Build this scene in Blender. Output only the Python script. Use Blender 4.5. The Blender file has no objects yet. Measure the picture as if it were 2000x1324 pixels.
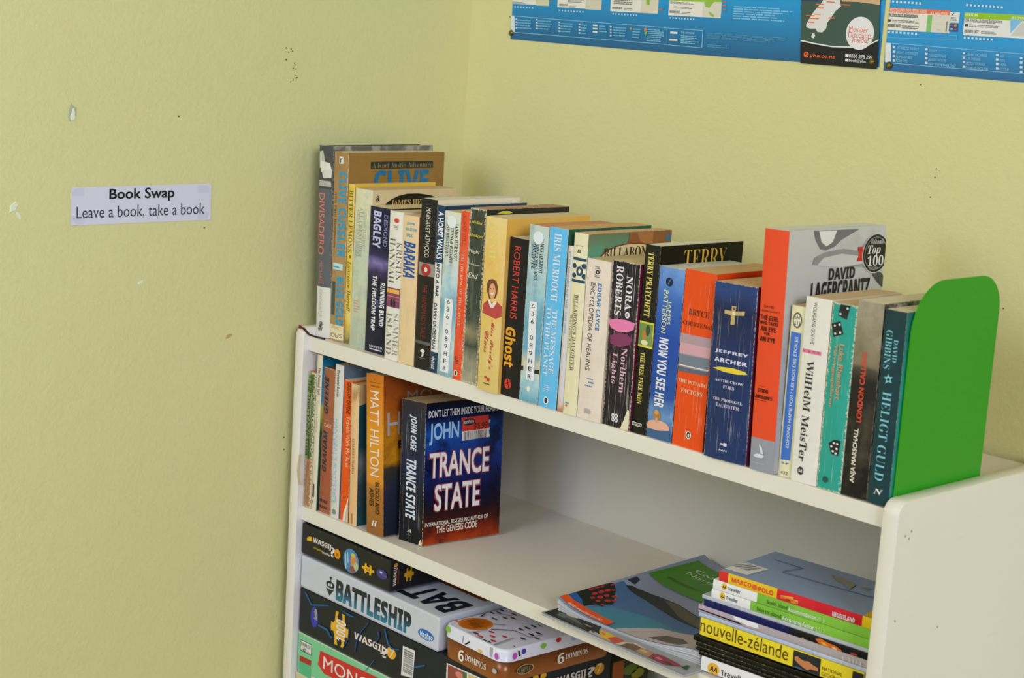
import bpy, bmesh, math, random
from mathutils import Vector, Matrix, noise
# ------------------------------------------------------------------ camera, light, exposure
SC = bpy.context.scene
COL = SC.collection
cam = bpy.data.cameras.new('camera'); camo = bpy.data.objects.new('camera', cam); COL.objects.link(camo)
camo.matrix_world = Matrix(((0.676425,-0.177995,0.71468,1.69673),(0.733922,0.081597,-0.674315,-1.24998),(0.06171,0.980642,0.185829,0.40834),(0,0,0,1)))
cam.sensor_fit = 'HORIZONTAL'; cam.sensor_width = 36.0; cam.lens = 3313.4*36/2000; cam.clip_start = .02
cam.dof.use_dof = True; cam.dof.focus_distance = 1.86; cam.dof.aperture_fstop = 11
SC.camera = camo
SC.view_settings.view_transform = 'Standard'; SC.view_settings.look = 'None'
SC.view_settings.gamma = 1; SC.view_settings.use_curve_mapping = False
SC.view_settings.exposure = 0.0
W = bpy.data.worlds.new('world'); SC.world = W; W.use_nodes = True
W.node_tree.nodes['Background'].inputs[0].default_value = (.75,.85,1,1); W.node_tree.nodes['Background'].inputs[1].default_value = 1.0
def area(name, loc, target, sx, sy, power, col):
    l = bpy.data.lights.new(name, 'AREA'); l.shape = 'RECTANGLE'; l.size = sx; l.size_y = sy; l.energy = power; l.color = col
    o = bpy.data.objects.new(name, l); COL.objects.link(o); o.location = loc
    o.rotation_euler = (Vector(target)-Vector(loc)).to_track_quat('-Z','Y').to_euler(); return o
area('window_daylight', (.35,-1.95,.80), (.1,-.1,-.2), .8, .8, 10.8, (.99,.96,.97))
area('window_daylight_side', (4.9,-2.0,1.35), (.1,.0,-.1), 2.0, 1.3, 108, (1.0,1.02,1.26))
area('added_cool_fill', (.7,-1.6,.5), (-.04,-.62,.1), .5, .7, 3.6, (.5,.78,1.6))  # invented cool fill, added to turn the left wall's outer end bluer

# ------------------------------------------------------------------ data measured from the photograph (millimetre decals, metre bodies)
STANDING = [
 dict(key='divisadero', d=0.166, label='tall grey and white hardback with a burgundy ribbon, leftmost on the top shelf', spine=([(0, '#d2d0c4'), (0.262, '#5b5e60'), (0.775, '#4a4b48')], 'C', None, 0.25, 0, 0.4), front=([(0, '#6b6960')], 'C', ('#b4b09a', 60, 0.7), 0.5, 0, 0.4), back=([(0, '#22211f')], 'L', None, 0.5, 0, 0.4), pages='#d8c196', hard=True, rz=0.045, h=0.23915, w=0.02659, loc=(0.0008, 0.011, 0), ry=-0.03408,
  dec=[('T','F','title_lettering','#dd7c62',('DIVISADERO','n','D'),[(2.2,180.31),(14.34,104.02)]),
   ('T','F','author_lettering','#b0705f',('MICHAEL','n','D'),[(4.85,96.29),(12.24,66.05)]),
   ('T','F','author_lettering','#b9ab9a',('ONDAATJE','n','D'),[(4.56,60.66),(12.19,24.82)]),
   ('P','F','photo_print','#b9b8a8',None,[(1.14,231.43),(9.56,233.03),(14.75,216.61),(11.8,209.76),(1.68,211.44)]),
   ('P','F','photo_print','#d5d3c3',None,[(5.2,220.53),(22.56,218.16),(25.05,209.37),(5.6,206.09)]),
   ('P','F','photo_print','#c9c7b8',None,[(7.12,208.39),(25.96,210.54),(24.71,200.42),(10.54,199.0)]),
   ('P','F','photo_print','#a9a799',None,[(1.13,196.28),(24.22,195.93),(25.07,189.28),(1.32,189.17)]),
   ('T','F','publisher_mark','#4a4a46',('R','c','H'),[(5.74,19.74),(15.37,7.97)])]),
 dict(key='cussler', d=0.153, label='tall brown paperback with big turquoise letters, second from the left on the top shelf', spine=([(0, '#a88858'), (1, '#a17f4e')], 'L', ('#8b6c40', 40, 0.4), 0.7, 0.3, 0.4), front=([(0, '#92713a')], 'L', ('#80602f', 30, 0.4), 0.5, 0, 0.4), back=([(0, '#a88858'), (1, '#a17f4e')], 'L', ('#8b6c40', 40, 0.4), 0.7, 0.3, 0.4), pages='#d2c29a', h=0.23436, w=0.02772, loc=(0.02759, 0.0125, 0), ry=-0.02434,
  dec=[('R','F','logo','#f0ece0',None,[(11.1,228.83),(18.89,220.0)]),
   ('T','F','logo','#3a3a38',('r','sb','H'),[(12.54,227.06),(17.18,221.32)]),
   ('T','F','author_lettering','#2b93b8',('CLIVE CUSSLER','B','D'),[(11.04,210.45),(25.87,105.33)]),
   ('T','F','author_lettering','#6b5232',('with Paul Kemprecos','s','D'),[(2.24,184.89),(8.13,116.3)]),
   ('R','F','picture_strip','#b4d2d0',None,[(3.47,97.32),(23.46,89.14)]),
   ('R','F','picture_strip','#4c8fa0',None,[(3.62,93.55),(16.56,91.78)]),
   ('T','F','title_lettering','#2b93b8',('BLUE GOLD','B','D'),[(12.17,81.01),(25.7,20.84)]),
   ('R','F','caption_bar','#44504e',None,[(1.92,73.98),(9.44,32.19)]),
   ('R','F','call_label','#d9cba4',None,[(-1.12,20.14),(27.57,2.2)]),
   ('T','F','call_number','#a8975e',('FIC','sr','H'),[(5.17,18.69),(23.45,14.77)]),
   ('T','F','call_number','#33332e',('CUS','sr','H'),[(2.6,9.68),(25.41,4.72)]),
   ('R','R','caption_bar','#26332f',None,[(34.35,223.05),(133.94,214.5)]),
   ('T','R','cover_lettering','#8f7448',('A Kurt Austin Adventure','sl','H'),[(36.34,221.93),(132.12,215.42)]),
   ('T','R','cover_lettering','#1f6d97',('CLIVE','B','H'),[(40.32,212.69),(127.46,183.89)])]),
 dict(key='lemons', d=0.128, label='thin worn yellow paperback between the brown one and the pale mottled one', spine=([(0, '#5f5c35'), (0.15, '#d6b848'), (1, '#ddbd3f')], 'L', ('#e9dcae', 70, 0.35), 1.2, 0, 0.4), front=([(0, '#d9b53a')], 'L', None, 0.5, 0, 0.4), back=([(0, '#5f5c35'), (0.15, '#d6b848'), (1, '#ddbd3f')], 'L', ('#e9dcae', 70, 0.35), 1.2, 0, 0.4), pages='#cfae80', h=0.19783, w=0.01207, loc=(0.05551, 0.0135, 0), ry=-0.02162,
  dec=[('T','F','title_lettering','#6d6430',('BITTER LEMONS','s','D'),[(3.26,190.41),(10.44,113.95)]),
   ('E','F','dot','#6d6430',None,[(6.46,106.91),(10.0,110.79)]),
   ('T','F','author_lettering','#6d6430',('Lawrence Durrell','I','D'),[(4.27,103.37),(10.27,41.37)])]),
 dict(key='allcreat', d=0.133, label='faded cream paperback with washed out blue spine and black arch on its cover', spine=([(0, '#a8b09a'), (0.3, '#c3c6a4'), (0.6, '#bcc2ab'), (0.75, '#cfcda8'), (1, '#d2cda6')], 'L', ('#94a8a0', 38, 0.55), 1.6, 0.5, 0.4), front=([(0, '#d3bd92')], 'L', ('#bfa478', 50, 0.4), 0.5, 0, 0.4), back=([(0, '#a8b09a'), (0.3, '#c3c6a4'), (0.6, '#bcc2ab'), (0.75, '#cfcda8'), (1, '#d2cda6')], 'L', ('#94a8a0', 38, 0.55), 1.6, 0.5, 0.4), pages='#c9a97c', h=0.19464, w=0.03318, loc=(0.06778, 0.013, 0), ry=-0.00593,
  dec=[('T','F','author_lettering','#a9ab92',('JAMES HERRIOT','s','D'),[(17.82,167.11),(23.71,119.35)]),
   ('T','F','title_lettering','#989c85',('ALL CREATURES','s','D'),[(10.33,172.15),(16.99,112.3)]),
   ('T','F','title_lettering','#a4a68e',('GREAT AND SMALL','s','D'),[(4.5,168.52),(10.52,109.64)]),
   ('L','F','fine_print','#cf9f8a',5,[(5.63,58.76),(17.13,42.22)]),
   ('P','R','cover_arch','#17150f',None,[(16.74,173.2),(20.55,178.48),(28.52,183.24),(39.35,187.29),(53.14,189.56),(70.02,189.59),(87.23,187.43),(104.8,182.79),(119.89,174.61),(120.19,170.14)]),
   ('T','R','cover_lettering','#c9a860',('JAMES HERRIOT','s','H'),[(28.02,182.38),(105.34,174.57)]),
   ('T','R','logo','#2b2a28',('&','s','H'),[(4.47,188.15),(11.11,181.11)])]),
 dict(key='bagley', d=0.108, label='black paperback with lavender lettering and a glowing purple cloud on the spine', spine=([(0, '#1d1e2b'), (0.5, '#20202f'), (0.56, '#3a3354'), (0.62, '#7d73a4'), (0.67, '#332f52'), (0.72, '#1f2033'), (1, '#23243a')], 'L', ('#2b2a44', 40, 0.5), 0.35, 0, 0.4), front=([(0, '#1d1e2b'), (0.5, '#20202f'), (0.56, '#3a3354'), (0.62, '#7d73a4'), (0.67, '#332f52'), (0.72, '#1f2033'), (1, '#23243a')], 'L', ('#2b2a44', 40, 0.5), 0.35, 0, 0.4), back=([(0, '#1d1e2b'), (0.5, '#20202f'), (0.56, '#3a3354'), (0.62, '#7d73a4'), (0.67, '#332f52'), (0.72, '#1f2033'), (1, '#23243a')], 'L', ('#2b2a44', 40, 0.5), 0.35, 0, 0.4), pages='#d8c092', h=0.17708, w=0.03907, loc=(0.10119, 0.0105, 0), ry=-0.00611,
  dec=[('T','F','author_lettering','#8d8cb4',('DESMOND','n','D'),[(27.7,168.87),(34.64,131.21)]),
   ('T','F','author_lettering','#c3bde0',('BAGLEY','B','D'),[(7.59,171.96),(23.05,127.99)]),
   ('T','F','title_lettering','#e6e4e6',('THE FREEDOM TRAP','B','D'),[(10.97,94.05),(19.08,27.53)]),
   ('T','F','title_lettering','#e6e4e6',('RUNNING BLIND','B','D'),[(26.48,87.21),(34.7,34.91)]),
   ('T','F','title_lettering','#6b6f9c',('AND','n','D'),[(19.64,66.06),(24.48,56.1)]),
   ('T','F','publisher_mark','#cfccd4',('HARPER','n','H'),[(10.05,9.48),(35.03,6.59)]),
   ('R','F','rule','#cfccd4',None,[(10.41,3.89),(33.72,5.18)])]),
 dict(key='hannah', d=0.108, label='white paperback with a small sunset picture on its spine, left of the beige creased one', spine=([(0, '#dcd8c8')], 'L', ('#cbc6b2', 30, 0.3), 0.2, 0, 0.4), front=([(0, '#cfc6ae')], 'L', None, 0.5, 0, 0.4), back=([(0, '#dcd8c8')], 'L', ('#cbc6b2', 30, 0.3), 0.2, 0, 0.4), pages='#d5ba88', h=0.17718, w=0.02512, loc=(0.14787, 0.004, 0), ry=-0.0116,
  dec=[('E','F','publisher_mark','#c9453a',None,[(9.35,163.51),(18.26,169.19)]),
   ('L','F','fine_print','#9a9080',3,[(9.04,160.9),(17.62,155.36)]),
   ('T','F','author_lettering','#6b5d50',('KRISTIN','sl','D'),[(15.82,141.39),(24.8,96.35)]),
   ('T','F','author_lettering','#6b5d50',('HANNAH','sl','D'),[(2.27,145.28),(13.36,91.62)]),
   ('R','F','sunset_picture','#7c3f5e',None,[(-1.02,86.41),(24.53,63.19)]),
   ('R','F','sunset_picture','#e8b04a',None,[(-0.24,84.81),(23.49,79.92)]),
   ('R','F','sunset_picture','#d98a45',None,[(0.34,76.54),(23.75,75.73)]),
   ('R','F','sunset_picture','#b0674f',None,[(0.63,72.3),(24.01,71.55)]),
   ('E','F','figure_print','#2a1e28',None,[(8.59,63.15),(12.52,73.78)]),
   ('E','F','figure_print','#2a1e28',None,[(13.57,63.29),(17.51,73.88)]),
   ('T','F','title_lettering','#8f8774',('SUMMER','sl','D'),[(15.66,56.51),(24.45,5.57)]),
   ('T','F','title_lettering','#7d7563',('ISLAND','sl','D'),[(2.76,55.93),(13.3,6.2)])]),
 dict(key='baraka', d=0.108, label='beige paperback with a heavily creased spine and one blue slanted word', spine=([(0, '#dfc494')], 'L', ('#cfae78', 40, 0.4), 0.6, 1.4, 0.4), front=([(0, '#b9503c')], 'L', None, 0.5, 0, 0.4), back=([(0, '#dfc494')], 'L', ('#cfae78', 40, 0.4), 0.6, 1.4, 0.4), pages='#dab988', h=0.1755, w=0.02879, loc=(0.1749, 0.003, 0), ry=-0.01777,
  dec=[('T','F','author_lettering','#4c9ab6',('JOHN','sb','H'),[(7.68,167.63),(21.64,164.06)]),
   ('T','F','author_lettering','#4c9ab6',('RALSTON','sb','H'),[(6.12,161.18),(25.29,157.84)]),
   ('T','F','author_lettering','#4c9ab6',('SAUL','sb','H'),[(7.83,154.56),(19.53,150.46)]),
   ('T','F','title_lettering','#1c4f94',('BARAKA','X','D'),[(3.83,145.16),(24.75,102.86)])]),
 dict(key='atwood', d=0.128, label='black paperback with grey author name and a red badge on its spine', spine=([(0, '#242220')], 'L', None, 0.3, 0, 0.4), front=([(0, '#d9cfb6')], 'L', None, 0.5, 0, 0.4), back=([(0, '#242220')], 'L', None, 0.3, 0, 0.4), pages='#e2d8bf', h=0.19894, w=0.02803, loc=(0.20501, 0.003, 0), ry=-0.00814,
  dec=[('T','F','author_lettering','#cdc6b6',('MARGARET ATWOOD','n','D'),[(10.02,188.61),(18.21,131.37)]),
   ('R','F','picture_band','#8f8a80',None,[(-0.16,124.82),(29.14,109.98)]),
   ('E','F','badge','#a0302c',None,[(4.93,109.69),(22.81,124.47)]),
   ('E','F','badge','#d8cfc0',None,[(11.31,114.24),(17.06,120.01)]),
   ('T','F','title_lettering','#7e2b2a',("THE HANDMAID'S TALE",'n','D'),[(10.04,100.12),(18.69,37.53)]),
   ('R','F','rule','#5c5a55',None,[(0.63,29.74),(27.38,33.26)]),
   ('P','F','publisher_mark','#d8d2c4',None,[(10.31,21.05),(15.19,24.52),(19.84,22.55),(17.51,19.48),(17.14,15.89),(13.37,14.66),(14.91,19.69)]),
   ('T','F','publisher_mark','#bdb8ac',('EMBLEM','n','H'),[(7.65,13.75),(21.22,13.01)])]),
 dict(key='grossman', d=0.128, label='slim navy and white paperback touching the black one with the red badge', spine=([(0, '#223c54'), (0.125, '#d9d6ca'), (0.66, '#1f3a58')], 'C', None, 0.3, 0, 0.4), front=([(0, '#27405c')], 'L', None, 0.5, 0, 0.4), back=([(0, '#223c54'), (0.125, '#d9d6ca'), (0.66, '#1f3a58')], 'C', None, 0.3, 0, 0.4), pages='#e2d8bf', h=0.19412, w=0.01236, loc=(0.23325, 0.0035, 0), ry=-0.0082,
  dec=[('T','F','title_lettering','#dfe2e2',('A HORSE WALKS','b','D'),[(2.71,187.09),(11.93,132.43)]),
   ('T','F','title_lettering','#2b4058',('INTO A BAR','b','D'),[(4.1,127.23),(9.43,88.85)]),
   ('T','F','author_lettering','#2b4058',('DAVID GROSSMAN','b','D'),[(2.14,81.36),(8.3,27.84)]),
   ('T','F','publisher_mark','#d5d8d8',('VINTAGE','b','D'),[(2.7,19.32),(8.36,4.15)])]),
 dict(key='bright', d=0.108, label='pale blue paperback with white call number strip, left of the thin orange one', spine=([(0, '#7fa3ac'), (0.2, '#c6d4cc'), (0.4, '#6fa2b4'), (0.55, '#b4cdd0'), (0.75, '#c9cdb8'), (1, '#cfd0bb')], 'L', ('#4d8aa2', 28, 0.5), 1.2, 0.5, 0.4), front=([(0, '#7fa3ac'), (0.2, '#c6d4cc'), (0.4, '#6fa2b4'), (0.55, '#b4cdd0'), (0.75, '#c9cdb8'), (1, '#cfd0bb')], 'L', ('#4d8aa2', 28, 0.5), 1.2, 0.5, 0.4), back=([(0, '#7fa3ac'), (0.2, '#c6d4cc'), (0.4, '#6fa2b4'), (0.55, '#b4cdd0'), (0.75, '#c9cdb8'), (1, '#cfd0bb')], 'L', ('#4d8aa2', 28, 0.5), 1.2, 0.5, 0.4), pages='#d3b078', h=0.18998, w=0.02715, loc=(0.24758, 0.002, 0), ry=-0.00253,
  dec=[('T','F','author_lettering','#2c2d2c',('JAMES HERRIOT','s','D'),[(18.81,177.38),(24.65,135.71)]),
   ('T','F','title_lettering','#2c2d2c',('THINGS BRIGHT','s','D'),[(12.17,171.98),(17.19,131.22)]),
   ('T','F','title_lettering','#2c2d2c',('AND BEAUTIFUL','s','D'),[(4.45,176.78),(9.5,136.96)]),
   ('E','F','sticker','#e3e6e2',None,[(4.96,171.0),(21.38,185.34)]),
   ('P','F','call_label','#e8e9e6',None,[(8.51,90.71),(22.75,90.62),(20.81,4.95),(5.79,5.25)]),
   ('T','F','call_number','#2c2c2a',('6','sr','H'),[(12.63,89.54),(17.38,84.53)]),
   ('T','F','call_number','#2c2c2a',('3','sr','H'),[(12.53,80.95),(17.31,75.95)]),
   ('T','F','call_number','#2c2c2a',('6','sr','H'),[(12.43,72.35),(17.23,67.36)]),
   ('E','F','call_number','#2c2c2a',None,[(14.19,60.73),(15.29,61.79)]),
   ('T','F','call_number','#2c2c2a',('0','sr','H'),[(12.24,55.15),(17.08,50.19)]),
   ('T','F','call_number','#2c2c2a',('8','sr','H'),[(12.14,46.55),(17.01,41.6)]),
   ('T','F','call_number','#2c2c2a',('9','sr','H'),[(12.04,37.95),(16.93,33.01)]),
   ('T','F','call_number','#2c2c2a',('H','sr','H'),[(11.93,29.35),(16.85,24.43)]),
   ('T','F','call_number','#2c2c2a',('E','sr','H'),[(11.83,20.74),(16.78,15.84)]),
   ('T','F','call_number','#2c2c2a',('R','sr','H'),[(11.73,12.14),(16.7,7.25)])]),
 dict(key='hill', d=0.108, label='thin bright orange paperback with penguin oval at its foot, on the top shelf', spine=([(0, '#e9512a')], 'L', ('#c98a70', 60, 0.25), 0.9, 0, 0.4), front=([(0, '#e9512a')], 'L', ('#c98a70', 60, 0.25), 0.9, 0, 0.4), back=([(0, '#e9512a')], 'L', ('#c98a70', 60, 0.25), 0.9, 0, 0.4), pages='#d3b078', h=0.19354, w=0.01424, loc=(0.27547, 0.002, 0), ry=-0.0019,
  dec=[('T','F','author_lettering','#a53c24',('SUSAN HILL','s','D'),[(4.34,188.64),(10.06,153.65)]),
   ('T','F','title_lettering','#f3c2a2',("I'M THE KING OF THE CASTLE",'s','D'),[(4.31,144.26),(9.01,61.96)]),
   ('L','F','fine_print','#7a2a1c',5,[(2.81,27.76),(9.92,18.61)]),
   ('E','F','penguin_oval','#e9e2d6',None,[(2.2,4.23),(9.04,11.56)]),
   ('E','F','penguin_oval','#222222',None,[(3.91,5.45),(7.33,10.34)])]),
 dict(key='maclean', d=0.128, label='battered dark green paperback with yellow handwriting and a torn beige foot', spine=([(0, '#a09a80'), (0.14, '#8f8a70'), (0.22, '#3c4238'), (0.3, '#8c8664'), (0.36, '#3b4138'), (1, '#3a3f33')], 'L', ('#5f6354', 35, 0.5), 3, 0.4, 0.4), front=([(0, '#2b2f2b')], 'L', ('#4a4438', 20, 0.4), 0.5, 0, 0.4), back=([(0, '#a09a80'), (0.14, '#8f8a70'), (0.22, '#3c4238'), (0.3, '#8c8664'), (0.36, '#3b4138'), (1, '#3a3f33')], 'L', ('#5f6354', 35, 0.5), 3, 0.4, 0.4), pages='#b98a62', h=0.19881, w=0.02624, loc=(0.29008, 0.0025, 0), ry=-0.00277,
  dec=[('T','F','author_lettering','#cdbb38',('Alistair','i','H'),[(2.12,184.82),(22.12,181.22)]),
   ('T','F','author_lettering','#cdbb38',('Maclean','i','H'),[(0.31,169.88),(23.3,166.55)]),
   ('T','F','title_lettering','#cfcdb4',('Night','i','H'),[(1.81,152.11),(19.97,147.16)]),
   ('T','F','title_lettering','#cfcdb4',('Without','i','H'),[(1.28,136.67),(21.0,134.47)]),
   ('T','F','title_lettering','#cfcdb4',('End','i','H'),[(1.58,125.86),(19.13,119.88)]),
   ('P','R','cover_lettering','#cfc83c',None,[(15.3,193.82),(23.11,196.55),(33.9,196.22),(39.49,194.05),(31.45,193.1)])]),
 dict(key='purdy', d=0.128, label='golden yellow paperback with a smiling woman in a red patterned dress on the spine', spine=([(0, '#cdb56c'), (0.4, '#d8b766'), (0.7, '#e3b75a'), (1, '#dfc67c')], 'L', ('#f0dc9c', 18, 0.5), 0.4, 0, 0.4), front=([(0, '#d8a850'), (1, '#e0ae4e')], 'L', ('#efc878', 20, 0.5), 0.5, 0, 0.4), back=([(0, '#cdb56c'), (0.4, '#d8b766'), (0.7, '#e3b75a'), (1, '#dfc67c')], 'L', ('#f0dc9c', 18, 0.5), 0.4, 0, 0.4), pages='#dfc48f', h=0.19385, w=0.03362, loc=(0.32609, -0.0055, 0), ry=-0.00536,
  dec=[('T','F','author_lettering','#e9d27a',('ANNIE','s','D'),[(7.83,187.89),(20.21,143.92)]),
   ('P','F','portrait','#6a4028',None,[(8.61,111.01),(7.38,118.81),(10.37,124.08),(16.78,126.12),(22.65,124.34),(25.39,118.68),(25.16,110.72),(22.73,105.52),(12.93,103.52)]),
   ('P','F','portrait','#b1433f',None,[(2.17,86.53),(3.57,96.6),(10.28,101.26),(18.89,100.16),(25.86,101.87),(33.28,97.68),(34.95,86.95),(24.52,82.9),(7.35,85.48)]),
   ('P','F','portrait','#e9ddd0',None,[(11.12,101.35),(13.85,102.82),(17.61,98.45),(22.96,102.57),(25.34,101.23),(20.77,94.41),(15.68,94.28)]),
   ('E','F','portrait','#d39a6c',None,[(12.22,104.0),(22.68,121.42)]),
   ('E','F','portrait','#f3e6da',None,[(14.42,108.77),(20.11,110.66)]),
   ('E','F','portrait','#4a2a1c',None,[(13.98,114.43),(15.69,115.61)]),
   ('E','F','portrait','#4a2a1c',None,[(18.79,114.92),(20.5,116.1)]),
   ('T','F','title_lettering','#b8463c',("Miss Purdy's",'c','D'),[(16.75,81.1),(24.51,25.4)]),
   ('T','F','title_lettering','#b8463c',('Class','c','D'),[(8.82,67.78),(15.35,42.68)]),
   ('R','F','publisher_mark','#c0392b',None,[(12.45,16.59),(16.51,14.25)]),
   ('R','F','publisher_mark','#c0392b',None,[(16.69,15.46),(20.88,11.54)]),
   ('T','F','publisher_mark','#2f2a26',('PAN','b','H'),[(11.92,9.4),(20.91,7.57)])]),
 dict(key='ghost', d=0.108, label='black paperback with red author name and orange title, right of the golden portrait book', spine=([(0, '#1b1a1b')], 'L', ('#262427', 40, 0.4), 0.3, 0, 0.4), front=([(0, '#1b1a1b')], 'L', ('#262427', 40, 0.4), 0.3, 0, 0.4), back=([(0, '#1b1a1b')], 'L', ('#262427', 40, 0.4), 0.3, 0, 0.4), pages='#d8c5a0', h=0.17539, w=0.0295, loc=(0.35992, -0.001, 0.00017), ry=0.00561,
  dec=[('T','F','author_lettering','#c63a34',('ROBERT HARRIS','n','D'),[(8.03,166.32),(18.65,86.74)]),
   ('T','F','title_lettering','#eaa42e',('Ghost','B','D'),[(2.79,76.69),(19.65,32.78)]),
   ('E','F','publisher_mark','#c53a2e',None,[(6.03,7.97),(17.57,19.66)]),
   ('P','F','publisher_mark','#4a1512',None,[(10.26,19.09),(11.56,19.3),(14.89,8.79),(13.37,8.15)]),
   ('P','F','publisher_mark','#4a1512',None,[(7.1,13.44),(16.72,17.76),(16.81,16.79),(7.45,12.51)])]),
 dict(key='wise', d=0.108, label='blue sea paperback with white call number strip, left of the sky blue one', spine=([(0, '#5b97ac'), (0.12, '#a9cbd0'), (0.22, '#d4c9a4'), (0.3, '#5d9cb4'), (0.55, '#8db9c2'), (0.75, '#a9c2bf'), (1, '#b9c4ba')], 'L', ('#3c7d98', 26, 0.55), 1.2, 0.5, 0.4), front=([(0, '#5b97ac'), (0.12, '#a9cbd0'), (0.22, '#d4c9a4'), (0.3, '#5d9cb4'), (0.55, '#8db9c2'), (0.75, '#a9c2bf'), (1, '#b9c4ba')], 'L', ('#3c7d98', 26, 0.55), 1.2, 0.5, 0.4), back=([(0, '#5b97ac'), (0.12, '#a9cbd0'), (0.22, '#d4c9a4'), (0.3, '#5d9cb4'), (0.55, '#8db9c2'), (0.75, '#a9c2bf'), (1, '#b9c4ba')], 'L', ('#3c7d98', 26, 0.55), 1.2, 0.5, 0.4), pages='#c58a5c', h=0.19335, w=0.02892, loc=(0.39132, -0.002, 4e-05), ry=0.00154,
  dec=[('T','F','author_lettering','#232425',('JAMES HERRIOT','s','D'),[(17.75,180.36),(23.57,142.35)]),
   ('T','F','title_lettering','#232425',('THINGS WISE AND','s','D'),[(11.3,175.66),(16.28,134.56)]),
   ('T','F','title_lettering','#232425',('WONDERFUL','s','D'),[(6.12,177.93),(11.64,145.58)]),
   ('E','F','sticker','#e0e6e6',None,[(6.76,173.25),(22.7,187.29)]),
   ('P','F','patch','#1d1f20',None,[(-0.53,38.35),(3.91,38.71),(3.83,33.63),(-0.61,33.26)]),
   ('P','F','patch','#1d1f20',None,[(21.86,38.25),(29.64,38.79),(29.53,34.13),(21.75,33.58)]),
   ('P','F','call_label','#e8eaea',None,[(7.73,110.59),(19.32,111.32),(22.28,25.15),(10.29,24.62)]),
   ('E','F','publisher_mark','#ddd9c8',None,[(12.31,12.04),(17.31,18.77)]),
   ('T','F','call_number','#2c2c2a',('6','sr','H'),[(11.23,108.77),(16.12,104.06)]),
   ('T','F','call_number','#2c2c2a',('3','sr','H'),[(11.43,100.16),(16.32,95.46)]),
   ('T','F','call_number','#2c2c2a',('6','sr','H'),[(11.62,91.55),(16.52,86.87)]),
   ('E','F','call_number','#2c2c2a',None,[(13.72,80.07),(14.83,81.14)]),
   ('T','F','call_number','#2c2c2a',('0','sr','H'),[(12.02,74.34),(16.92,69.68)]),
   ('T','F','call_number','#2c2c2a',('8','sr','H'),[(12.22,65.73),(17.12,61.08)]),
   ('T','F','call_number','#2c2c2a',('9','sr','H'),[(12.41,57.12),(17.32,52.49)]),
   ('T','F','call_number','#2c2c2a',('H','sr','H'),[(12.61,48.52),(17.53,43.9)]),
   ('T','F','call_number','#2c2c2a',('E','sr','H'),[(12.81,39.91),(17.73,35.31)]),
   ('T','F','call_number','#2c2c2a',('R','sr','H'),[(13.01,31.31),(17.93,26.72)])]),
 dict(key='murdoch', d=0.128, label='sky blue paperback with white serif lettering in two lines and dark speckled edges', spine=([(0, '#5fb4e0')], 'L', ('#86c6e4', 30, 0.4), 0.8, 0, 0.4), front=([(0, '#2a5a47')], 'L', ('#3f7358', 40, 0.5), 0.5, 0, 0.4), back=([(0, '#5fb4e0')], 'L', ('#86c6e4', 30, 0.4), 0.8, 0, 0.4), pages='#d8a86a', h=0.19453, w=0.02733, loc=(0.42107, -0.0015, 9e-05), ry=0.00315,
  dec=[('T','F','author_lettering','#e6eff2',('IRIS MURDOCH','s','D'),[(8.69,188.64),(19.03,116.59)]),
   ('T','F','title_lettering','#e6eff2',('THE MESSAGE','s','D'),[(13.18,107.04),(20.53,38.14)]),
   ('T','F','title_lettering','#e6eff2',('TO THE PLANET','s','D'),[(3.97,109.44),(11.33,34.67)]),
   ('L','F','fine_print','#cfe3ec',4,[(8.41,25.52),(16.86,17.36)]),
   ('E','F','penguin_oval','#e8f0f2',None,[(8.51,3.97),(16.39,12.32)]),
   ('E','F','penguin_oval','#21303a',None,[(10.15,5.1),(14.75,11.19)])]),
 dict(key='verne', d=0.108, label='very thin lilac grey paperback with rusty foot, right of the sky blue one', spine=([(0, '#a8683a'), (0.05, '#c9b9a4'), (0.1, '#c6c2c4'), (1, '#cfc9bb')], 'L', ('#bdbcc6', 40, 0.4), 0.5, 0, 0.4), front=([(0, '#a8683a'), (0.05, '#c9b9a4'), (0.1, '#c6c2c4'), (1, '#cfc9bb')], 'L', ('#bdbcc6', 40, 0.4), 0.5, 0, 0.4), back=([(0, '#a8683a'), (0.05, '#c9b9a4'), (0.1, '#c6c2c4'), (1, '#cfc9bb')], 'L', ('#bdbcc6', 40, 0.4), 0.5, 0, 0.4), pages='#cdb994', h=0.17821, w=0.00837, loc=(0.44968, -0.001, 3e-05), ry=0.0039,
  dec=[('T','F','title_lettering','#6f86a4',('ROUND THE WORLD IN 80 DAYS','n','D'),[(1.18,172.11),(5.29,112.63)]),
   ('T','F','author_lettering','#6fa0b4',('JULES VERNE','n','D'),[(2.15,107.76),(5.42,84.93)])]),
 dict(key='billabong', d=0.128, label='cream paperback with navy floral tile near the top and a painted green cover', spine=([(0, '#e2d9b2')], 'L', ('#d2c79a', 30, 0.3), 0.4, 0, 0.4), front=([(0, '#6b7a4a'), (0.9, '#5f9a7c'), (1, '#6a7c58')], 'L', ('#9a6a3c', 14, 0.75), 0.5, 0, 0.4), back=([(0, '#e2d9b2')], 'L', ('#d2c79a', 30, 0.3), 0.4, 0, 0.4), pages='#d3a472', h=0.19352, w=0.01995, loc=(0.45916, -0.0015, 0), ry=-0.00125,
  dec=[('T','F','series_lettering','#5c5a4a',('BOOK','sl','H'),[(3.48,180.68),(14.53,179.59)]),
   ('T','F','series_number','#3c3c3a',('8','s','H'),[(6.66,176.28),(11.28,172.45)]),
   ('P','F','tile_band','#1e4459',None,[(0.58,167.77),(22.9,167.55),(22.55,164.64),(0.58,164.88)]),
   ('P','F','tile_band','#1e4459',None,[(0.57,144.64),(22.51,144.72),(22.19,141.6),(0.26,141.92)]),
   ('P','F','floral_tile','#ded6b4',None,[(0.64,164.27),(22.59,164.23),(22.49,144.92),(0.86,144.68)]),
   ('E','F','floral_tile','#1e4459',None,[(6.82,148.63),(16.32,158.86)]),
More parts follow.
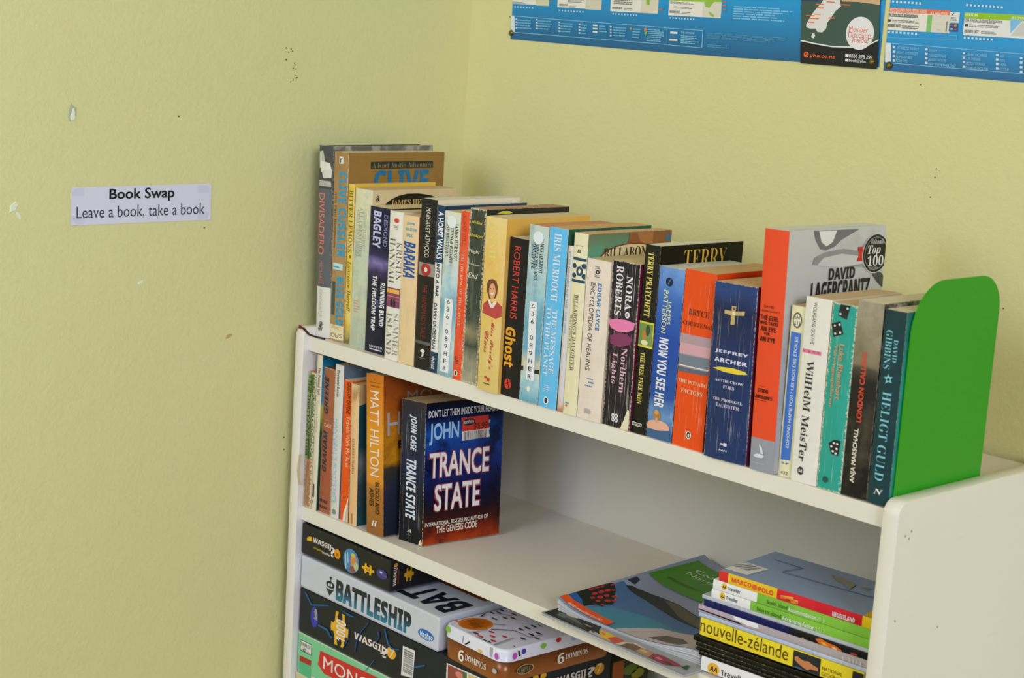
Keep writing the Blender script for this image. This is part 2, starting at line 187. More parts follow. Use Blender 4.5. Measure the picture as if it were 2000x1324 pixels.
   ('E','F','floral_tile','#ded6b4',None,[(9.79,151.49),(13.34,156.21)]),
   ('E','F','floral_tile','#1e4459',None,[(0.33,155.96),(6.89,161.48)]),
   ('E','F','floral_tile','#1e4459',None,[(14.01,156.96),(21.78,162.45)]),
   ('E','F','floral_tile','#1e4459',None,[(0.76,146.1),(7.29,151.21)]),
   ('E','F','floral_tile','#1e4459',None,[(15.01,146.14),(22.13,151.84)]),
   ('T','F','title_lettering','#6d6852',("BILLABONG'S DAUGHTER",'s','D'),[(7.44,128.95),(12.65,47.65)]),
   ('P','F','rule','#8c866c',None,[(5.99,128.78),(6.57,128.85),(6.61,46.79),(6.06,46.72)]),
   ('T','F','author_lettering','#6d6852',('Mary Grant Bruce','sl','D'),[(1.48,106.55),(5.58,69.95)]),
   ('R','F','publisher_mark','#4a9ac4',None,[(3.67,12.95),(8.97,11.49)]),
   ('R','F','publisher_mark','#c46a4a',None,[(3.9,10.51),(6.81,8.27)]),
   ('P','R','cover_picture','#8c5a34',None,[(57.46,199.42),(135.89,194.39),(140.17,158.05),(71.75,163.65),(57.95,180.87),(61.55,188.97)]),
   ('P','R','cover_picture','#a87040',None,[(71.26,195.81),(98.56,195.39),(97.32,179.13),(78.78,182.03)]),
   ('E','R','title_plaque','#8c3420',None,[(17.42,148.74),(115.21,182.01)]),
   ('E','R','title_plaque','#e0cfa0',None,[(19.24,149.57),(113.44,180.77)]),
   ('T','R','cover_lettering','#3f3418',("BILLABONG'S",'s','H'),[(23.62,178.32),(109.62,165.53)]),
   ('E','R','cover_badge','#3f6f86',None,[(117.57,181.82),(127.51,188.99)])]),
 dict(key='cayce', d=0.108, label='thick pinkish beige paperback with blue author name beside grey title', spine=([(0, '#dccfbe')], 'L', ('#cdbba4', 40, 0.4), 0.6, 0.6, 0.4), front=([(0, '#cbb9a0')], 'L', None, 0.5, 0, 0.4), back=([(0, '#dccfbe')], 'L', ('#cdbba4', 40, 0.4), 0.6, 0.6, 0.4), pages='#cdb282', h=0.16946, w=0.03442, loc=(0.4798, -0.001, 0), ry=-0.00199,
  dec=[('L','F','fine_print','#6a6464',7,[(12.5,162.99),(21.35,150.76)]),
   ('E','F','logo','#dccfbe',None,[(12.88,153.19),(20.74,160.1)]),
   ('E','F','logo','#2c2a2c',None,[(14.0,154.2),(19.62,159.08)]),
   ('E','F','logo','#dccfbe',None,[(15.69,155.63),(17.93,157.66)]),
   ('T','F','author_lettering','#2f78ae',('EDGAR CAYCE','sb','D'),[(18.53,145.17),(24.0,96.27)]),
   ('T','F','title_lettering','#4f484a',('ENCYCLOPEDIA OF HEALING','n','D'),[(8.11,145.1),(14.63,52.42)]),
   ('T','F','author_lettering','#3a7cae',('* REBA','sb','H'),[(8.95,44.71),(21.13,43.48)]),
   ('T','F','author_lettering','#3a7cae',('ANN','sb','H'),[(14.32,41.51),(21.81,39.52)]),
   ('T','F','author_lettering','#3a7cae',('KARP','sb','H'),[(9.72,37.03),(20.51,35.63)]),
   ('L','F','fine_print','#8a8484',6,[(11.09,12.24),(22.25,7.0)])]),
 dict(key='nora', d=0.108, label='thick black paperback with cracked white crease lines and pink lips on the spine', spine=([(0, '#221e24'), (0.47, '#2a1f28'), (0.55, '#3a2230'), (0.6, '#26202a'), (1, '#211f25')], 'L', None, 1.3, 1.1, 0.4), front=([(0, '#6a1c3a')], 'L', None, 0.5, 0, 0.4), back=([(0, '#221e24'), (0.47, '#2a1f28'), (0.55, '#3a2230'), (0.6, '#26202a'), (1, '#211f25')], 'L', None, 1.3, 1.1, 0.4), pages='#d8bc86', h=0.17255, w=0.03809, loc=(0.51548, 0.001, 0), ry=-0.00821,
  dec=[('T','F','author_lettering','#e6dede',('NORA','s','D'),[(21.21,158.75),(29.99,123.45)]),
   ('T','F','author_lettering','#e6dede',('ROBERTS','s','D'),[(6.57,167.61),(16.69,116.46)]),
   ('E','F','badge','#e0dada',None,[(22.61,115.41),(28.7,122.2)]),
   ('E','F','badge','#8a8088',None,[(24.27,117.0),(27.03,120.6)]),
   ('P','F','lips_picture','#dd78a4',None,[(-1.45,109.46),(10.41,112.57),(24.16,113.63),(36.47,112.13),(35.35,105.42),(27.96,101.61),(14.36,100.08),(3.14,102.46)]),
   ('P','F','lips_picture','#7c3558',None,[(2.65,93.69),(14.47,98.89),(28.16,99.22),(34.59,94.35),(31.75,89.02),(18.53,84.45),(4.8,85.83)]),
   ('T','F','title_lettering','#d3a8b4',('Northern','s','D'),[(21.25,84.37),(28.92,38.01)]),
   ('T','F','title_lettering','#d3a8b4',('Lights','s','D'),[(7.79,77.5),(16.13,45.48)]),
   ('E','F','publisher_mark','#d8d4d6',None,[(13.33,9.97),(17.98,14.75)]),
   ('E','F','publisher_mark','#d8d4d6',None,[(17.97,10.28),(22.62,15.05)]),
   ('E','F','publisher_mark','#d8d4d6',None,[(13.7,6.0),(18.34,10.37)]),
   ('E','F','publisher_mark','#d8d4d6',None,[(18.34,5.91),(22.98,10.69)]),
   ('E','F','publisher_mark','#2a262b',None,[(14.63,11.16),(16.69,13.36)]),
   ('E','F','publisher_mark','#2a262b',None,[(19.27,11.47),(21.34,13.66)]),
   ('E','F','publisher_mark','#2a262b',None,[(14.99,7.19),(17.05,9.18)]),
   ('E','F','publisher_mark','#2a262b',None,[(19.63,7.1),(21.69,9.5)]),
   ('P','F','torn_corner','#d3cba8',None,[(26.29,-0.46),(30.63,9.83),(34.86,22.46),(37.59,20.87),(37.79,0.55)])]),
 dict(key='pratchett', d=0.128, label='black paperback with gold lettering and small gold framed green picture on the spine', spine=([(0, '#1d1c18')], 'L', None, 0.25, 0, 0.4), front=([(0, '#17160f')], 'L', None, 0.5, 0, 0.4), back=([(0, '#1d1c18')], 'L', None, 0.25, 0, 0.4), pages='#e0d6ba', h=0.19428, w=0.02015, loc=(0.5542, 0.0035, 8e-05), ry=0.0042,
  dec=[('T','F','author_lettering','#dbc968',('TERRY PRATCHETT','s','D'),[(5.22,186.81),(13.27,120.94)]),
   ('R','F','picture_frame','#cfc040',None,[(-1.3,116.17),(20.22,89.8)]),
   ('R','F','framed_picture','#6f8a4a',None,[(-0.01,114.33),(18.98,91.62)]),
   ('E','F','framed_picture','#b07a3a',None,[(5.68,97.49),(11.98,107.43)]),
   ('E','F','framed_picture','#d8cfa8',None,[(4.39,92.03),(14.16,97.46)]),
   ('E','F','framed_picture','#3a4a2c',None,[(10.44,102.01),(15.64,113.94)]),
   ('T','F','title_lettering','#dbc968',('THE WEE FREE MEN','s','D'),[(5.76,84.71),(11.67,31.12)]),
   ('R','F','publisher_mark','#d8d4c4',None,[(1.24,11.39),(14.72,7.9)]),
   ('R','F','publisher_mark','#1d1c18',None,[(2.06,10.71),(13.91,8.57)]),
   ('T','F','publisher_mark','#d8d4c4',('CORGI','b','H'),[(3.12,10.08),(12.88,9.0)]),
   ('T','R','cover_lettering','#d2b04a',('TERRY','sl','H'),[(35.82,188.76),(101.57,169.47)])]),
 dict(key='patterson', d=0.108, label='blue paperback with bold white title and a bather seen from behind at the foot', spine=([(0, '#3f648c'), (0.06, '#3c6492'), (0.14, '#6d92b8'), (0.25, '#274e92'), (0.6, '#24489a'), (0.8, '#3c66ac'), (1, '#6f98cc')], 'L', ('#2c4f8e', 20, 0.35), 0.4, 0, 0.4), front=([(0, '#26335c')], 'L', None, 0.5, 0, 0.4), back=([(0, '#3f648c'), (0.06, '#3c6492'), (0.14, '#6d92b8'), (0.25, '#274e92'), (0.6, '#24489a'), (0.8, '#3c66ac'), (1, '#6f98cc')], 'L', ('#2c4f8e', 20, 0.35), 0.4, 0, 0.4), pages='#d9d2bc', h=0.17513, w=0.03339, loc=(0.57479, 0.0045, 0.00012), ry=0.00346,
  dec=[('E','F','publisher_mark','#15203a',None,[(10.04,156.26),(19.77,165.25)]),
   ('P','F','publisher_mark','#4a6a9a',None,[(12.83,158.49),(14.16,158.08),(17.37,164.07),(16.07,164.28)]),
   ('T','F','author_lettering','#e5e6a4',('JAMES','n','D'),[(14.06,142.26),(20.05,118.05)]),
   ('T','F','author_lettering','#e5e6a4',('PATTERSON','n','D'),[(8.64,151.96),(15.1,108.81)]),
   ('T','F','title_lettering','#eef0ee',('NOW YOU SEE HER','B','D'),[(7.61,103.71),(20.52,33.05)]),
   ('P','F','bather_picture','#d8a488',None,[(0.01,14.48),(2.63,16.92),(8.99,18.82),(12.93,18.71),(18.03,19.99),(26.07,18.42),(30.37,15.22),(29.96,11.8),(16.61,9.07),(0.13,8.55)]),
   ('E','F','bather_picture','#a9743c',None,[(7.63,19.57),(18.07,28.89)]),
   ('E','F','bather_picture','#c89450',None,[(9.36,24.96),(15.1,30.01)]),
   ('E','F','bather_picture','#cf9478',None,[(10.82,16.15),(14.96,22.04)]),
   ('P','F','bather_picture','#3d5c80',None,[(-0.43,8.85),(15.28,9.24),(31.12,10.82),(31.69,1.08),(0.15,1.02)])]),
 dict(key='courtenay', d=0.108, label='thick orange paperback with black author name, sunset sea picture and penguin oval', spine=([(0, '#f4551c')], 'L', None, 0.3, 0.2, 0.4), front=([(0, '#f4551c')], 'L', None, 0.3, 0.2, 0.4), back=([(0, '#f4551c')], 'L', None, 0.3, 0.2, 0.4), pages='#cfa670', h=0.1774, w=0.0399, loc=(0.60958, 0.0045, 0), ry=-0.00019,
  dec=[('T','F','author_lettering','#54200f',('BRYCE','s','H'),[(8.72,139.06),(35.06,133.0)]),
   ('T','F','author_lettering','#54200f',('COURTENAY','s','H'),[(2.03,126.56),(41.74,122.2)]),
   ('P','F','sea_picture','#a98f94',None,[(-0.55,113.29),(40.11,113.93),(39.27,76.88),(0.15,74.67)]),
   ('P','F','sea_picture','#c79aa0',None,[(-0.54,104.05),(40.12,104.31),(39.89,94.66),(-0.33,92.88)]),
   ('P','F','sea_picture','#6f7884',None,[(-0.76,92.23),(39.74,93.68),(39.37,83.05),(-0.05,81.13)]),
   ('P','F','sea_picture','#d8d4cc',None,[(-0.14,81.9),(39.41,82.67),(39.51,81.72),(-0.03,80.94)]),
   ('P','F','sea_picture','#58606c',None,[(-0.42,79.9),(39.11,80.7),(39.27,76.88),(0.15,74.67)]),
   ('T','F','title_lettering','#f6d8b0',('THE POTATO','s','H'),[(1.87,68.05),(39.81,64.64)]),
   ('T','F','title_lettering','#f6d8b0',('FACTORY','s','H'),[(7.35,59.07),(35.85,54.81)]),
   ('E','F','penguin_oval','#e9e2d6',None,[(18.27,9.59),(25.2,17.66)]),
   ('E','F','penguin_oval','#1c1c1c',None,[(19.51,10.54),(23.96,16.71)]),
   ('E','F','penguin_oval','#e9e2d6',None,[(20.79,11.53),(23.01,15.0)])]),
 dict(key='archer', d=0.108, label='very thick navy paperback with a jewelled cross above white capitals', spine=([(0, '#22345f'), (0.6, '#22325c'), (0.85, '#1e2848'), (0.95, '#2c4478'), (1, '#27406e')], 'L', ('#1b2542', 16, 0.4), 0.7, 0.25, 0.4), front=([(0, '#5a1c3a')], 'L', None, 0.5, 0, 0.4), back=([(0, '#22345f'), (0.6, '#22325c'), (0.85, '#1e2848'), (0.95, '#2c4478'), (1, '#27406e')], 'L', ('#1b2542', 16, 0.4), 0.7, 0.25, 0.4), pages='#cda772', bulge=2.2, h=0.17271, w=0.05236, loc=(0.65748, -0.002, 0), ry=-0.02387,
  dec=[('P','F','cross_picture','#b9a26a',None,[(24.37,151.48),(30.05,151.55),(29.01,146.5),(40.22,148.14),(39.83,143.95),(28.85,142.7),(29.12,134.06),(24.28,133.33),(23.96,142.35),(15.53,142.98),(15.7,146.42),(24.56,146.6)]),
   ('E','F','cross_picture','#e6dcc0',None,[(25.25,142.86),(29.18,146.21)]),
   ('E','F','cross_picture','#6a3a2c',None,[(25.83,147.77),(28.78,150.38)]),
   ('T','F','author_lettering','#dcd8e8',('JEFFREY','B','H'),[(6.63,107.77),(47.73,103.92)]),
   ('T','F','author_lettering','#dcd8e8',('ARCHER','B','H'),[(6.43,99.74),(46.94,95.55)]),
   ('P','F','swoosh','#e0c83a',None,[(5.09,88.47),(14.04,90.76),(30.8,92.09),(45.41,90.42),(48.0,88.23),(36.09,86.59),(19.22,86.72)]),
   ('T','F','title_lettering','#cfcad8',('AS THE CROW','s','H'),[(8.85,79.23),(44.1,76.7)]),
   ('T','F','title_lettering','#cfcad8',('FLIES','s','H'),[(20.36,74.04),(34.04,70.8)]),
   ('T','F','title_lettering','#cfcad8',('THE PRODIGAL','s','H'),[(7.71,60.77),(44.63,58.04)]),
   ('T','F','title_lettering','#cfcad8',('DAUGHTER','s','H'),[(12.48,55.56),(41.29,52.18)]),
   ('R','F','publisher_mark','#dcd8e8',None,[(21.57,17.12),(25.44,15.62)]),
   ('R','F','publisher_mark','#dcd8e8',None,[(25.71,17.94),(29.74,14.59)]),
   ('T','F','publisher_mark','#dcd8e8',('PAN','b','H'),[(20.67,11.26),(30.17,9.4)])]),
 dict(key='lager', d=0.153, label='tallest paperback with orange spine and silver grey cover under a round award sticker', spine=([(0, '#8d9197'), (0.135, '#f2532c')], 'C', None, 0.15, 0, 0.4), front=([(0, '#a4a6aa'), (0.5, '#b0b1b2'), (1, '#c2c1bd')], 'L', ('#8f9194', 9, 0.45), 0.1, 0, 0.3), back=([(0, '#8d9197'), (0.135, '#f2532c')], 'C', None, 0.15, 0, 0.4), pages='#ded8c6', h=0.23047, w=0.02826, loc=(0.71411, -0.001, 0), ry=-0.02974,
  dec=[('T','F','author_lettering','#3a1c14',('DAVID','n','H'),[(5.38,158.9),(17.4,156.39)]),
   ('T','F','author_lettering','#3a1c14',('LAGERCRANTZ','n','H'),[(0.81,154.31),(24.51,152.52)]),
   ('T','F','title_lettering','#2a1410',('THE GIRL','B','H'),[(1.26,149.43),(23.53,144.76)]),
   ('T','F','title_lettering','#2a1410',('WHO TAKES','B','H'),[(1.25,143.84),(23.33,140.49)]),
   ('T','F','title_lettering','#2a1410',('AN EYE','B','H'),[(2.74,138.87),(21.22,134.29)]),
   ('T','F','title_lettering','#2a1410',('FOR','B','H'),[(7.87,133.5),(14.54,130.7)]),
   ('T','F','title_lettering','#2a1410',('AN EYE','B','H'),[(2.85,129.02),(20.94,124.48)]),
   ('L','F','fine_print','#3a1c14',1,[(5.17,82.18),(16.15,81.67)]),
   ('T','F','series_lettering','#2a1410',('STIEG','B','H'),[(4.4,79.49),(17.1,75.85)]),
   ('T','F','series_lettering','#2a1410',("LARSSON'S",'B','H'),[(-0.01,73.24),(22.24,69.83)]),
   ('L','F','fine_print','#3a1c14',1,[(0.39,68.58),(21.66,67.61)]),
   ('P','F','publisher_mark','#cfd2d6',None,[(10.67,26.59),(14.78,23.04),(16.63,17.41),(13.31,17.24),(12.03,21.49)]),
   ('P','F','publisher_mark','#cfd2d6',None,[(4.02,14.27),(9.75,17.02),(18.16,15.98),(15.5,13.37),(7.47,12.76)]),
   ('L','F','fine_print','#c4c8cc',1,[(2.17,7.92),(19.73,7.33)]),
   ('P','R','portrait_print','#6f7072',None,[(36.41,229.4),(39.8,220.83),(47.7,212.01),(56.61,209.89),(70.22,213.11),(80.08,219.12),(107.62,228.38),(71.84,228.88)]),
   ('P','R','portrait_print','#dcdbd6',None,[(44.03,228.68),(48.69,218.33),(56.85,213.72),(66.17,217.57),(71.89,228.45)]),
   ('P','R','portrait_print','#8c8d8e',None,[(37.33,197.66),(40.04,203.89),(56.79,208.39),(84.71,210.3),(110.32,206.95),(126.18,197.41),(119.63,191.16),(76.06,193.91)]),
   ('P','R','portrait_print','#c4c4c2',None,[(44.36,196.23),(53.92,203.2),(81.72,205.7),(110.93,202.12),(119.21,194.48),(79.73,192.85)]),
   ('P','R','portrait_print','#4a4a4a',None,[(137.78,187.98),(150.43,182.84),(159.23,173.4),(156.31,166.86),(144.04,174.31),(133.55,183.35)]),
   ('T','R','cover_lettering','#1c1c1d',('DAVID','B','H'),[(63.92,192.41),(105.23,181.0)]),
   ('T','R','cover_lettering','#1c1c1d',('LAGERCRANTZ','B','H'),[(37.62,180.23),(130.81,161.36)]),
   ('P','R','ribbon_print','#c52e2c',None,[(107.27,211.01),(118.94,210.92),(120.74,196.81),(106.11,197.12),(109.25,203.94)]),
   ('P','R','ribbon_print','#c52e2c',None,[(152.94,209.39),(165.03,209.51),(161.44,202.32),(165.02,195.45),(154.84,195.08)]),
   ('E','R','award_sticker','#c9c9c4',None,[(114.71,183.9),(158.67,223.11)]),
   ('E','R','award_sticker','#1d1c1e',None,[(115.82,184.78),(157.56,222.23)]),
   ('E','R','award_sticker','#8c8c88',None,[(118.4,187.2),(154.97,219.81)]),
   ('E','R','award_sticker','#1d1c1e',None,[(119.14,187.87),(154.23,219.15)]),
   ('T','R','sticker_lettering','#e2e0da',('Whitcoulls','sl','H'),[(126.54,217.59),(149.5,212.64)]),
   ('T','R','sticker_lettering','#eceae4',('Top','I','H'),[(122.89,211.62),(144.3,200.93)]),
   ('T','R','sticker_lettering','#eceae4',('100','s','H'),[(123.82,201.49),(150.06,191.32)]),
   ('T','R','sticker_lettering','#9a9a96',('books','sl','H'),[(127.55,192.5),(141.53,187.78)])]),
 dict(key='hamilton', d=0.108, label='short cream paperback with long blue spine stripe, right of the tallest book', spine=([(0, '#dfdaae')], 'L', ('#cfc890', 30, 0.3), 0.5, 0, 0.4), front=([(0, '#dfdaae')], 'L', ('#cfc890', 30, 0.3), 0.5, 0, 0.4), back=([(0, '#dfdaae')], 'L', ('#cfc890', 30, 0.3), 0.5, 0, 0.4), pages='#cfa878', h=0.16299, w=0.01554, loc=(0.74257, 0.0065, 0), ry=-0.00924,
  dec=[('E','F','logo','#5c4f48',None,[(2.65,142.0),(13.12,156.97)]),
   ('E','F','logo','#dcd6b4',None,[(3.87,143.71),(11.9,155.26)]),
   ('T','F','logo','#5c4f48',('JAI','sb','H'),[(4.4,153.58),(11.14,150.09)]),
   ('T','F','logo','#5c4f48',('LU','sb','H'),[(5.4,148.54),(11.16,144.95)]),
   ('P','F','stripe','#3d6cb8',None,[(1.77,138.18),(13.57,137.99),(13.23,16.56),(2.55,15.47)]),
   ('T','F','title_lettering','#dfe0cc',('EDMOND HAMILTON / LES ROIS DES ÉTOILES','sr','U'),[(6.35,134.04),(10.67,28.2)]),
   ('T','F','call_number','#3f62a0',('S-F','b','H'),[(3.91,13.83),(12.25,11.85)]),
   ('T','F','call_number','#3a3a36',('432','n','H'),[(3.8,5.2),(12.0,1.95)])]),
 dict(key='meister', d=0.108, label='white paperback with quirky black lettering and a pink chain across the spine', spine=([(0, '#dbd7cc'), (1, '#dfdacb')], 'L', ('#c9c4b6', 30, 0.3), 0.6, 0.5, 0.4), front=([(0, '#2a2c20'), (0.15, '#8a8a2c'), (0.35, '#c9c023'), (0.66, '#cfc52a'), (0.7, '#cfc9b4'), (1, '#cfc9b4')], 'L', None, 0.5, 0, 0.4), back=([(0, '#dbd7cc'), (1, '#dfdacb')], 'L', ('#c9c4b6', 30, 0.3), 0.6, 0.5, 0.4), pages='#c9a778', h=0.17465, w=0.0292, loc=(0.76068, 0.003, 0), ry=-0.00957,
  dec=[('T','F','author_lettering','#33302c',('WOLFGANG GOETHE','n','D'),[(9.47,169.95),(13.48,130.67)]),
   ('R','F','pink_chain','#c77a94',None,[(0.79,122.11),(22.54,125.63)]),
   ('E','F','pink_chain','#d04a78',None,[(1.68,122.15),(4.43,124.64)]),
   ('E','F','pink_chain','#d04a78',None,[(7.66,122.66),(10.41,125.15)]),
   ('E','F','pink_chain','#d04a78',None,[(13.15,123.07),(15.9,125.56)]),
   ('E','F','pink_chain','#d04a78',None,[(18.16,123.18),(20.91,125.66)]),
   ('T','F','title_lettering','#2a2826',('WilHelM MeisTer','s','D'),[(7.23,115.71),(15.64,20.53)]),
   ('E','F','publisher_mark','#2a2826',None,[(7.53,7.29),(14.51,15.18)]),
   ('T','F','publisher_mark','#dbd7cc',('M','sb','H'),[(8.97,12.67),(13.08,9.8)])]),
 dict(key='rhine', d=0.108, label='teal paperback with black dice and tan pixel lettering on a worn spine', spine=([(0, '#2b9684')], 'L', ('#3aa694', 30, 0.3), 2.2, 0.3, 0.4), front=([(0, '#1e5c50')], 'L', None, 0.5, 0, 0.4), back=([(0, '#2b9684')], 'L', ('#3aa694', 30, 0.3), 2.2, 0.3, 0.4), pages='#d3a878', h=0.17419, w=0.02728, loc=(0.79064, 0.0025, 0), ry=-0.00654,
  dec=[('P','F','die','#1c1f20',None,[(9.17,174.27),(20.06,174.02),(17.25,160.19),(7.27,162.65)]),
   ('P','F','die','#1c1f20',None,[(0.42,153.91),(10.47,157.76),(15.12,146.47),(4.1,142.19)]),
   ('P','F','die','#1c1f20',None,[(16.01,48.96),(22.87,48.96),(21.79,34.56),(14.04,35.17),(9.92,44.32)]),
   ('E','F','die_pip','#e8e4d8',None,[(15.88,169.37),(18.28,171.41)]),
   ('E','F','die_pip','#e8e4d8',None,[(8.55,163.31),(10.96,165.36)]),
   ('E','F','die_pip','#e8e4d8',None,[(3.47,151.75),(5.89,153.8)]),
   ('E','F','die_pip','#e8e4d8',None,[(8.88,153.54),(11.3,155.58)]),
   ('E','F','die_pip','#e8e4d8',None,[(4.72,144.64),(7.15,146.69)]),
   ('E','F','die_pip','#e8e4d8',None,[(10.38,146.49),(12.81,148.53)]),
   ('E','F','die_pip','#e8e4d8',None,[(14.87,44.64),(17.41,46.65)]),
   ('E','F','die_pip','#e8e4d8',None,[(18.44,44.57),(20.98,46.58)]),
   ('E','F','die_pip','#e8e4d8',None,[(12.46,41.2),(15.0,43.22)]),
   ('E','F','die_pip','#e8e4d8',None,[(18.22,39.94),(20.77,41.95)]),
   ('E','F','die_pip','#e8e4d8',None,[(14.48,37.04),(17.02,39.06)]),
   ('E','F','die_pip','#e8e4d8',None,[(17.71,35.66),(20.25,37.67)]),
   ('T','F','author_lettering','#cf8f5c',('Luke Rhinehart','m','D'),[(12.72,137.26),(18.26,86.14)]),
   ('T','F','title_lettering','#cf8f5c',('Tärningsspelaren','m','D'),[(5.75,136.0),(10.37,78.29)]),
   ('E','F','publisher_mark','#1c4f48',None,[(7.17,7.25),(13.34,12.94)])]),
 dict(key='london', d=0.108, label='paperback half smoky beige and half black with red capitals running up the spine', spine=([(0, '#1d1b1b'), (0.6, '#242220'), (0.66, '#4a4438'), (0.68, '#7c7258'), (0.8, '#8f866c'), (1, '#9c957e')], 'L', ('#5c543f', 16, 0.6), 0.3, 0, 0.4), front=([(0, '#4a453a')], 'L', ('#cfc6ac', 60, 0.8), 0.5, 0, 0.4), back=([(0, '#1d1b1b'), (0.6, '#242220'), (0.66, '#4a4438'), (0.68, '#7c7258'), (0.8, '#8f866c'), (1, '#9c957e')], 'L', ('#5c543f', 16, 0.6), 0.3, 0, 0.4), pages='#e0cda4', h=0.17941, w=0.02731, loc=(0.81924, 0.0025, 0.0009), ry=-0.01292,
  dec=[('T','F','title_lettering','#c9452c',('LONDON CALLING','b','U'),[(9.34,133.63),(15.02,69.61)]),
   ('T','F','author_lettering','#ddd6c0',('ANJA MARSCHALL','b','U'),[(8.15,63.67),(14.52,13.35)])]),
 dict(key='heligt', d=0.108, label='dark teal paperback with thin pale blue lettering, against the green bookend', spine=([(0, '#1c3b40')], 'L', ('#162e34', 20, 0.4), 0.3, 0, 0.4), front=([(0, '#1f7c74'), (0.5, '#2c9a8c'), (1, '#246a64')], 'L', ('#1f5c58', 12, 0.6), 0.5, 0, 0.4), back=([(0, '#1c3b40')], 'L', ('#162e34', 20, 0.4), 0.3, 0, 0.4), pages='#d8c49c', h=0.17621, w=0.02228, loc=(0.8477, 0.0025, 0.0009), ry=-0.00693,
  dec=[('T','F','author_lettering','#7cc0ca',('DAVID','sl','D'),[(12.09,150.68),(16.58,130.43)]),
   ('T','F','author_lettering','#7cc0ca',('GIBBINS','sl','D'),[(3.09,158.15),(10.27,123.24)]),
   ('P','F','star','#7cc0ca',None,[(9.52,119.44),(11.25,116.88),(14.51,117.44),(12.48,114.44),(14.23,111.68),(10.59,112.28),(7.28,110.08),(8.31,113.52),(5.65,115.93),(8.92,116.48)]),
   ('E','F','star','#1c3b40',None,[(8.69,112.88),(12.0,115.89)]),
   ('T','F','title_lettering','#7cc0ca',('HELIGT GULD','sl','D'),[(5.72,103.08),(15.07,22.12)]),
   ('T','F','publisher_mark','#e0dfd8',('N','I','H'),[(6.08,14.38),(16.06,9.26)])]),
 dict(key='steps', d=0.108, label='tattered green paperback missing the foot of its spine, leftmost on the middle shelf', spine=([(0, '#9a6b48'), (0.34, '#a07450'), (0.36, '#3d5c2c'), (1, '#42602e')], 'C', ('#8a8a54', 30, 0.25), 4.5, 1.0, 0.4), front=([(0, '#33502a')], 'L', ('#b09870', 30, 0.5), 3, 0, 0.4), back=([(0, '#9a6b48'), (0.34, '#a07450'), (0.36, '#3d5c2c'), (1, '#42602e')], 'C', ('#8a8a54', 30, 0.25), 4.5, 1.0, 0.4), pages='#c08c60', h=0.17748, w=0.01625, loc=(0.0008, 0.001, -0.22133), ry=0.00482,
  dec=[('P','F','title_strip','#7f8c46',None,[(1.2,169.23),(8.07,168.61),(7.12,65.24),(0.87,66.21)]),
   ('T','F','title_lettering','#26361c',('THE THIRTY-NINE STEPS','b','D'),[(0.77,166.87),(8.21,67.73)])]),
 dict(key='painted', d=0.128, label='slim cream paperback standing taller than its neighbours beside the tattered green book', spine=([(0, '#d2cab0')], 'L', ('#bfb698', 30, 0.3), 0.3, 0, 0.4), front=([(0, '#1c3a2c'), (0.5, '#25523a'), (0.56, '#6d8c3a'), (0.66, '#a9b03c'), (0.7, '#3f8aa8'), (0.95, '#1f6d8c'), (1, '#1c5870')], 'L', None, 0.5, 0, 0.4), back=([(0, '#d2cab0')], 'L', ('#bfb698', 30, 0.3), 0.3, 0, 0.4), pages='#c9a070', h=0.20144, w=0.01024, loc=(0.01725, 0.002, -0.22136), ry=0.00482,
  dec=[('T','F','title_lettering','#33302a',('The Painted Veil','s','D'),[(4.1,185.71),(8.81,150.62)]),
   ('T','F','author_lettering','#8c8a58',('Somerset Maugham','sl','D'),[(3.24,142.75),(6.6,101.46)]),
   ('P','F','publisher_mark','#23221f',None,[(2.71,34.38),(6.22,34.43),(6.29,17.01),(2.8,17.4)]),
   ('L','F','fine_print','#4a4638',3,[(1.61,12.95),(5.35,8.19)])]),
 dict(key='greene', d=0.128, label='rust brown paperback with slanted dark blue capitals running up the spine', spine=([(0, '#9a5b42'), (0.28, '#a0563a'), (0.6, '#9c5c42'), (1, '#98603f')], 'L', ('#84503a', 26, 0.35), 0.9, 0, 0.4), front=([(0, '#9a5b42'), (0.28, '#a0563a'), (0.6, '#9c5c42'), (1, '#98603f')], 'L', ('#84503a', 26, 0.35), 0.9, 0, 0.4), back=([(0, '#9a5b42'), (0.28, '#a0563a'), (0.6, '#9c5c42'), (1, '#98603f')], 'L', ('#84503a', 26, 0.35), 0.9, 0, 0.4), pages='#5a4a38', h=0.18758, w=0.02306, loc=(0.02934, 0.0055, -0.22141), ry=-0.00395,
  dec=[('T','F','author_lettering','#22303c',('GREENE','X','U'),[(3.24,176.56),(12.16,128.52)]),
   ('T','F','author_lettering','#22303c',('GRAHAM','X','U'),[(3.95,106.98),(12.66,53.72)]),
   ('T','F','title_lettering','#d8a888',('BURNT-OUT','n','H'),[(5.43,121.47),(18.19,120.3)]),
   ('T','F','title_lettering','#d8a888',('CASE','b','H'),[(4.93,116.79),(20.11,111.89)]),
   ('T','F','publisher_mark','#2a2c30',('WORLD','b','H'),[(1.27,17.72),(18.37,13.39)]),
   ('T','F','publisher_mark','#2a2c30',('BOOKS','b','H'),[(0.97,9.38),(18.01,5.98)])]),
 dict(key='hannibal', d=0.128, label='white paperback with pale blue capitals, right of the rust brown one', spine=([(0, '#cdcbc0')], 'L', ('#b9b8ac', 30, 0.3), 0.3, 0, 0.4), front=([(0, '#64737f')], 'L', ('#4c5a66', 20, 0.4), 0.5, 0, 0.4), back=([(0, '#cdcbc0')], 'L', ('#b9b8ac', 30, 0.3), 0.3, 0, 0.4), pages='#a08a68', h=0.19564, w=0.01613, loc=(0.05379, 0.0055, -0.22141), ry=-0.0103,
  dec=[('T','F','author_lettering','#34363a',('Bernard Levin','s','D'),[(4.84,188.88),(10.29,154.46)]),
   ('T','F','title_lettering','#8fb6d0',("HANNIBAL'S FOOTSTEPS",'n','D'),[(2.76,126.95),(10.56,19.31)]),
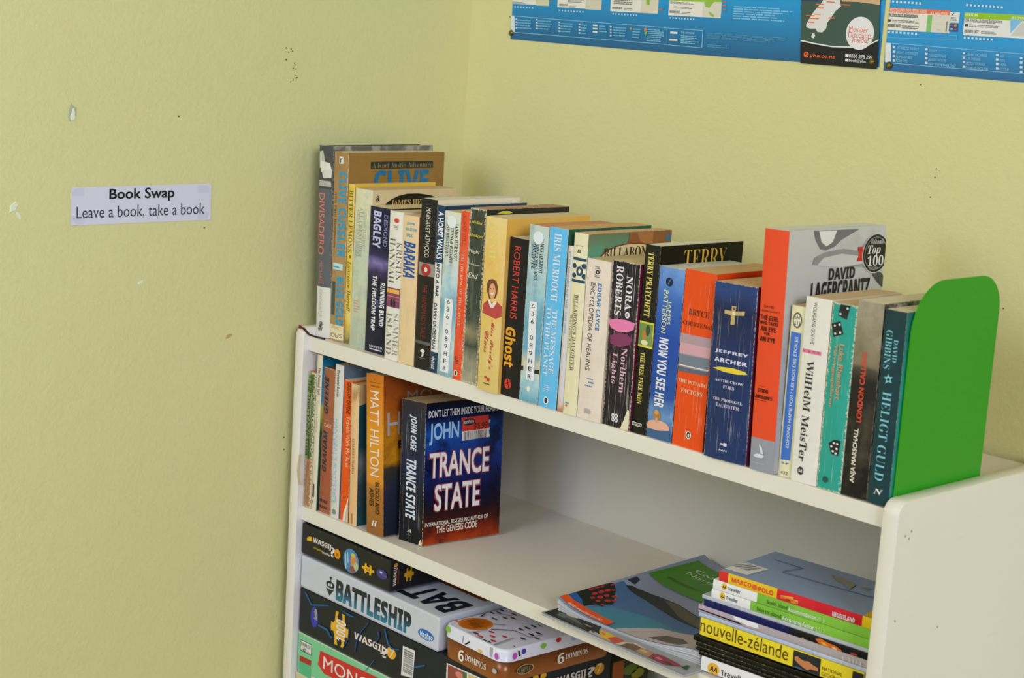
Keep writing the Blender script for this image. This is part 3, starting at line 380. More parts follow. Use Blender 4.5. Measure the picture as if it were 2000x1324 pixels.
   ('E','F','publisher_mark','#84847c',None,[(3.59,3.84),(12.2,10.9)])]),
 dict(key='orange', d=0.108, label='slim curled orange paperback showing its white pages at the foot, on the middle shelf', spine=([(0, '#ee5c18')], 'L', ('#d84a14', 20, 0.3), 0.8, 0, 0.4), front=([(0, '#ee5c18')], 'L', ('#d84a14', 20, 0.3), 0.8, 0, 0.4), back=([(0, '#ee5c18')], 'L', ('#d84a14', 20, 0.3), 0.8, 0, 0.4), pages='#cfc4a4', h=0.17911, w=0.01586, loc=(0.07169, 0.007, -0.22141), ry=-0.01906,
  dec=[('T','F','author_lettering','#54220f',('GRAHAM GREENE','b','D'),[(7.26,176.9),(14.23,137.04)]),
   ('T','F','title_lettering','#f2c8a0',('Travels With My Aunt','sr','D'),[(6.05,134.13),(14.91,69.06)]),
   ('P','F','page_flap','#dad2bc',None,[(6.95,-0.21),(7.85,9.41),(13.29,23.56),(16.87,36.37),(18.16,19.49),(16.19,0.26)]),
   ('P','F','page_flap','#b9a888',None,[(10.9,0.18),(14.14,19.1),(17.0,32.98),(14.19,0.51)]),
   ('E','F','publisher_mark','#231a16',None,[(6.91,28.04),(8.94,32.12)])]),
 dict(key='gulliver', d=0.108, label='tan paperback with a torn frayed spine top and dark teal cover', spine=([(0, '#dcb27a')], 'L', ('#c9a06a', 40, 0.4), 1.6, 1.0, 0.4), front=([(0, '#1c4a52'), (0.3, '#3c4a4c'), (0.45, '#6d7470'), (0.55, '#1c4248'), (1, '#17454e')], 'L', ('#12343c', 14, 0.5), 0.8, 0, 0.4), back=([(0, '#dcb27a')], 'L', ('#c9a06a', 40, 0.4), 1.6, 1.0, 0.4), pages='#c3a06c', frontcut=0.86, h=0.17807, w=0.01458, loc=(0.09352, 0.0045, -0.22141), ry=-0.03751,
  dec=[('T','F','title_lettering','#8a6038',("GULLIVER'S TRAVELS",'s','D'),[(4.49,109.77),(8.95,65.14)]),
   ('L','F','fine_print','#a07848',6,[(4.58,14.8),(8.67,2.19)])]),
 dict(key='hilton', d=0.128, label='glowing orange paperback leaning left, with tall white capitals, on the middle shelf', spine=([(0, '#8c5a2c'), (0.3, '#a8702c'), (0.33, '#d08a2c'), (0.6, '#d6902a'), (0.85, '#cf8024'), (1, '#bf6c1c')], 'L', ('#b0641c', 14, 0.35), 0.3, 0, 0.4), front=([(0, '#1f2430'), (0.3, '#2a3040'), (0.42, '#3c3628'), (0.46, '#c98a1c'), (0.6, '#d08a1c'), (0.8, '#a8561c'), (1, '#7c3c1a')], 'L', ('#5c3018', 22, 0.55), 0.2, 0, 0.4), back=([(0, '#8c5a2c'), (0.3, '#a8702c'), (0.33, '#d08a2c'), (0.6, '#d6902a'), (0.85, '#cf8024'), (1, '#bf6c1c')], 'L', ('#b0641c', 14, 0.35), 0.3, 0, 0.4), pages='#a8905c', h=0.19729, w=0.03226, loc=(0.13047, 0.0035, -0.22141), ry=-0.07279,
  dec=[('T','F','series_lettering','#54300f',('A','sr','H'),[(15.31,192.19),(17.98,190.62)]),
   ('T','F','series_lettering','#54300f',('JOE HUNTER','sr','H'),[(5.98,188.03),(28.01,186.51)]),
   ('T','F','series_lettering','#54300f',('THRILLER','sr','H'),[(7.98,183.78),(26.04,182.0)]),
   ('T','F','author_lettering','#f0e8d8',('MATT HILTON','n','D'),[(7.97,177.2),(25.35,72.44)]),
   ('T','F','title_lettering','#35240f',('BLOOD AND','b','D'),[(18.4,65.62),(26.35,25.98)]),
   ('T','F','title_lettering','#35240f',('ASHES','b','D'),[(6.51,56.75),(15.68,34.68)]),
   ('T','F','publisher_mark','#ece4d4',('H','I','H'),[(10.74,17.26),(22.53,10.25)]),
   ('L','F','fine_print','#d8c8b0',1,[(10.03,7.08),(22.19,7.15)]),
   ('T','R','cover_lettering','#a8a4a4',('H','n','H'),[(6.05,151.86),(25.72,123.33)]),
   ('T','R','cover_lettering','#2c1a10',('B','B','H'),[(22.7,116.24),(29.69,106.56)]),
   ('T','R','cover_lettering','#8c7c70',('MO','n','H'),[(36.58,175.61),(75.9,162.67)])]),
 dict(key='case', d=0.111, label='thick navy paperback facing forward with white ghostly title and a red price sticker', spine=([(0, '#15151c'), (0.35, '#171926'), (0.55, '#20253f'), (0.8, '#232a36'), (1, '#30282e')], 'L', ('#1c2030', 20, 0.4), 0.6, 0.25, 0.4), front=([(0, '#a03a14'), (0.07, '#7a2610'), (0.15, '#3c1610'), (0.24, '#17101a'), (0.36, '#121538'), (0.55, '#1a2868'), (0.78, '#1c4a9c'), (0.88, '#101c44'), (1, '#0c0d18')], 'L', ('#100c16', 26, 0.8), 0.5, 0, 0.25), back=([(0, '#15151c'), (0.35, '#171926'), (0.55, '#20253f'), (0.8, '#232a36'), (1, '#30282e')], 'L', ('#1c2030', 20, 0.4), 0.6, 0.25, 0.4), pages='#a58c5e', rz=0.1, skew=0.22, bulge=0.4, h=0.17492, w=0.03953, loc=(0.17443, 0.0185, -0.22141), ry=-0.03168,
  dec=[('T','F','author_lettering','#dde4ee',('JOHN CASE','X','D'),[(13.6,157.58),(25.92,113.83)]),
   ('T','F','title_lettering','#dde4ee',('TRANCE STATE','X','D'),[(10.26,103.18),(27.09,29.78)]),
   ('T','F','publisher_mark','#c9c6c0',('A','I','H'),[(13.88,16.97),(22.61,12.65)]),
   ('L','F','fine_print','#b9b6b0',1,[(12.94,9.31),(23.4,9.75)]),
   ('P','F','torn_corner','#d8cca0',None,[(33.66,-0.36),(35.41,4.82),(37.24,7.82),(39.35,4.33),(39.53,0.0)]),
   ('T','R','cover_lettering','#d8d8d8',("DON'T LET THEM INSIDE YOUR HEAD...",'N','H'),[(3.78,165.7),(102.19,156.69)]),
   ('T','R','cover_lettering','#9cc8e8',('JOHN','O','H'),[(5.58,149.55),(47.04,123.0)]),
   ('T','R','cover_lettering','#9cc8e8',('CASE','O','H'),[(51.18,146.7),(91.87,124.4)]),
   ('T','R','title_halo','#8c2c34',('TRANCE','h','H'),[(5.57,114.44),(92.96,80.98)]),
   ('T','R','cover_lettering','#e4e2dc',('TRANCE','O','H'),[(6.84,113.43),(91.87,82.0)]),
   ('T','R','title_halo','#8c2c34',('STATE','h','H'),[(13.92,74.59),(80.92,39.4)]),
   ('T','R','cover_lettering','#e4e2dc',('STATE','O','H'),[(15.21,73.56),(79.57,40.48)]),
   ('T','R','cover_lettering','#d4cfc0',('INTERNATIONAL BESTSELLING AUTHOR OF','N','H'),[(3.11,28.09),(93.09,22.89)]),
   ('T','R','cover_lettering','#d8cbb8',('THE GENESIS CODE','N','H'),[(18.8,21.94),(77.84,13.25)]),
   ('P','R','price_sticker','#c8382e',None,[(49.68,152.76),(88.84,152.88),(90.53,125.43),(51.81,124.25)]),
   ('E','R','price_sticker','#231c1e',None,[(50.9,142.37),(69.76,150.95)]),
   ('T','R','price_sticker','#e8d8d0',('Hot Price','sbi','H'),[(52.35,149.21),(67.82,144.59)]),
   ('T','R','price_lettering','#2a1416',('$5.99','sbi','H'),[(67.82,144.59),(87.49,135.96)]),
   ('P','R','price_sticker','#e4dcd4',None,[(51.36,135.72),(89.83,135.72),(90.53,125.43),(51.81,124.25)]),
   ('B','R','barcode','#2c2628','H',[(54.18,134.99),(87.18,124.9)])]),
]
LYING = [
 dict(key='aa3', loc=(0.86128, 0.02056, -0.21841), rz=0.08727, ry=-1.5708, w=0.0145, h=0.19, d=0.148, label='white and green travel booklet at the bottom of the stack on the right', spine=([(0, '#5f9e3a'), (0.42, '#5f9e3a'), (0.47, '#e0dfda'), (1, '#e0dfda')], 'C', None, 0.15, 0, 0.4), front=([(0, '#5f9e3a'), (0.55, '#4f8c2c'), (0.6, '#d8d8cc'), (1, '#d8d8cc')], 'C', None, 0.5, 0, 0.4), back=([(0, '#5f9e3a'), (0.42, '#5f9e3a'), (0.47, '#e0dfda'), (1, '#e0dfda')], 'C', None, 0.15, 0, 0.4), pages='#d8d2c4', cat='book',
  dec=[('E','F','badge','#efb63c',None,[(-1.15,167.47),(11.52,181.73)]),
   ('T','F','badge_lettering','#2a241c',('AA','X','D'),[(7.84,179.21),(2.32,169.97)]),
   ('T','F','title_lettering','#3a3c40',('Traveller','sb','D'),[(8.02,165.41),(1.65,134.42)])]),
 dict(key='dark1', loc=(0.86325, 0.02108, -0.20371), rz=0.08727, ry=-1.5708, w=0.0035, h=0.196, d=0.16, label='glossy black magazine lowest of the four under the yellow guide, thin white edge', spine=([(0, '#121311')], 'L', ('#2a2c22', 30, 0.4), 0.3, 0, 0.15), front=([(0, '#121311')], 'L', ('#2a2c22', 30, 0.4), 0.3, 0, 0.15), back=([(0, '#121311')], 'L', ('#2a2c22', 30, 0.4), 0.3, 0, 0.15), pages='#d8d2c4', cat='magazine',
  dec=[]),
 dict(key='dark2', loc=(0.86125, 0.02126, -0.19981), rz=0.08727, ry=-1.5708, w=0.004, h=0.198, d=0.16, label='glossy black magazine second from the bottom of the four under the yellow guide', spine=([(0, '#0f100e')], 'L', ('#23251c', 30, 0.4), 0.3, 0, 0.15), front=([(0, '#0f100e')], 'L', ('#23251c', 30, 0.4), 0.3, 0, 0.15), back=([(0, '#0f100e')], 'L', ('#23251c', 30, 0.4), 0.3, 0, 0.15), pages='#d8d2c4', cat='magazine',
  dec=[]),
 dict(key='dark3', loc=(0.86025, 0.02126, -0.19541), rz=0.08727, ry=-1.5708, w=0.004, h=0.198, d=0.16, label='glossy black magazine third from the bottom of the four under the yellow guide', spine=([(0, '#141511')], 'L', ('#2c2c20', 30, 0.4), 0.3, 0, 0.15), front=([(0, '#141511')], 'L', ('#2c2c20', 30, 0.4), 0.3, 0, 0.15), back=([(0, '#141511')], 'L', ('#2c2c20', 30, 0.4), 0.3, 0, 0.15), pages='#d8d2c4', cat='magazine',
  dec=[]),
 dict(key='dark4', loc=(0.86073, 0.02161, -0.19101), rz=0.08727, ry=-1.5708, w=0.0052, h=0.202, d=0.16, label='glossy black magazine uppermost of the four, right under the yellow guide', spine=([(0, '#0e0f0d')], 'L', ('#3a2c14', 20, 0.4), 0.2, 0, 0.15), front=([(0, '#0e0f0d')], 'L', ('#3a2c14', 20, 0.4), 0.2, 0, 0.15), back=([(0, '#0e0f0d')], 'L', ('#3a2c14', 20, 0.4), 0.2, 0, 0.15), pages='#d8d2c4', cat='magazine',
  dec=[]),
 dict(key='nz', loc=(0.85209, 0.02021, -0.18301), rz=0.08727, ry=-1.5708, w=0.018, h=0.186, d=0.13, label='thick bright yellow travel guide with black lowercase title in the stack', spine=([(0, '#e4ce2e')], 'L', ('#d2b824', 20, 0.2), 0.1, 0, 0.4), front=([(0, '#e4ce2e')], 'L', ('#d2b824', 20, 0.2), 0.1, 0, 0.4), back=([(0, '#e4ce2e')], 'L', ('#d2b824', 20, 0.2), 0.1, 0, 0.4), pages='#d8d2c4', cat='book',
  dec=[('T','F','title_lettering','#55431c',('nouvelle-zélande','sr','D'),[(17.46,185.68),(3.88,82.44)]),
   ('R','F','picture_panel','#23262a',None,[(16.99,76.65),(-1.8,46.34)]),
   ('P','F','picture_print','#b9784a',None,[(10.78,74.7),(12.27,71.7),(10.48,68.34),(9.8,63.23),(10.94,59.6),(8.63,54.34),(7.6,48.63),(4.23,48.63),(4.06,56.33),(1.82,59.84),(3.03,65.0),(6.05,71.65),(7.96,74.64)]),
   ('P','F','picture_print','#3f5878',None,[(1.84,74.23),(1.88,68.66),(0.67,63.49),(0.02,58.39),(-2.72,58.09),(-1.46,73.87)]),
   ('T','F','publisher_mark','#4c3c18',('NATIONAL','sr','D'),[(10.63,44.15),(7.18,21.99)]),
   ('T','F','publisher_mark','#4c3c18',('GEOGRAPHIC','sr','D'),[(5.33,44.31),(1.61,16.17)]),
   ('R','F','picture_panel','#1c1e22',None,[(16.43,11.74),(-0.12,-3.92)])]),
 dict(key='pale', loc=(0.86623, 0.02169, -0.16451), rz=0.08727, ry=-1.5708, w=0.004, h=0.203, d=0.14, label='pale blue thin brochure lying on the yellow guide', spine=([(0, '#b4bcc4'), (1, '#a8b4c8')], 'L', ('#7c90b4', 30, 0.4), 0.1, 0, 0.4), front=([(0, '#b4bcc4'), (1, '#a8b4c8')], 'L', ('#7c90b4', 30, 0.4), 0.1, 0, 0.4), back=([(0, '#b4bcc4'), (1, '#a8b4c8')], 'L', ('#7c90b4', 30, 0.4), 0.1, 0, 0.4), pages='#d8d2c4', cat='brochure',
  dec=[]),
 dict(key='grey', loc=(0.86373, 0.02161, -0.16011), rz=0.08727, ry=-1.5708, w=0.0075, h=0.202, d=0.14, label='mauve grey magazine with white stroke marks near its right end', spine=([(0, '#a8a09c'), (0.4, '#a49a9a'), (1, '#a89aa4')], 'L', ('#b9aca8', 30, 0.3), 0.1, 0, 0.4), front=([(0, '#a8a09c'), (0.4, '#a49a9a'), (1, '#a89aa4')], 'L', ('#b9aca8', 30, 0.3), 0.1, 0, 0.4), back=([(0, '#a8a09c'), (0.4, '#a49a9a'), (1, '#a89aa4')], 'L', ('#b9aca8', 30, 0.3), 0.1, 0, 0.4), pages='#d8d2c4', cat='magazine',
  dec=[('P','F','cover_print','#d8d8d8',None,[(7.47,160.46),(8.62,148.58),(7.35,131.29),(2.71,129.49),(2.28,142.61),(4.09,158.1)]),
   ('P','F','cover_print','#16162a',None,[(3.31,204.37),(2.61,153.27),(1.33,147.81),(0.93,153.09),(2.16,204.26)]),
   ('P','F','cover_print','#c9c0c0',None,[(3.83,36.33),(3.73,34.86),(-1.25,34.79),(-1.07,36.02)]),
   ('P','F','cover_print','#c9c0c0',None,[(4.07,29.1),(3.97,27.64),(-0.99,27.56),(-0.82,28.78)]),
   ('P','F','cover_print','#c9c0c0',None,[(4.48,24.93),(4.38,23.48),(-0.57,23.39),(-0.4,24.61)]),
   ('P','F','cover_print','#c9c0c0',None,[(4.31,21.91),(4.21,20.46),(-0.73,20.37),(-0.56,21.59)]),
   ('P','F','cover_print','#c9c0c0',None,[(4.47,17.14),(4.37,15.69),(-0.56,15.61),(-0.39,16.82)])]),
 dict(key='blue', loc=(0.86425, 0.02108, -0.15231), rz=0.08727, ry=-1.5708, w=0.0068, h=0.196, d=0.14, label='navy blue magazine with an orange fiery picture at its right end', spine=([(0, '#17171a'), (0.42, '#1c1a1a'), (0.48, '#15162c'), (0.54, '#171c54'), (1, '#1a1f58')], 'L', ('#10122c', 20, 0.4), 0.2, 0, 0.15), front=([(0, '#17171a'), (0.42, '#1c1a1a'), (0.48, '#15162c'), (0.54, '#171c54'), (1, '#1a1f58')], 'L', ('#10122c', 20, 0.4), 0.2, 0, 0.15), back=([(0, '#17171a'), (0.42, '#1c1a1a'), (0.48, '#15162c'), (0.54, '#171c54'), (1, '#1a1f58')], 'L', ('#10122c', 20, 0.4), 0.2, 0, 0.15), pages='#d8d2c4', cat='magazine',
  dec=[('P','F','fire_picture','#c8641c',None,[(4.28,66.85),(6.09,60.86),(4.65,54.53),(3.76,44.63),(1.8,38.33),(-1.59,36.73),(-2.33,42.73),(-1.28,53.87),(1.04,62.77)]),
   ('P','F','fire_picture','#e8b43c',None,[(3.39,60.55),(3.21,55.6),(0.7,52.86),(0.87,57.8)]),
   ('P','F','fire_picture','#f0c890',None,[(1.96,48.71),(2.15,44.45),(0.54,42.44),(-0.37,47.22)]),
   ('P','F','fire_picture','#a83c28',None,[(2.35,29.32),(2.89,23.97),(1.83,20.26),(0.04,26.05)]),
   ('E','F','fire_picture','#c98c2c',None,[(0.15,78.96),(1.57,81.22)])]),
 dict(key='mag1', loc=(0.86843, 0.02169, -0.14511), rz=0.08727, ry=-1.5708, w=0.0038, h=0.203, d=0.14, label='thin silver grey magazine under the two green travel booklets', spine=([(0, '#b0b6bc')], 'L', ('#8c98a4', 30, 0.4), 0.1, 0, 0.4), front=([(0, '#b0b6bc')], 'L', ('#8c98a4', 30, 0.4), 0.1, 0, 0.4), back=([(0, '#b0b6bc')], 'L', ('#8c98a4', 30, 0.4), 0.1, 0, 0.4), pages='#d8d2c4', cat='magazine',
  dec=[]),
 dict(key='aa2', loc=(0.86678, 0.02056, -0.14091), rz=0.08727, ry=-1.5708, w=0.009, h=0.19, d=0.125, label='lower of the two matching white and green booklets near the stack top', spine=([(0, '#7bb53c'), (0.52, '#74ae3a'), (0.7, '#74ae3a'), (0.7543, '#e2e2de'), (1, '#e2e2de')], 'C', None, 0.15, 0, 0.4), front=([(0, '#7bb53c'), (0.52, '#74ae3a'), (0.7, '#74ae3a'), (0.7543, '#e2e2de'), (1, '#e2e2de')], 'C', None, 0.15, 0, 0.4), back=([(0, '#7bb53c'), (0.52, '#74ae3a'), (0.7, '#74ae3a'), (0.7543, '#e2e2de'), (1, '#e2e2de')], 'C', None, 0.15, 0, 0.4), pages='#d8d2c4', cat='book',
  dec=[('E','F','badge','#efc03c',None,[(1.07,173.63),(8.4,180.07)]),
   ('T','F','badge_lettering','#2a241c',('AA','X','D'),[(6.08,178.85),(2.84,174.28)]),
   ('T','F','series_lettering','#3a4450',('Traveller','sb','D'),[(6.5,172.38),(2.6,158.71)]),
   ('T','F','title_lettering','#2c4a20',('North Island','sr','D'),[(5.78,135.78),(1.41,108.27)]),
   ('T','F','title_lettering','#eef2e4',('Accommodation','sb','D'),[(5.11,107.01),(1.01,70.81)]),
   ('T','F','title_lettering','#bcd894',('2017','sr','D'),[(4.91,69.71),(0.77,59.18)])]),
 dict(key='aa1', loc=(0.86778, 0.02056, -0.13141), rz=0.08727, ry=-1.5708, w=0.0096, h=0.19, d=0.125, label='upper of the two matching white and green booklets near the stack top', spine=([(0, '#7bb53c'), (0.5, '#74ae3a'), (0.7, '#74ae3a'), (0.7254, '#e2e2de'), (1, '#e2e2de')], 'C', None, 0.15, 0, 0.4), front=([(0, '#7bb53c'), (0.5, '#74ae3a'), (0.7, '#74ae3a'), (0.7254, '#e2e2de'), (1, '#e2e2de')], 'C', None, 0.15, 0, 0.4), back=([(0, '#7bb53c'), (0.5, '#74ae3a'), (0.7, '#74ae3a'), (0.7254, '#e2e2de'), (1, '#e2e2de')], 'C', None, 0.15, 0, 0.4), pages='#d8d2c4', cat='book',
  dec=[('E','F','badge','#efc03c',None,[(2.03,173.46),(8.75,179.89)]),
   ('T','F','badge_lettering','#2a241c',('AA','X','D'),[(6.76,178.81),(3.64,174.12)]),
   ('T','F','series_lettering','#3a4450',('Traveller','sb','D'),[(7.04,171.94),(3.14,157.49)]),
   ('T','F','title_lettering','#2c4a20',('South Island','sr','D'),[(6.61,126.64),(2.49,103.24)]),
   ('T','F','title_lettering','#eef2e4',('Accommodation','sb','D'),[(5.89,102.18),(1.82,70.91)]),
   ('T','F','title_lettering','#bcd894',('2016','sr','D'),[(5.92,70.24),(2.39,61.52)])]),
 dict(key='marco', loc=(0.8683, 0.02004, -0.12141), rz=0.08727, ry=-1.5708, w=0.0103, h=0.184, d=0.098, label='red and yellow map guide with blue back cover on top of the stack', spine=([(0, '#e4bc18'), (0.1239, '#c0202c'), (0.4, '#c8282e'), (0.6321, '#eec22c'), (0.9393, '#c8302c'), (1, '#c8302c')], 'C', None, 0.1, 0, 0.4), front=([(0, '#8c9cb4')], 'L', ('#8496b0', 20, 0.3), 0.1, 0, 0.2), back=([(0, '#e4bc18'), (0.1239, '#c0202c'), (0.4, '#c8282e'), (0.6321, '#eec22c'), (0.9393, '#c8302c'), (1, '#c8302c')], 'C', None, 0.1, 0, 0.4), pages='#d8d2c4', cat='book',
  dec=[('T','F','title_lettering','#cf4a2c',('MARCO','B','D'),[(7.38,168.83),(2.8,145.68)]),
   ('E','F','globe_mark','#cf5a34',None,[(1.61,138.74),(7.54,144.72)]),
   ('T','F','title_lettering','#cf4a2c',('POLO','B','D'),[(6.92,137.47),(1.98,120.43)]),
   ('P','F','caption_bar','#e8a03c',None,[(5.32,111.94),(7.11,97.66),(4.28,97.35),(2.04,111.59)]),
   ('P','F','caption_bar','#e8a03c',None,[(4.39,100.9),(5.3,92.17),(1.97,92.05),(0.82,100.01)]),
   ('T','F','caption_lettering','#a8301c',('mit Insider','sbi','D'),[(5.09,111.13),(2.4,97.81)]),
   ('T','F','caption_lettering','#a8301c',('Tipps','sbi','D'),[(4.48,99.37),(1.69,92.44)]),
   ('T','F','title_lettering','#efe6e6',('NEUSEELAND','B','D'),[(5.67,54.49),(1.0,30.47)]),
   ('P','R','barcode_label','#dcd8cc',None,[(7.32,184.43),(25.18,188.2),(42.25,179.67),(42.02,154.66),(8.69,157.91)]),
   ('P','R','barcode','#7c7c7a',None,[(21.31,185.48),(39.82,178.0),(39.71,175.9),(20.92,183.17)]),
   ('P','R','barcode','#8c8c88',None,[(20.66,181.64),(39.44,174.36),(39.37,170.94),(20.48,177.46)]),
   ('P','R','barcode','#7c7c7a',None,[(20.23,175.93),(38.79,169.2),(38.55,166.35),(20.18,172.53)]),
   ('P','R','barcode','#8c8c88',None,[(20.09,170.45),(37.98,164.62),(37.94,159.91),(20.25,165.2)]),
   ('P','R','cover_print','#e8bc18',None,[(-6.3,19.35),(8.0,23.11),(19.24,23.8),(-4.41,10.46)]),
   ('P','R','map_line','#5c6c80',None,[(72.64,169.09),(73.84,169.08),(73.0,134.61),(71.01,134.39)]),
   ('P','R','map_line','#5c6c80',None,[(71.87,135.47),(72.38,134.22),(45.83,140.64),(46.1,142.14)]),
   ('P','R','map_line','#5c6c80',None,[(45.96,141.39),(51.94,43.04),(50.2,42.01),(44.46,140.4)]),
   ('P','R','map_land','#8f8c74',None,[(77.92,105.14),(78.3,96.39),(76.29,81.16),(70.9,72.88),(53.52,69.89),(61.74,79.9),(67.33,92.19)]),
   ('P','R','map_land','#8f8c74',None,[(68.55,66.47),(74.04,62.25),(72.14,55.55),(66.56,57.82)])]),
]
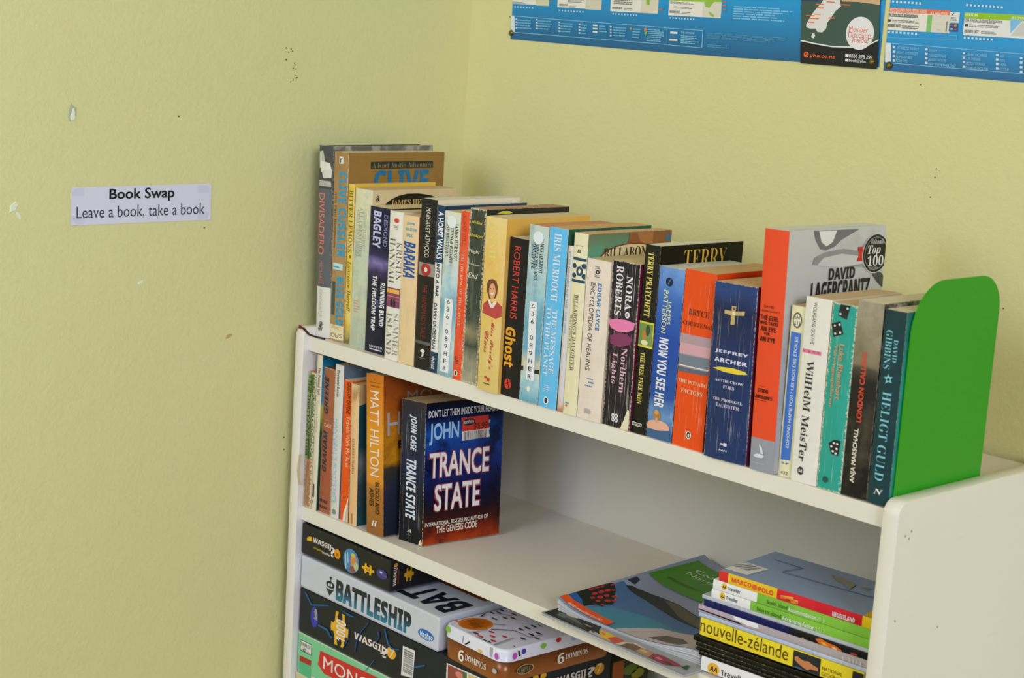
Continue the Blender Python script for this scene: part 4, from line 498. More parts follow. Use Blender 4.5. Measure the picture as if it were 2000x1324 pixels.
PRINTED = [
 dict(key='sign', loc=(-0.0399, -0.3096, 0.1475), rz=0, ry=0, w=0.0004, d=0.1855, h=0.043,
  dec=[('T','R','heading_lettering','#1c1c20',('Book Swap','srb','H'),[(48.38,39.61),(134.55,23.49)]),
   ('T','R','line_lettering','#3c3c48',('Leave a book, take a book','sr','H'),[(7.02,19.76),(176.88,4.1)])]),
 dict(key='w8', loc=(0.003, 0, -0.2838), w=0.181, h=0.0412, d=0.168,
  dec=[('T','F','title_lettering','#e8dcd4',('WASGIJ','B','H'),[(24.1,28.0),(62.25,19.87)]),
   ('T','F','title_lettering','#e8dcd4',('?','B','H'),[(62.44,25.72),(70.59,12.97)]),
   ('E','F','number_badge','#e8961c',None,[(69.47,13.66),(82.08,26.3)]),
   ('T','F','number_lettering','#4a5a1c',('8','sb','H'),[(73.65,21.87),(78.09,16.99)]),
   ('P','F','puzzle_piece_print','#d8a81c',None,[(11.43,23.67),(13.23,24.64),(13.9,26.25),(16.24,25.93),(17.67,27.75),(19.28,26.76),(21.98,27.97),(23.01,21.78),(11.68,19.91)]),
   ('T','F','subtitle_lettering','#c8a81c',('Original','sbi','H'),[(26.57,16.35),(45.33,13.07)]),
   ('T','F','subtitle_lettering','#d8d4cc',('puzzle','sb','H'),[(45.44,15.88),(60.42,11.7)]),
   ('E','F','round_picture','#4a7ca8',None,[(88.51,3.28),(120.25,34.44)]),
   ('E','F','round_picture','#c9854c',None,[(103.19,11.21),(115.49,28.49)]),
   ('E','F','round_picture','#c8b83c',None,[(103.64,24.8),(112.07,29.83)]),
   ('E','F','round_picture','#8c4a3c',None,[(102.49,4.87),(113.4,13.13)]),
   ('E','F','round_picture','#a8b88c',None,[(110.12,9.06),(119.52,19.86)]),
   ('P','F','round_picture','#9cc0d4',None,[(91.86,23.75),(93.83,27.1),(95.99,7.19),(93.9,5.66)]),
   ('P','F','round_picture','#9cc0d4',None,[(96.28,27.78),(97.93,29.18),(99.78,15.74),(97.84,14.25)]),
   ('J','F','puzzle_piece_print','#e0ac1c',None,[(126.53,11.69),(151.18,24.58)]),
   ('T','F','number_lettering','#5a4a14',('500','sb','H'),[(135.09,19.32),(143.21,16.43)]),
   ('E','F','maker_mark','#3a3a7c',None,[(155.6,13.6),(176.29,25.68)]),
   ('T','F','maker_mark','#d0c83c',('Jumbo','sbi','H'),[(163.35,18.8),(175.46,19.31)]),
   ('E','F','maker_mark','#b8bcc8',None,[(161.73,20.27),(167.33,23.02)]),
   ('T','R','title_lettering','#c8b4a8',('WASGIJ?','B','U'),[(4.66,33.49),(10.71,8.02)]),
   ('E','R','number_badge','#c8841c',None,[(5.27,31.84),(10.82,36.92)]),
   ('J','R','puzzle_piece_print','#c8961c',None,[(21.19,10.49),(36.72,27.65)]),
   ('L','R','fine_print','#8c3c30',8,[(11.02,27.81),(13.48,10.05)])]),
 dict(key='battleship', loc=(0.0035, 0, -0.3288), w=0.2745, h=0.0428, d=0.266,
  dec=[('T','F','title_lettering','#1c2430',('BATTLESHIP','S','H'),[(75.93,32.47),(224.28,4.7)]),
   ('P','F','anchor_emblem','#22272e',None,[(54.26,15.9),(63.87,14.6),(72.6,17.53),(62.86,6.33)]),
   ('E','F','anchor_emblem','#22272e',None,[(54.99,16.54),(72.36,25.82)]),
   ('P','F','anchor_emblem','#22272e',None,[(63.08,33.43),(64.8,31.45),(67.95,31.54),(65.19,29.58),(65.0,24.88),(63.71,24.5),(63.39,29.05),(60.69,29.92),(63.25,31.0)]),
   ('E','F','anchor_emblem','#c9ced2',None,[(58.7,18.72),(62.65,22.7)]),
   ('E','F','anchor_emblem','#c9ced2',None,[(64.46,19.38),(68.13,23.2)]),
   ('E','F','maker_oval','#1f62a8',None,[(238.12,8.26),(267.32,21.03)]),
   ('T','F','maker_lettering','#e4e8ea',('Hasbro','sb','H'),[(242.04,17.83),(265.35,11.27)]),
   ('T','F','maker_lettering','#cfe0ee',('GAMING','sb','H'),[(245.92,12.38),(261.47,9.2)]),
   ('T','T','lid_lettering','#1a2029',('BATTLESHIP','B','X'),[(8.0,14.0),(266.0,62.0)]),
   ('R','T','lid_picture','#7a3a1c',None,[(8.0,82.0),(262.0,258.0)])]),
 dict(key='w7', loc=(0.004, 0, -0.3892), w=0.388, h=0.0598, d=0.178,
  dec=[('E','F','maker_mark','#3438a0',None,[(24.8,15.62),(40.91,43.02)]),
   ('T','F','maker_mark','#d0c83c',('Jumbo','sbi','U'),[(31.57,40.31),(39.56,25.92)]),
   ('J','F','puzzle_piece_print','#e0ac2c',None,[(67.8,7.29),(104.97,51.43)]),
   ('T','F','number_lettering','#e8e0dc',('1000','sb','U'),[(78.8,42.34),(99.03,14.4)]),
   ('T','F','title_lettering','#eadcd6',('WASGIJ','B','H'),[(116.39,36.34),(174.66,24.76)]),
   ('T','F','title_lettering','#eadcd6',('?','B','H'),[(172.27,35.02),(185.1,21.6)]),
   ('E','F','number_badge','#e0a42c',None,[(181.35,24.62),(198.8,39.64)]),
   ('T','F','number_lettering','#f0d8a0',('7','sbi','H'),[(186.69,37.32),(195.71,26.33)]),
   ('P','F','barcode_label','#d8d6d2',None,[(211.45,48.54),(234.12,49.73),(233.18,14.39),(210.59,10.87)]),
   ('B','F','barcode','#3a3a3c','V',[(213.55,46.19),(231.83,16.48)]),
   ('P','F','picture_panel','#d4cec4',None,[(292.29,53.74),(350.66,55.26),(351.96,40.5),(292.86,20.06)]),
   ('P','F','picture_print','#8c4438',None,[(294.65,52.51),(319.16,53.01),(321.14,29.84),(296.16,21.2)]),
   ('P','F','picture_print','#4c6438',None,[(320.29,52.62),(327.95,53.36),(329.72,32.81),(322.22,30.21)]),
   ('P','F','picture_print','#c8b06a',None,[(330.18,52.89),(347.58,53.45),(348.81,39.41),(331.86,33.55)]),
   ('E','F','picture_print','#c87c68',None,[(308.65,42.29),(321.95,50.36)]),
   ('T','R','title_lettering','#cfc0b8',('WASGIJ','B','H'),[(86.53,48.51),(133.96,35.5)]),
   ('T','R','title_lettering','#cfc0b8',('?','B','H'),[(137.65,48.75),(149.43,36.02)]),
   ('E','R','number_badge','#c88c1c',None,[(148.27,36.06),(165.11,50.59)]),
   ('T','R','number_lettering','#e0c080',('7','sbi','H'),[(153.56,50.16),(160.75,38.4)]),
   ('E','R','puzzle_piece_print','#c8961c',None,[(45.94,50.37),(55.96,60.25)]),
   ('E','R','puzzle_piece_print','#c8961c',None,[(58.46,52.37),(68.59,59.27)]),
   ('P','F','circuit_print','#1f5684',None,[(10.94,56.02),(14.16,56.98),(27.21,44.88),(62.64,55.16),(64.07,53.6),(26.02,42.32)]),
   ('P','F','circuit_print','#1f5684',None,[(41.01,20.48),(44.06,23.12),(62.23,22.96),(72.09,14.39),(69.62,11.92),(60.32,19.85)]),
   ('P','F','circuit_print','#1f5684',None,[(174.38,58.42),(177.37,57.76),(185.37,42.65),(192.9,39.48),(205.9,42.91),(204.86,40.97),(190.66,37.14),(182.57,40.94)]),
   ('P','F','circuit_print','#1f5684',None,[(86.17,56.22),(114.55,55.92),(119.65,55.86),(104.52,52.81)]),
   ('P','F','circuit_print','#1f5684',None,[(158.1,12.69),(160.95,14.45),(144.39,-4.96),(140.82,-7.81)]),
   ('P','F','circuit_print','#1f5684',None,[(234.29,30.01),(254.6,39.16),(254.76,37.17),(235.62,28.08)]),
   ('P','F','circuit_print','#1c3c68',None,[(119.19,9.71),(120.94,10.28),(123.24,24.2),(130.98,39.8),(144.89,55.6),(143.61,56.01),(128.44,39.81),(120.69,24.2)]),
   ('P','F','circuit_print','#1c3c68',None,[(105.69,36.7),(107.25,36.38),(106.62,23.8),(95.01,5.12),(93.68,5.52),(104.54,23.96)]),
   ('P','F','circuit_print','#1c3c68',None,[(160.19,50.7),(166.34,51.04),(167.55,44.97),(160.18,34.5),(151.56,33.34),(159.33,35.85),(165.11,44.51)])]),
 dict(key='monopoly', loc=(0.004, 0, -0.4445), w=0.4, h=0.0548, d=0.255,
  dec=[('P','F','label_frame','#26303a',None,[(5.36,45.91),(30.01,46.35),(29.93,31.34),(5.22,31.11)]),
   ('P','F','label_panel','#d3d4c4',None,[(6.24,45.16),(28.98,45.51),(29.06,32.07),(6.28,31.8)]),
   ('T','F','maker_lettering','#2a2e34',('PARKER','sb','H'),[(7.36,43.08),(27.7,38.38)]),
   ('T','F','maker_lettering','#2a2e34',('Bros','c','H'),[(8.36,36.87),(27.51,30.83)]),
   ('P','F','property_band','#a83024',None,[(4.87,23.78),(30.1,24.74),(29.52,17.2),(4.53,16.26)]),
   ('P','F','property_panel','#52b07c',None,[(4.57,15.76),(29.55,16.7),(29.59,-0.24),(4.72,-3.52)]),
   ('P','F','title_panel','#c4302a',None,[(48.53,44.4),(139.59,47.08),(208.53,49.41),(207.41,32.91),(136.67,18.03),(58.5,16.39),(44.51,24.42)]),
   ('T','F','title_lettering','#ecebe4',('MONOPOLY','n','H'),[(55.88,39.54),(230.73,22.78)])]),
 dict(key='tin', loc=(0.2845, -0.0005, -0.33), rz=-0.03, w=0.11, h=0.0405, d=0.176,
  dec=[('E','T','orange_roundel','#c8741c',None,[(4.48,9.22),(44.51,51.25)]),
   ('E','T','orange_roundel','#b4600f',None,[(9.52,10.92),(39.78,49.29)]),
   ('T','T','roundel_lettering','#7c3c0c',('DOUBLE SIX','s','H'),[(11.07,26.12),(29.17,42.08)]),
   ('T','T','roundel_lettering','#7c3c0c',('DOMINOES','s','H'),[(20.33,20.44),(36.91,33.63)]),
   ('E','T','domino_pip','#b8323a',None,[(50.32,26.74),(59.49,30.99)]),
   ('E','T','domino_pip','#b8323a',None,[(54.43,6.63),(63.42,11.08)]),
   ('E','T','domino_pip','#b8323a',None,[(61.72,18.53),(70.74,22.88)]),
   ('E','T','domino_pip','#b8323a',None,[(69.77,29.74),(78.81,33.98)]),
   ('E','T','domino_pip','#b8323a',None,[(73.38,9.99),(82.25,14.43)]),
   ('E','T','domino_pip','#7c2c5c',None,[(44.35,8.36),(53.42,12.79)]),
   ('E','T','domino_pip','#7c2c5c',None,[(5.33,76.3),(15.22,79.9)]),
   ('E','T','domino_pip','#7c2c5c',None,[(19.65,88.29),(29.51,91.71)]),
   ('E','T','domino_pip','#7c2c5c',None,[(1.17,68.55),(11.03,72.26)]),
   ('E','T','domino_pip','#2c2c5c',None,[(0.06,84.54),(10.05,88.0)]),
   ('E','T','domino_pip','#4c4c34',None,[(18.98,57.6),(28.62,61.47)]),
   ('E','T','domino_pip','#4c4c34',None,[(23.24,70.43),(32.94,74.13)]),
   ('E','T','domino_pip','#4c4c34',None,[(94.2,58.07),(103.26,62.0)]),
   ('E','T','domino_pip','#6c2438',None,[(62.5,61.31),(71.83,65.17)]),
   ('E','T','domino_pip','#6c2438',None,[(29.09,78.05),(38.81,81.65)]),
   ('E','T','domino_pip','#222a30',None,[(63.02,70.95),(72.42,74.68)]),
   ('E','T','domino_pip','#222a30',None,[(62.76,80.96),(72.24,84.53)]),
   ('E','T','domino_pip','#222a30',None,[(82.21,60.18),(91.39,64.08)]),
   ('E','T','domino_pip','#222a30',None,[(82.44,70.35),(91.7,74.1)]),
   ('E','T','domino_pip','#222a30',None,[(86.88,43.05),(95.89,47.16)]),
   ('E','T','domino_pip','#c84a60',None,[(-0.17,13.69),(9.29,18.03)]),
   ('P','T','domino_line','#26282a',None,[(12.86,2.28),(13.79,3.8),(40.97,-4.58),(42.09,-7.37)]),
   ('P','T','domino_line','#26282a',None,[(56.85,0.93),(57.46,3.06),(81.64,6.41),(81.93,4.27)]),
   ('P','T','domino_line','#26282a',None,[(48.29,33.69),(65.51,53.9),(67.07,52.54),(49.87,32.36)]),
   ('P','T','domino_line','#26282a',None,[(102.76,20.09),(104.01,21.37),(115.99,17.58),(114.3,16.69)]),
   ('P','T','domino_line','#26282a',None,[(64.02,89.83),(64.81,91.13),(74.49,90.97),(76.05,89.56)]),
   ('P','T','domino_line','#26282a',None,[(-2.47,66.72),(-4.39,78.29),(-2.3,77.52),(-0.39,65.96)]),
   ('P','T','domino_line','#26282a',None,[(10.39,48.55),(4.73,60.67),(5.53,61.97),(12.4,49.81)]),
   ('P','T','domino_edge','#8a8c92',None,[(44.67,-2.42),(43.47,1.4),(47.61,29.45),(48.87,28.38),(45.34,1.75),(46.62,-3.08)]),
   ('P','T','domino_edge','#8a8c92',None,[(88.23,0.36),(83.36,37.42),(85.05,37.88),(91.05,-0.62)]),
   ('P','T','domino_edge','#77797f',None,[(67.54,54.09),(91.55,54.5),(94.41,72.55),(95.48,71.59),(93.07,53.15),(68.91,52.41)]),
   ('P','T','domino_edge','#8a8c92',None,[(12.29,73.1),(27.56,82.9),(28.71,81.91),(13.42,71.64)]),
   ('P','T','domino_edge','#77797f',None,[(38.07,46.24),(46.27,56.84),(47.86,55.47),(39.35,45.15)])]),
 dict(key='tinside', loc=(0.2845, -0.0012, -0.33), rz=-0.03, w=0.1107, h=0.0405, d=0.176,
  dec=[('T','F','number_lettering','#ece8dc',('6','sb','H'),[(32.46,19.01),(42.08,5.22)]),
   ('T','F','title_lettering','#e8e4d8',('DOMINOS','s','H'),[(44.43,16.6),(81.77,9.25)]),
   ('E','F','safety_mark','#a8acac',None,[(92.52,10.56),(100.81,16.35)]),
   ('E','F','domino_pip','#7cb83c',None,[(7.42,31.91),(16.22,39.73)]),
   ('P','F','domino_line','#26282a',None,[(41.96,27.73),(51.12,34.44),(51.31,32.35),(44.86,27.53)]),
   ('E','F','domino_pip','#d8b43c',None,[(66.44,26.84),(74.33,30.59)]),
   ('P','F','domino_edge','#a0a2a8',None,[(87.02,39.19),(91.75,39.62),(91.69,28.25),(87.28,27.9)]),
   ('P','F','domino_edge','#9092a0',None,[(39.16,37.21),(40.28,37.58),(39.92,28.6),(37.64,28.24)]),
   ('E','F','domino_pip','#b84cb0',None,[(95.48,28.1),(101.84,35.74)]),
   ('E','R','domino_pip','#b84cb0',None,[(13.29,28.59),(19.71,36.79)]),
   ('P','R','domino_line','#26282a',None,[(20.67,38.63),(23.09,38.13),(25.39,31.21),(22.54,31.05)]),
   ('E','R','domino_pip','#4a3c94',None,[(26.36,32.27),(33.04,39.12)]),
   ('E','R','domino_pip','#7cb83c',None,[(55.55,32.91),(64.33,39.57)]),
   ('E','R','domino_pip','#b82c3c',None,[(78.99,35.69),(86.92,41.95)]),
   ('E','R','domino_pip','#90a8d8',None,[(103.9,33.2),(110.19,37.89)]),
   ('T','R','number_lettering','#e4e0d4',('6','sb','H'),[(83.24,21.5),(93.69,8.73)]),
   ('T','R','title_lettering','#e0dccc',('DOMINOS','s','H'),[(95.56,18.9),(131.71,12.37)]),
   ('E','R','maker_oval','#b09060',None,[(19.98,8.02),(46.43,19.69)]),
   ('E','R','maker_oval','#2a241c',None,[(21.3,8.95),(45.11,18.76)]),
   ('T','R','maker_lettering','#8c7a50',('CARDINAL','s','H'),[(24.54,17.05),(42.31,10.36)])]),
 dict(key='lowmag', loc=(0.464, -0.018, -0.22111), w=0.208, h=0.0033, d=0.283, rz=-0.02,
  dec=[('P','T','tree_photo','#2c2e2a',None,[(3.74,-3.49),(1.01,24.79),(-3.55,42.17),(27.91,45.64),(65.75,28.91),(72.88,16.03),(82.16,6.93),(72.79,-3.65),(30.11,-1.26)]),
   ('P','T','tree_photo','#5f625a',None,[(15.74,7.52),(13.05,17.06),(20.37,19.58),(35.72,16.77),(54.33,10.66),(48.94,6.49),(32.91,7.74)]),
   ('P','T','tree_photo','#3e423a',None,[(26.6,6.69),(28.46,11.94),(50.77,9.41),(69.97,4.86),(64.64,0.73),(44.46,3.78)]),
   ('P','T','sky_photo','#b9b4ac',None,[(8.49,23.7),(16.75,23.01),(29.48,22.72),(37.56,19.72),(31.68,17.1),(23.08,17.02)]),
   ('P','T','sky_photo','#9c8478',None,[(50.85,14.0),(57.07,15.03),(64.51,13.66),(60.52,11.69)]),
   ('P','T','tableware_photo','#b4b4b0',None,[(72.79,-3.65),(70.03,7.13),(76.98,7.34),(83.83,5.29),(91.53,4.69),(104.97,0.66),(97.67,-2.51)]),
   ('P','T','tableware_photo','#4c4e4a',None,[(70.43,5.59),(71.85,10.02),(76.98,7.34),(76.86,2.82)]),
   ('P','T','flower_photo','#d8ae3c',None,[(76.04,12.34),(77.7,17.15),(88.5,17.01),(100.86,15.22),(109.11,-1.14),(100.65,-1.99),(85.95,4.38)]),
   ('P','T','flower_photo','#d8704a',None,[(79.71,11.67),(82.36,13.73),(87.9,11.76),(87.76,7.25)]),
   ('P','T','flower_photo','#c4503c',None,[(94.99,5.92),(98.31,15.44),(111.22,14.74),(114.59,9.59),(108.3,-0.34)]),
   ('P','T','flower_photo','#e0c44c',None,[(99.91,1.05),(103.35,2.28),(106.15,-1.66),(102.73,-2.89)]),
   ('P','T','food_photo','#c8b8a4',None,[(112.07,-0.63),(112.98,11.22),(122.6,20.15),(141.56,17.03),(138.88,12.8),(126.29,9.39)]),
   ('P','T','food_photo','#6c5844',None,[(118.42,1.11),(117.52,11.3),(122.85,16.38),(135.28,15.33),(138.43,3.97)]),
   ('P','T','food_photo','#a8805c',None,[(138.54,2.12),(135.73,16.04),(151.36,16.19),(162.79,10.07),(157.9,2.42)]),
   ('P','T','food_photo','#b8a880',None,[(138.65,8.38),(139.77,14.21),(148.68,11.98),(148.45,7.58)]),
   ('P','T','food_photo','#8c3c48',None,[(157.9,2.42),(152.91,14.58),(162.86,18.15),(182.02,16.49),(195.29,13.88),(180.28,2.08)]),
   ('P','T','food_photo','#c06c74',None,[(161.45,7.98),(162.92,12.26),(170.44,10.17),(170.17,5.81)]),
   ('P','T','food_photo','#4c3a34',None,[(173.44,7.0),(178.48,10.95),(188.53,7.2),(182.05,4.84)]),
   ('P','T','food_photo','#2c4c1c',None,[(195.43,10.25),(194.14,19.81),(197.37,20.98),(202.87,10.34)]),
   ('P','T','orange_roundel','#d08a1c',None,[(-0.68,288.1),(-6.6,297.12),(-7.88,304.49),(-6.19,309.69),(-1.95,307.24),(1.01,297.97)])]),
 dict(key='topmag', loc=(0.4695, 0.0, -0.21581), w=0.196, h=0.0016, d=0.256, rz=0.05, curl=(0.0112, 0.019, 0.0105, 0.1, 0.08),
  dec=[('P','T','sky_print','#8c94a8',None,[(3.5,89.01),(3.81,136.49),(3.75,150.95),(27.96,172.93),(97.47,134.54),(145.43,72.85),(48.06,91.48)]),
   ('P','T','sea_print','#45668c',None,[(3.24,91.14),(3.68,105.49),(45.94,93.99),(106.83,75.7),(144.87,64.39),(183.17,14.83),(83.24,-3.2),(24.04,18.03),(28.33,41.53),(27.88,67.22)]),
   ('P','T','sea_print','#3f7c90',None,[(22.98,15.7),(39.16,47.18),(83.88,57.97),(163.11,40.82),(169.91,23.08),(82.16,0.64),(44.97,14.1)]),
   ('P','T','beach_print','#b0a09c',None,[(82.5,1.12),(90.31,14.73),(112.45,41.54),(160.18,44.61),(189.33,-1.74),(161.96,-10.66)]),
   ('P','T','rock_print','#5a5048',None,[(121.14,8.88),(131.57,27.02),(154.0,25.64),(170.7,13.21),(163.3,5.05)]),
   ('P','T','headland_print','#23262c',None,[(9.8,101.47),(13.28,108.74),(28.09,113.18),(50.58,116.54),(74.14,116.11),(116.22,101.11),(143.54,66.1),(97.85,77.57),(45.94,93.99),(22.27,97.51)]),
   ('P','T','headland_print','#555040',None,[(57.72,112.61),(73.44,115.09),(118.57,98.12),(140.9,69.5),(99.22,85.12)]),
   ('P','T','branch_print','#2c2c38',None,[(3.53,111.27),(3.07,128.75),(8.35,128.48),(12.88,113.88),(7.4,112.57)]),
   ('P','T','foliage_print','#2a5890',None,[(-2.32,16.46),(-1.03,37.89),(20.24,32.74),(23.51,16.87),(7.85,16.21)]),
   ('P','T','foliage_print','#1a2320',None,[(-0.92,28.94),(1.78,85.36),(4.33,89.02),(13.31,80.91),(35.17,51.72),(29.27,40.49),(33.38,36.77),(25.89,33.59),(22.63,17.82),(11.22,26.65)]),
   ('E','T','blossom_print','#a82c28',None,[(1.27,47.53),(4.07,55.97)]),
   ('E','T','blossom_print','#a82c28',None,[(1.53,57.67),(4.09,65.32)]),
   ('E','T','blossom_print','#a82c28',None,[(2.05,65.79),(4.36,72.62)]),
   ('E','T','blossom_print','#a82c28',None,[(3.64,81.33),(6.1,88.17)]),
   ('E','T','blossom_print','#a82c28',None,[(7.23,45.71),(11.06,54.64)]),
   ('E','T','blossom_print','#a82c28',None,[(7.42,55.63),(11.67,65.42)]),
   ('E','T','blossom_print','#a82c28',None,[(7.78,66.04),(12.11,75.86)]),
   ('E','T','blossom_print','#a82c28',None,[(10.81,74.79),(13.52,80.44)]),
   ('E','T','blossom_print','#a82c28',None,[(12.4,37.62),(16.03,44.58)]),
   ('E','T','blossom_print','#a82c28',None,[(14.14,46.28),(19.38,55.34)]),
   ('E','T','blossom_print','#a82c28',None,[(14.8,56.91),(19.7,65.21)]),
   ('E','T','blossom_print','#a82c28',None,[(19.99,64.3),(25.15,71.27)]),
   ('E','T','blossom_print','#a82c28',None,[(19.41,38.69),(23.86,45.01)]),
   ('E','T','blossom_print','#a82c28',None,[(23.14,48.68),(29.89,56.34)]),
   ('E','T','blossom_print','#a82c28',None,[(27.22,56.54),(32.07,61.22)]),
   ('E','T','blossom_print','#a82c28',None,[(28.09,37.41),(32.33,41.45)]),
   ('E','T','blossom_print','#a82c28',None,[(26.14,65.08),(29.05,68.19)]),
   ('P','T','orange_strip','#d8501c',None,[(-3.22,2.69),(-1.22,13.52),(18.55,17.0),(42.94,16.38),(71.59,12.76),(71.63,0.55),(43.3,2.93),(19.21,4.14)]),
   ('T','T','strip_lettering','#f0d8c4',('aatraveller.co.nz','sbi','H'),[(11.06,9.0),(58.88,3.64)]),
   ('P','T','green_panel','#478418',None,[(4.07,148.64),(6.57,237.43),(58.03,236.9),(128.11,144.31),(90.0,139.75),(39.46,144.17)]),
   ('T','T','panel_lettering','#c4d4b4',('Central','sr','H'),[(21.13,220.34),(68.42,210.39)]),
   ('T','T','panel_lettering','#c4d4b4',('North Island','sr','H'),[(20.23,204.56),(105.77,195.5)]),
   ('L','T','fine_print','#2c5c10',7,[(17.74,164.46),(70.92,171.18)])]),
 dict(key='poster1', loc=(0.041, 0.2758, 0.3805), w=0.5795, h=0.42, d=0.0004,
  dec=[('L','F','fine_print','#7fb8d4',6,[(373.03,57.14),(458.23,41.4)]),
   ('R','F','hostel_card','#dedbcf',None,[(-4.73,68.78),(68.33,45.58)]),
   ('R','F','hostel_card','#dedbcf',None,[(83.79,69.65),(161.76,44.19)]),
   ('R','F','hostel_card','#dedbcf',None,[(177.36,70.77),(256.31,42.83)]),
   ('R','F','hostel_card','#dedbcf',None,[(273.32,59.98),(354.81,41.83)]),
   ('R','F','card_header','#8cb83c',None,[(272.99,63.07),(353.9,59.14)]),
   ('R','F','map_print','#c8c8a8',None,[(43.81,70.16),(68.39,44.92)]),
   ('R','F','map_print','#c8c4b0',None,[(134.04,71.11),(161.82,43.54)]),
   ('R','F','map_print','#cfc8b4',None,[(228.46,72.28),(256.31,42.83)]),
   ('R','F','map_print','#cfcbb8',None,[(326.47,59.99),(354.81,41.83)]),
   ('P','F','map_print','#8cb04c',None,[(327.52,59.72),(343.71,60.29),(336.43,52.75),(330.18,54.04)]),
   ('P','F','map_print','#8cb04c',None,[(335.84,48.93),(345.42,44.77),(343.65,42.42),(337.67,45.21)]),
   ('P','F','map_print','#8cb04c',None,[(235.49,61.5),(241.99,61.72),(242.29,52.64),(237.09,52.44)]),
   ('T','F','card_lettering','#3a3a3a',('MEMBER RATE:','sb','H'),[(87.26,48.6),(103.39,46.06)]),
   ('T','F','card_lettering','#3a3a3a',('MEMBER RATE:','sb','H'),[(180.75,48.45),(197.28,45.72)]),
   ('T','F','card_lettering','#3a3a3a',('MEMBER RATE:','sb','H'),[(275.48,47.65),(291.85,44.73)]),
   ('L','F','fine_print','#5c5c5c',4,[(102.32,57.04),(131.35,50.85)]),
   ('L','F','fine_print','#5c5c5c',4,[(182.33,59.72),(217.86,51.42)]),
   ('L','F','fine_print','#5c5c5c',2,[(281.48,52.99),(314.19,50.07)]),
   ('L','F','fine_print','#5c5c5c',2,[(200.42,47.91),(215.24,44.67)]),
   ('L','F','fine_print','#5c5c5c',2,[(294.74,47.16),(310.73,43.8)]),
   ('L','F','fine_print','#5c5c5c',2,[(275.21,58.19),(317.73,55.41)]),
   ('L','F','fine_print','#5c5c5c',2,[(105.69,46.96),(120.19,44.55)]),
   ('L','F','fine_print','#5c5c5c',2,[(-2.36,48.43),(27.32,46.1)]),
   ('R','F','icon_row','#c0d8e4',None,[(-1.58,42.66),(0.9,40.71)]),
   ('R','F','icon_row','#c0d8e4',None,[(4.05,42.63),(6.53,40.68)]),
   ('R','F','icon_row','#c0d8e4',None,[(9.67,42.59),(12.14,40.65)]),
   ('R','F','icon_row','#c0d8e4',None,[(15.26,42.56),(17.72,40.62)]),
   ('R','F','icon_row','#c0d8e4',None,[(20.84,42.52),(23.29,40.58)]),
   ('R','F','icon_row','#c0d8e4',None,[(26.39,42.49),(28.84,40.55)]),
   ('R','F','icon_row','#c0d8e4',None,[(31.93,42.45),(34.36,40.52)]),
   ('R','F','icon_row','#c0d8e4',None,[(37.44,42.42),(39.87,40.49)]),
   ('R','F','icon_row','#c0d8e4',None,[(87.48,41.32),(89.84,39.43)]),
   ('R','F','icon_row','#c0d8e4',None,[(92.8,41.29),(95.15,39.4)]),
   ('R','F','icon_row','#c0d8e4',None,[(98.1,41.26),(100.44,39.37)]),
   ('R','F','icon_row','#c0d8e4',None,[(103.37,41.23),(105.71,39.34)]),
   ('R','F','icon_row','#c0d8e4',None,[(108.64,41.2),(110.96,39.31)]),
   ('R','F','icon_row','#c0d8e4',None,[(113.88,41.17),(116.2,39.29)]),
   ('R','F','icon_row','#c0d8e4',None,[(119.1,41.14),(121.42,39.26)]),
   ('R','F','icon_row','#c0d8e4',None,[(124.31,41.1),(126.61,39.23)]),
   ('R','F','icon_row','#c0d8e4',None,[(129.5,41.07),(131.8,39.2)]),
   ('R','F','icon_row','#c0d8e4',None,[(181.98,40.8),(184.21,38.96)]),
   ('R','F','icon_row','#c0d8e4',None,[(186.97,40.77),(189.19,38.93)]),
   ('R','F','icon_row','#c0d8e4',None,[(191.94,40.74),(194.15,38.91)]),
   ('R','F','icon_row','#c0d8e4',None,[(196.89,40.71),(199.1,38.88)]),
   ('R','F','icon_row','#c0d8e4',None,[(201.83,40.68),(204.03,38.85)]),
   ('R','F','icon_row','#c0d8e4',None,[(206.75,40.65),(208.95,38.83)]),
   ('R','F','icon_row','#c0d8e4',None,[(211.66,40.62),(213.84,38.8)]),
   ('R','F','icon_row','#c0d8e4',None,[(216.54,40.59),(218.73,38.78)]),
   ('R','F','icon_row','#c0d8e4',None,[(221.42,40.56),(223.59,38.75)]),
   ('R','F','icon_row','#c0d8e4',None,[(276.52,39.92),(278.62,38.14)]),
   ('R','F','icon_row','#c0d8e4',None,[(281.19,39.89),(283.28,38.12)]),
   ('R','F','icon_row','#c0d8e4',None,[(285.84,39.87),(287.93,38.1)]),
   ('R','F','icon_row','#c0d8e4',None,[(290.48,39.84),(292.56,38.07)]),
   ('R','F','icon_row','#c0d8e4',None,[(295.11,39.81),(297.18,38.05)]),
   ('R','F','icon_row','#c0d8e4',None,[(299.71,39.79),(301.78,38.02)]),
   ('R','F','icon_row','#c0d8e4',None,[(304.31,39.76),(306.37,38.0)]),
   ('R','F','icon_row','#c0d8e4',None,[(308.89,39.73),(310.95,37.98)]),
   ('R','F','icon_row','#c0d8e4',None,[(313.45,39.71),(315.5,37.95)]),
   ('R','F','flag_icon','#b86a4a',None,[(356.46,61.34),(361.43,59.71)]),
   ('R','F','flag_icon','#b86a4a',None,[(356.95,56.84),(361.93,55.22)]),
   ('R','F','flag_icon','#b86a4a',None,[(357.45,52.35),(362.43,50.73)]),
   ('R','F','flag_icon','#b86a4a',None,[(71.62,54.69),(76.12,53.51)]),
   ('R','F','flag_icon','#b86a4a',None,[(71.9,51.7),(76.4,50.53)]),
   ('R','F','flag_icon','#b86a4a',None,[(258.47,48.86),(264.47,46.91)]),
   ('R','F','flag_icon','#4a7ab0',None,[(164.97,51.09),(169.04,49.3)]),
   ('P','F','outline','#8cc0d8',None,[(5.96,30.17),(274.21,27.52),(274.28,26.9),(6.02,29.49)]),
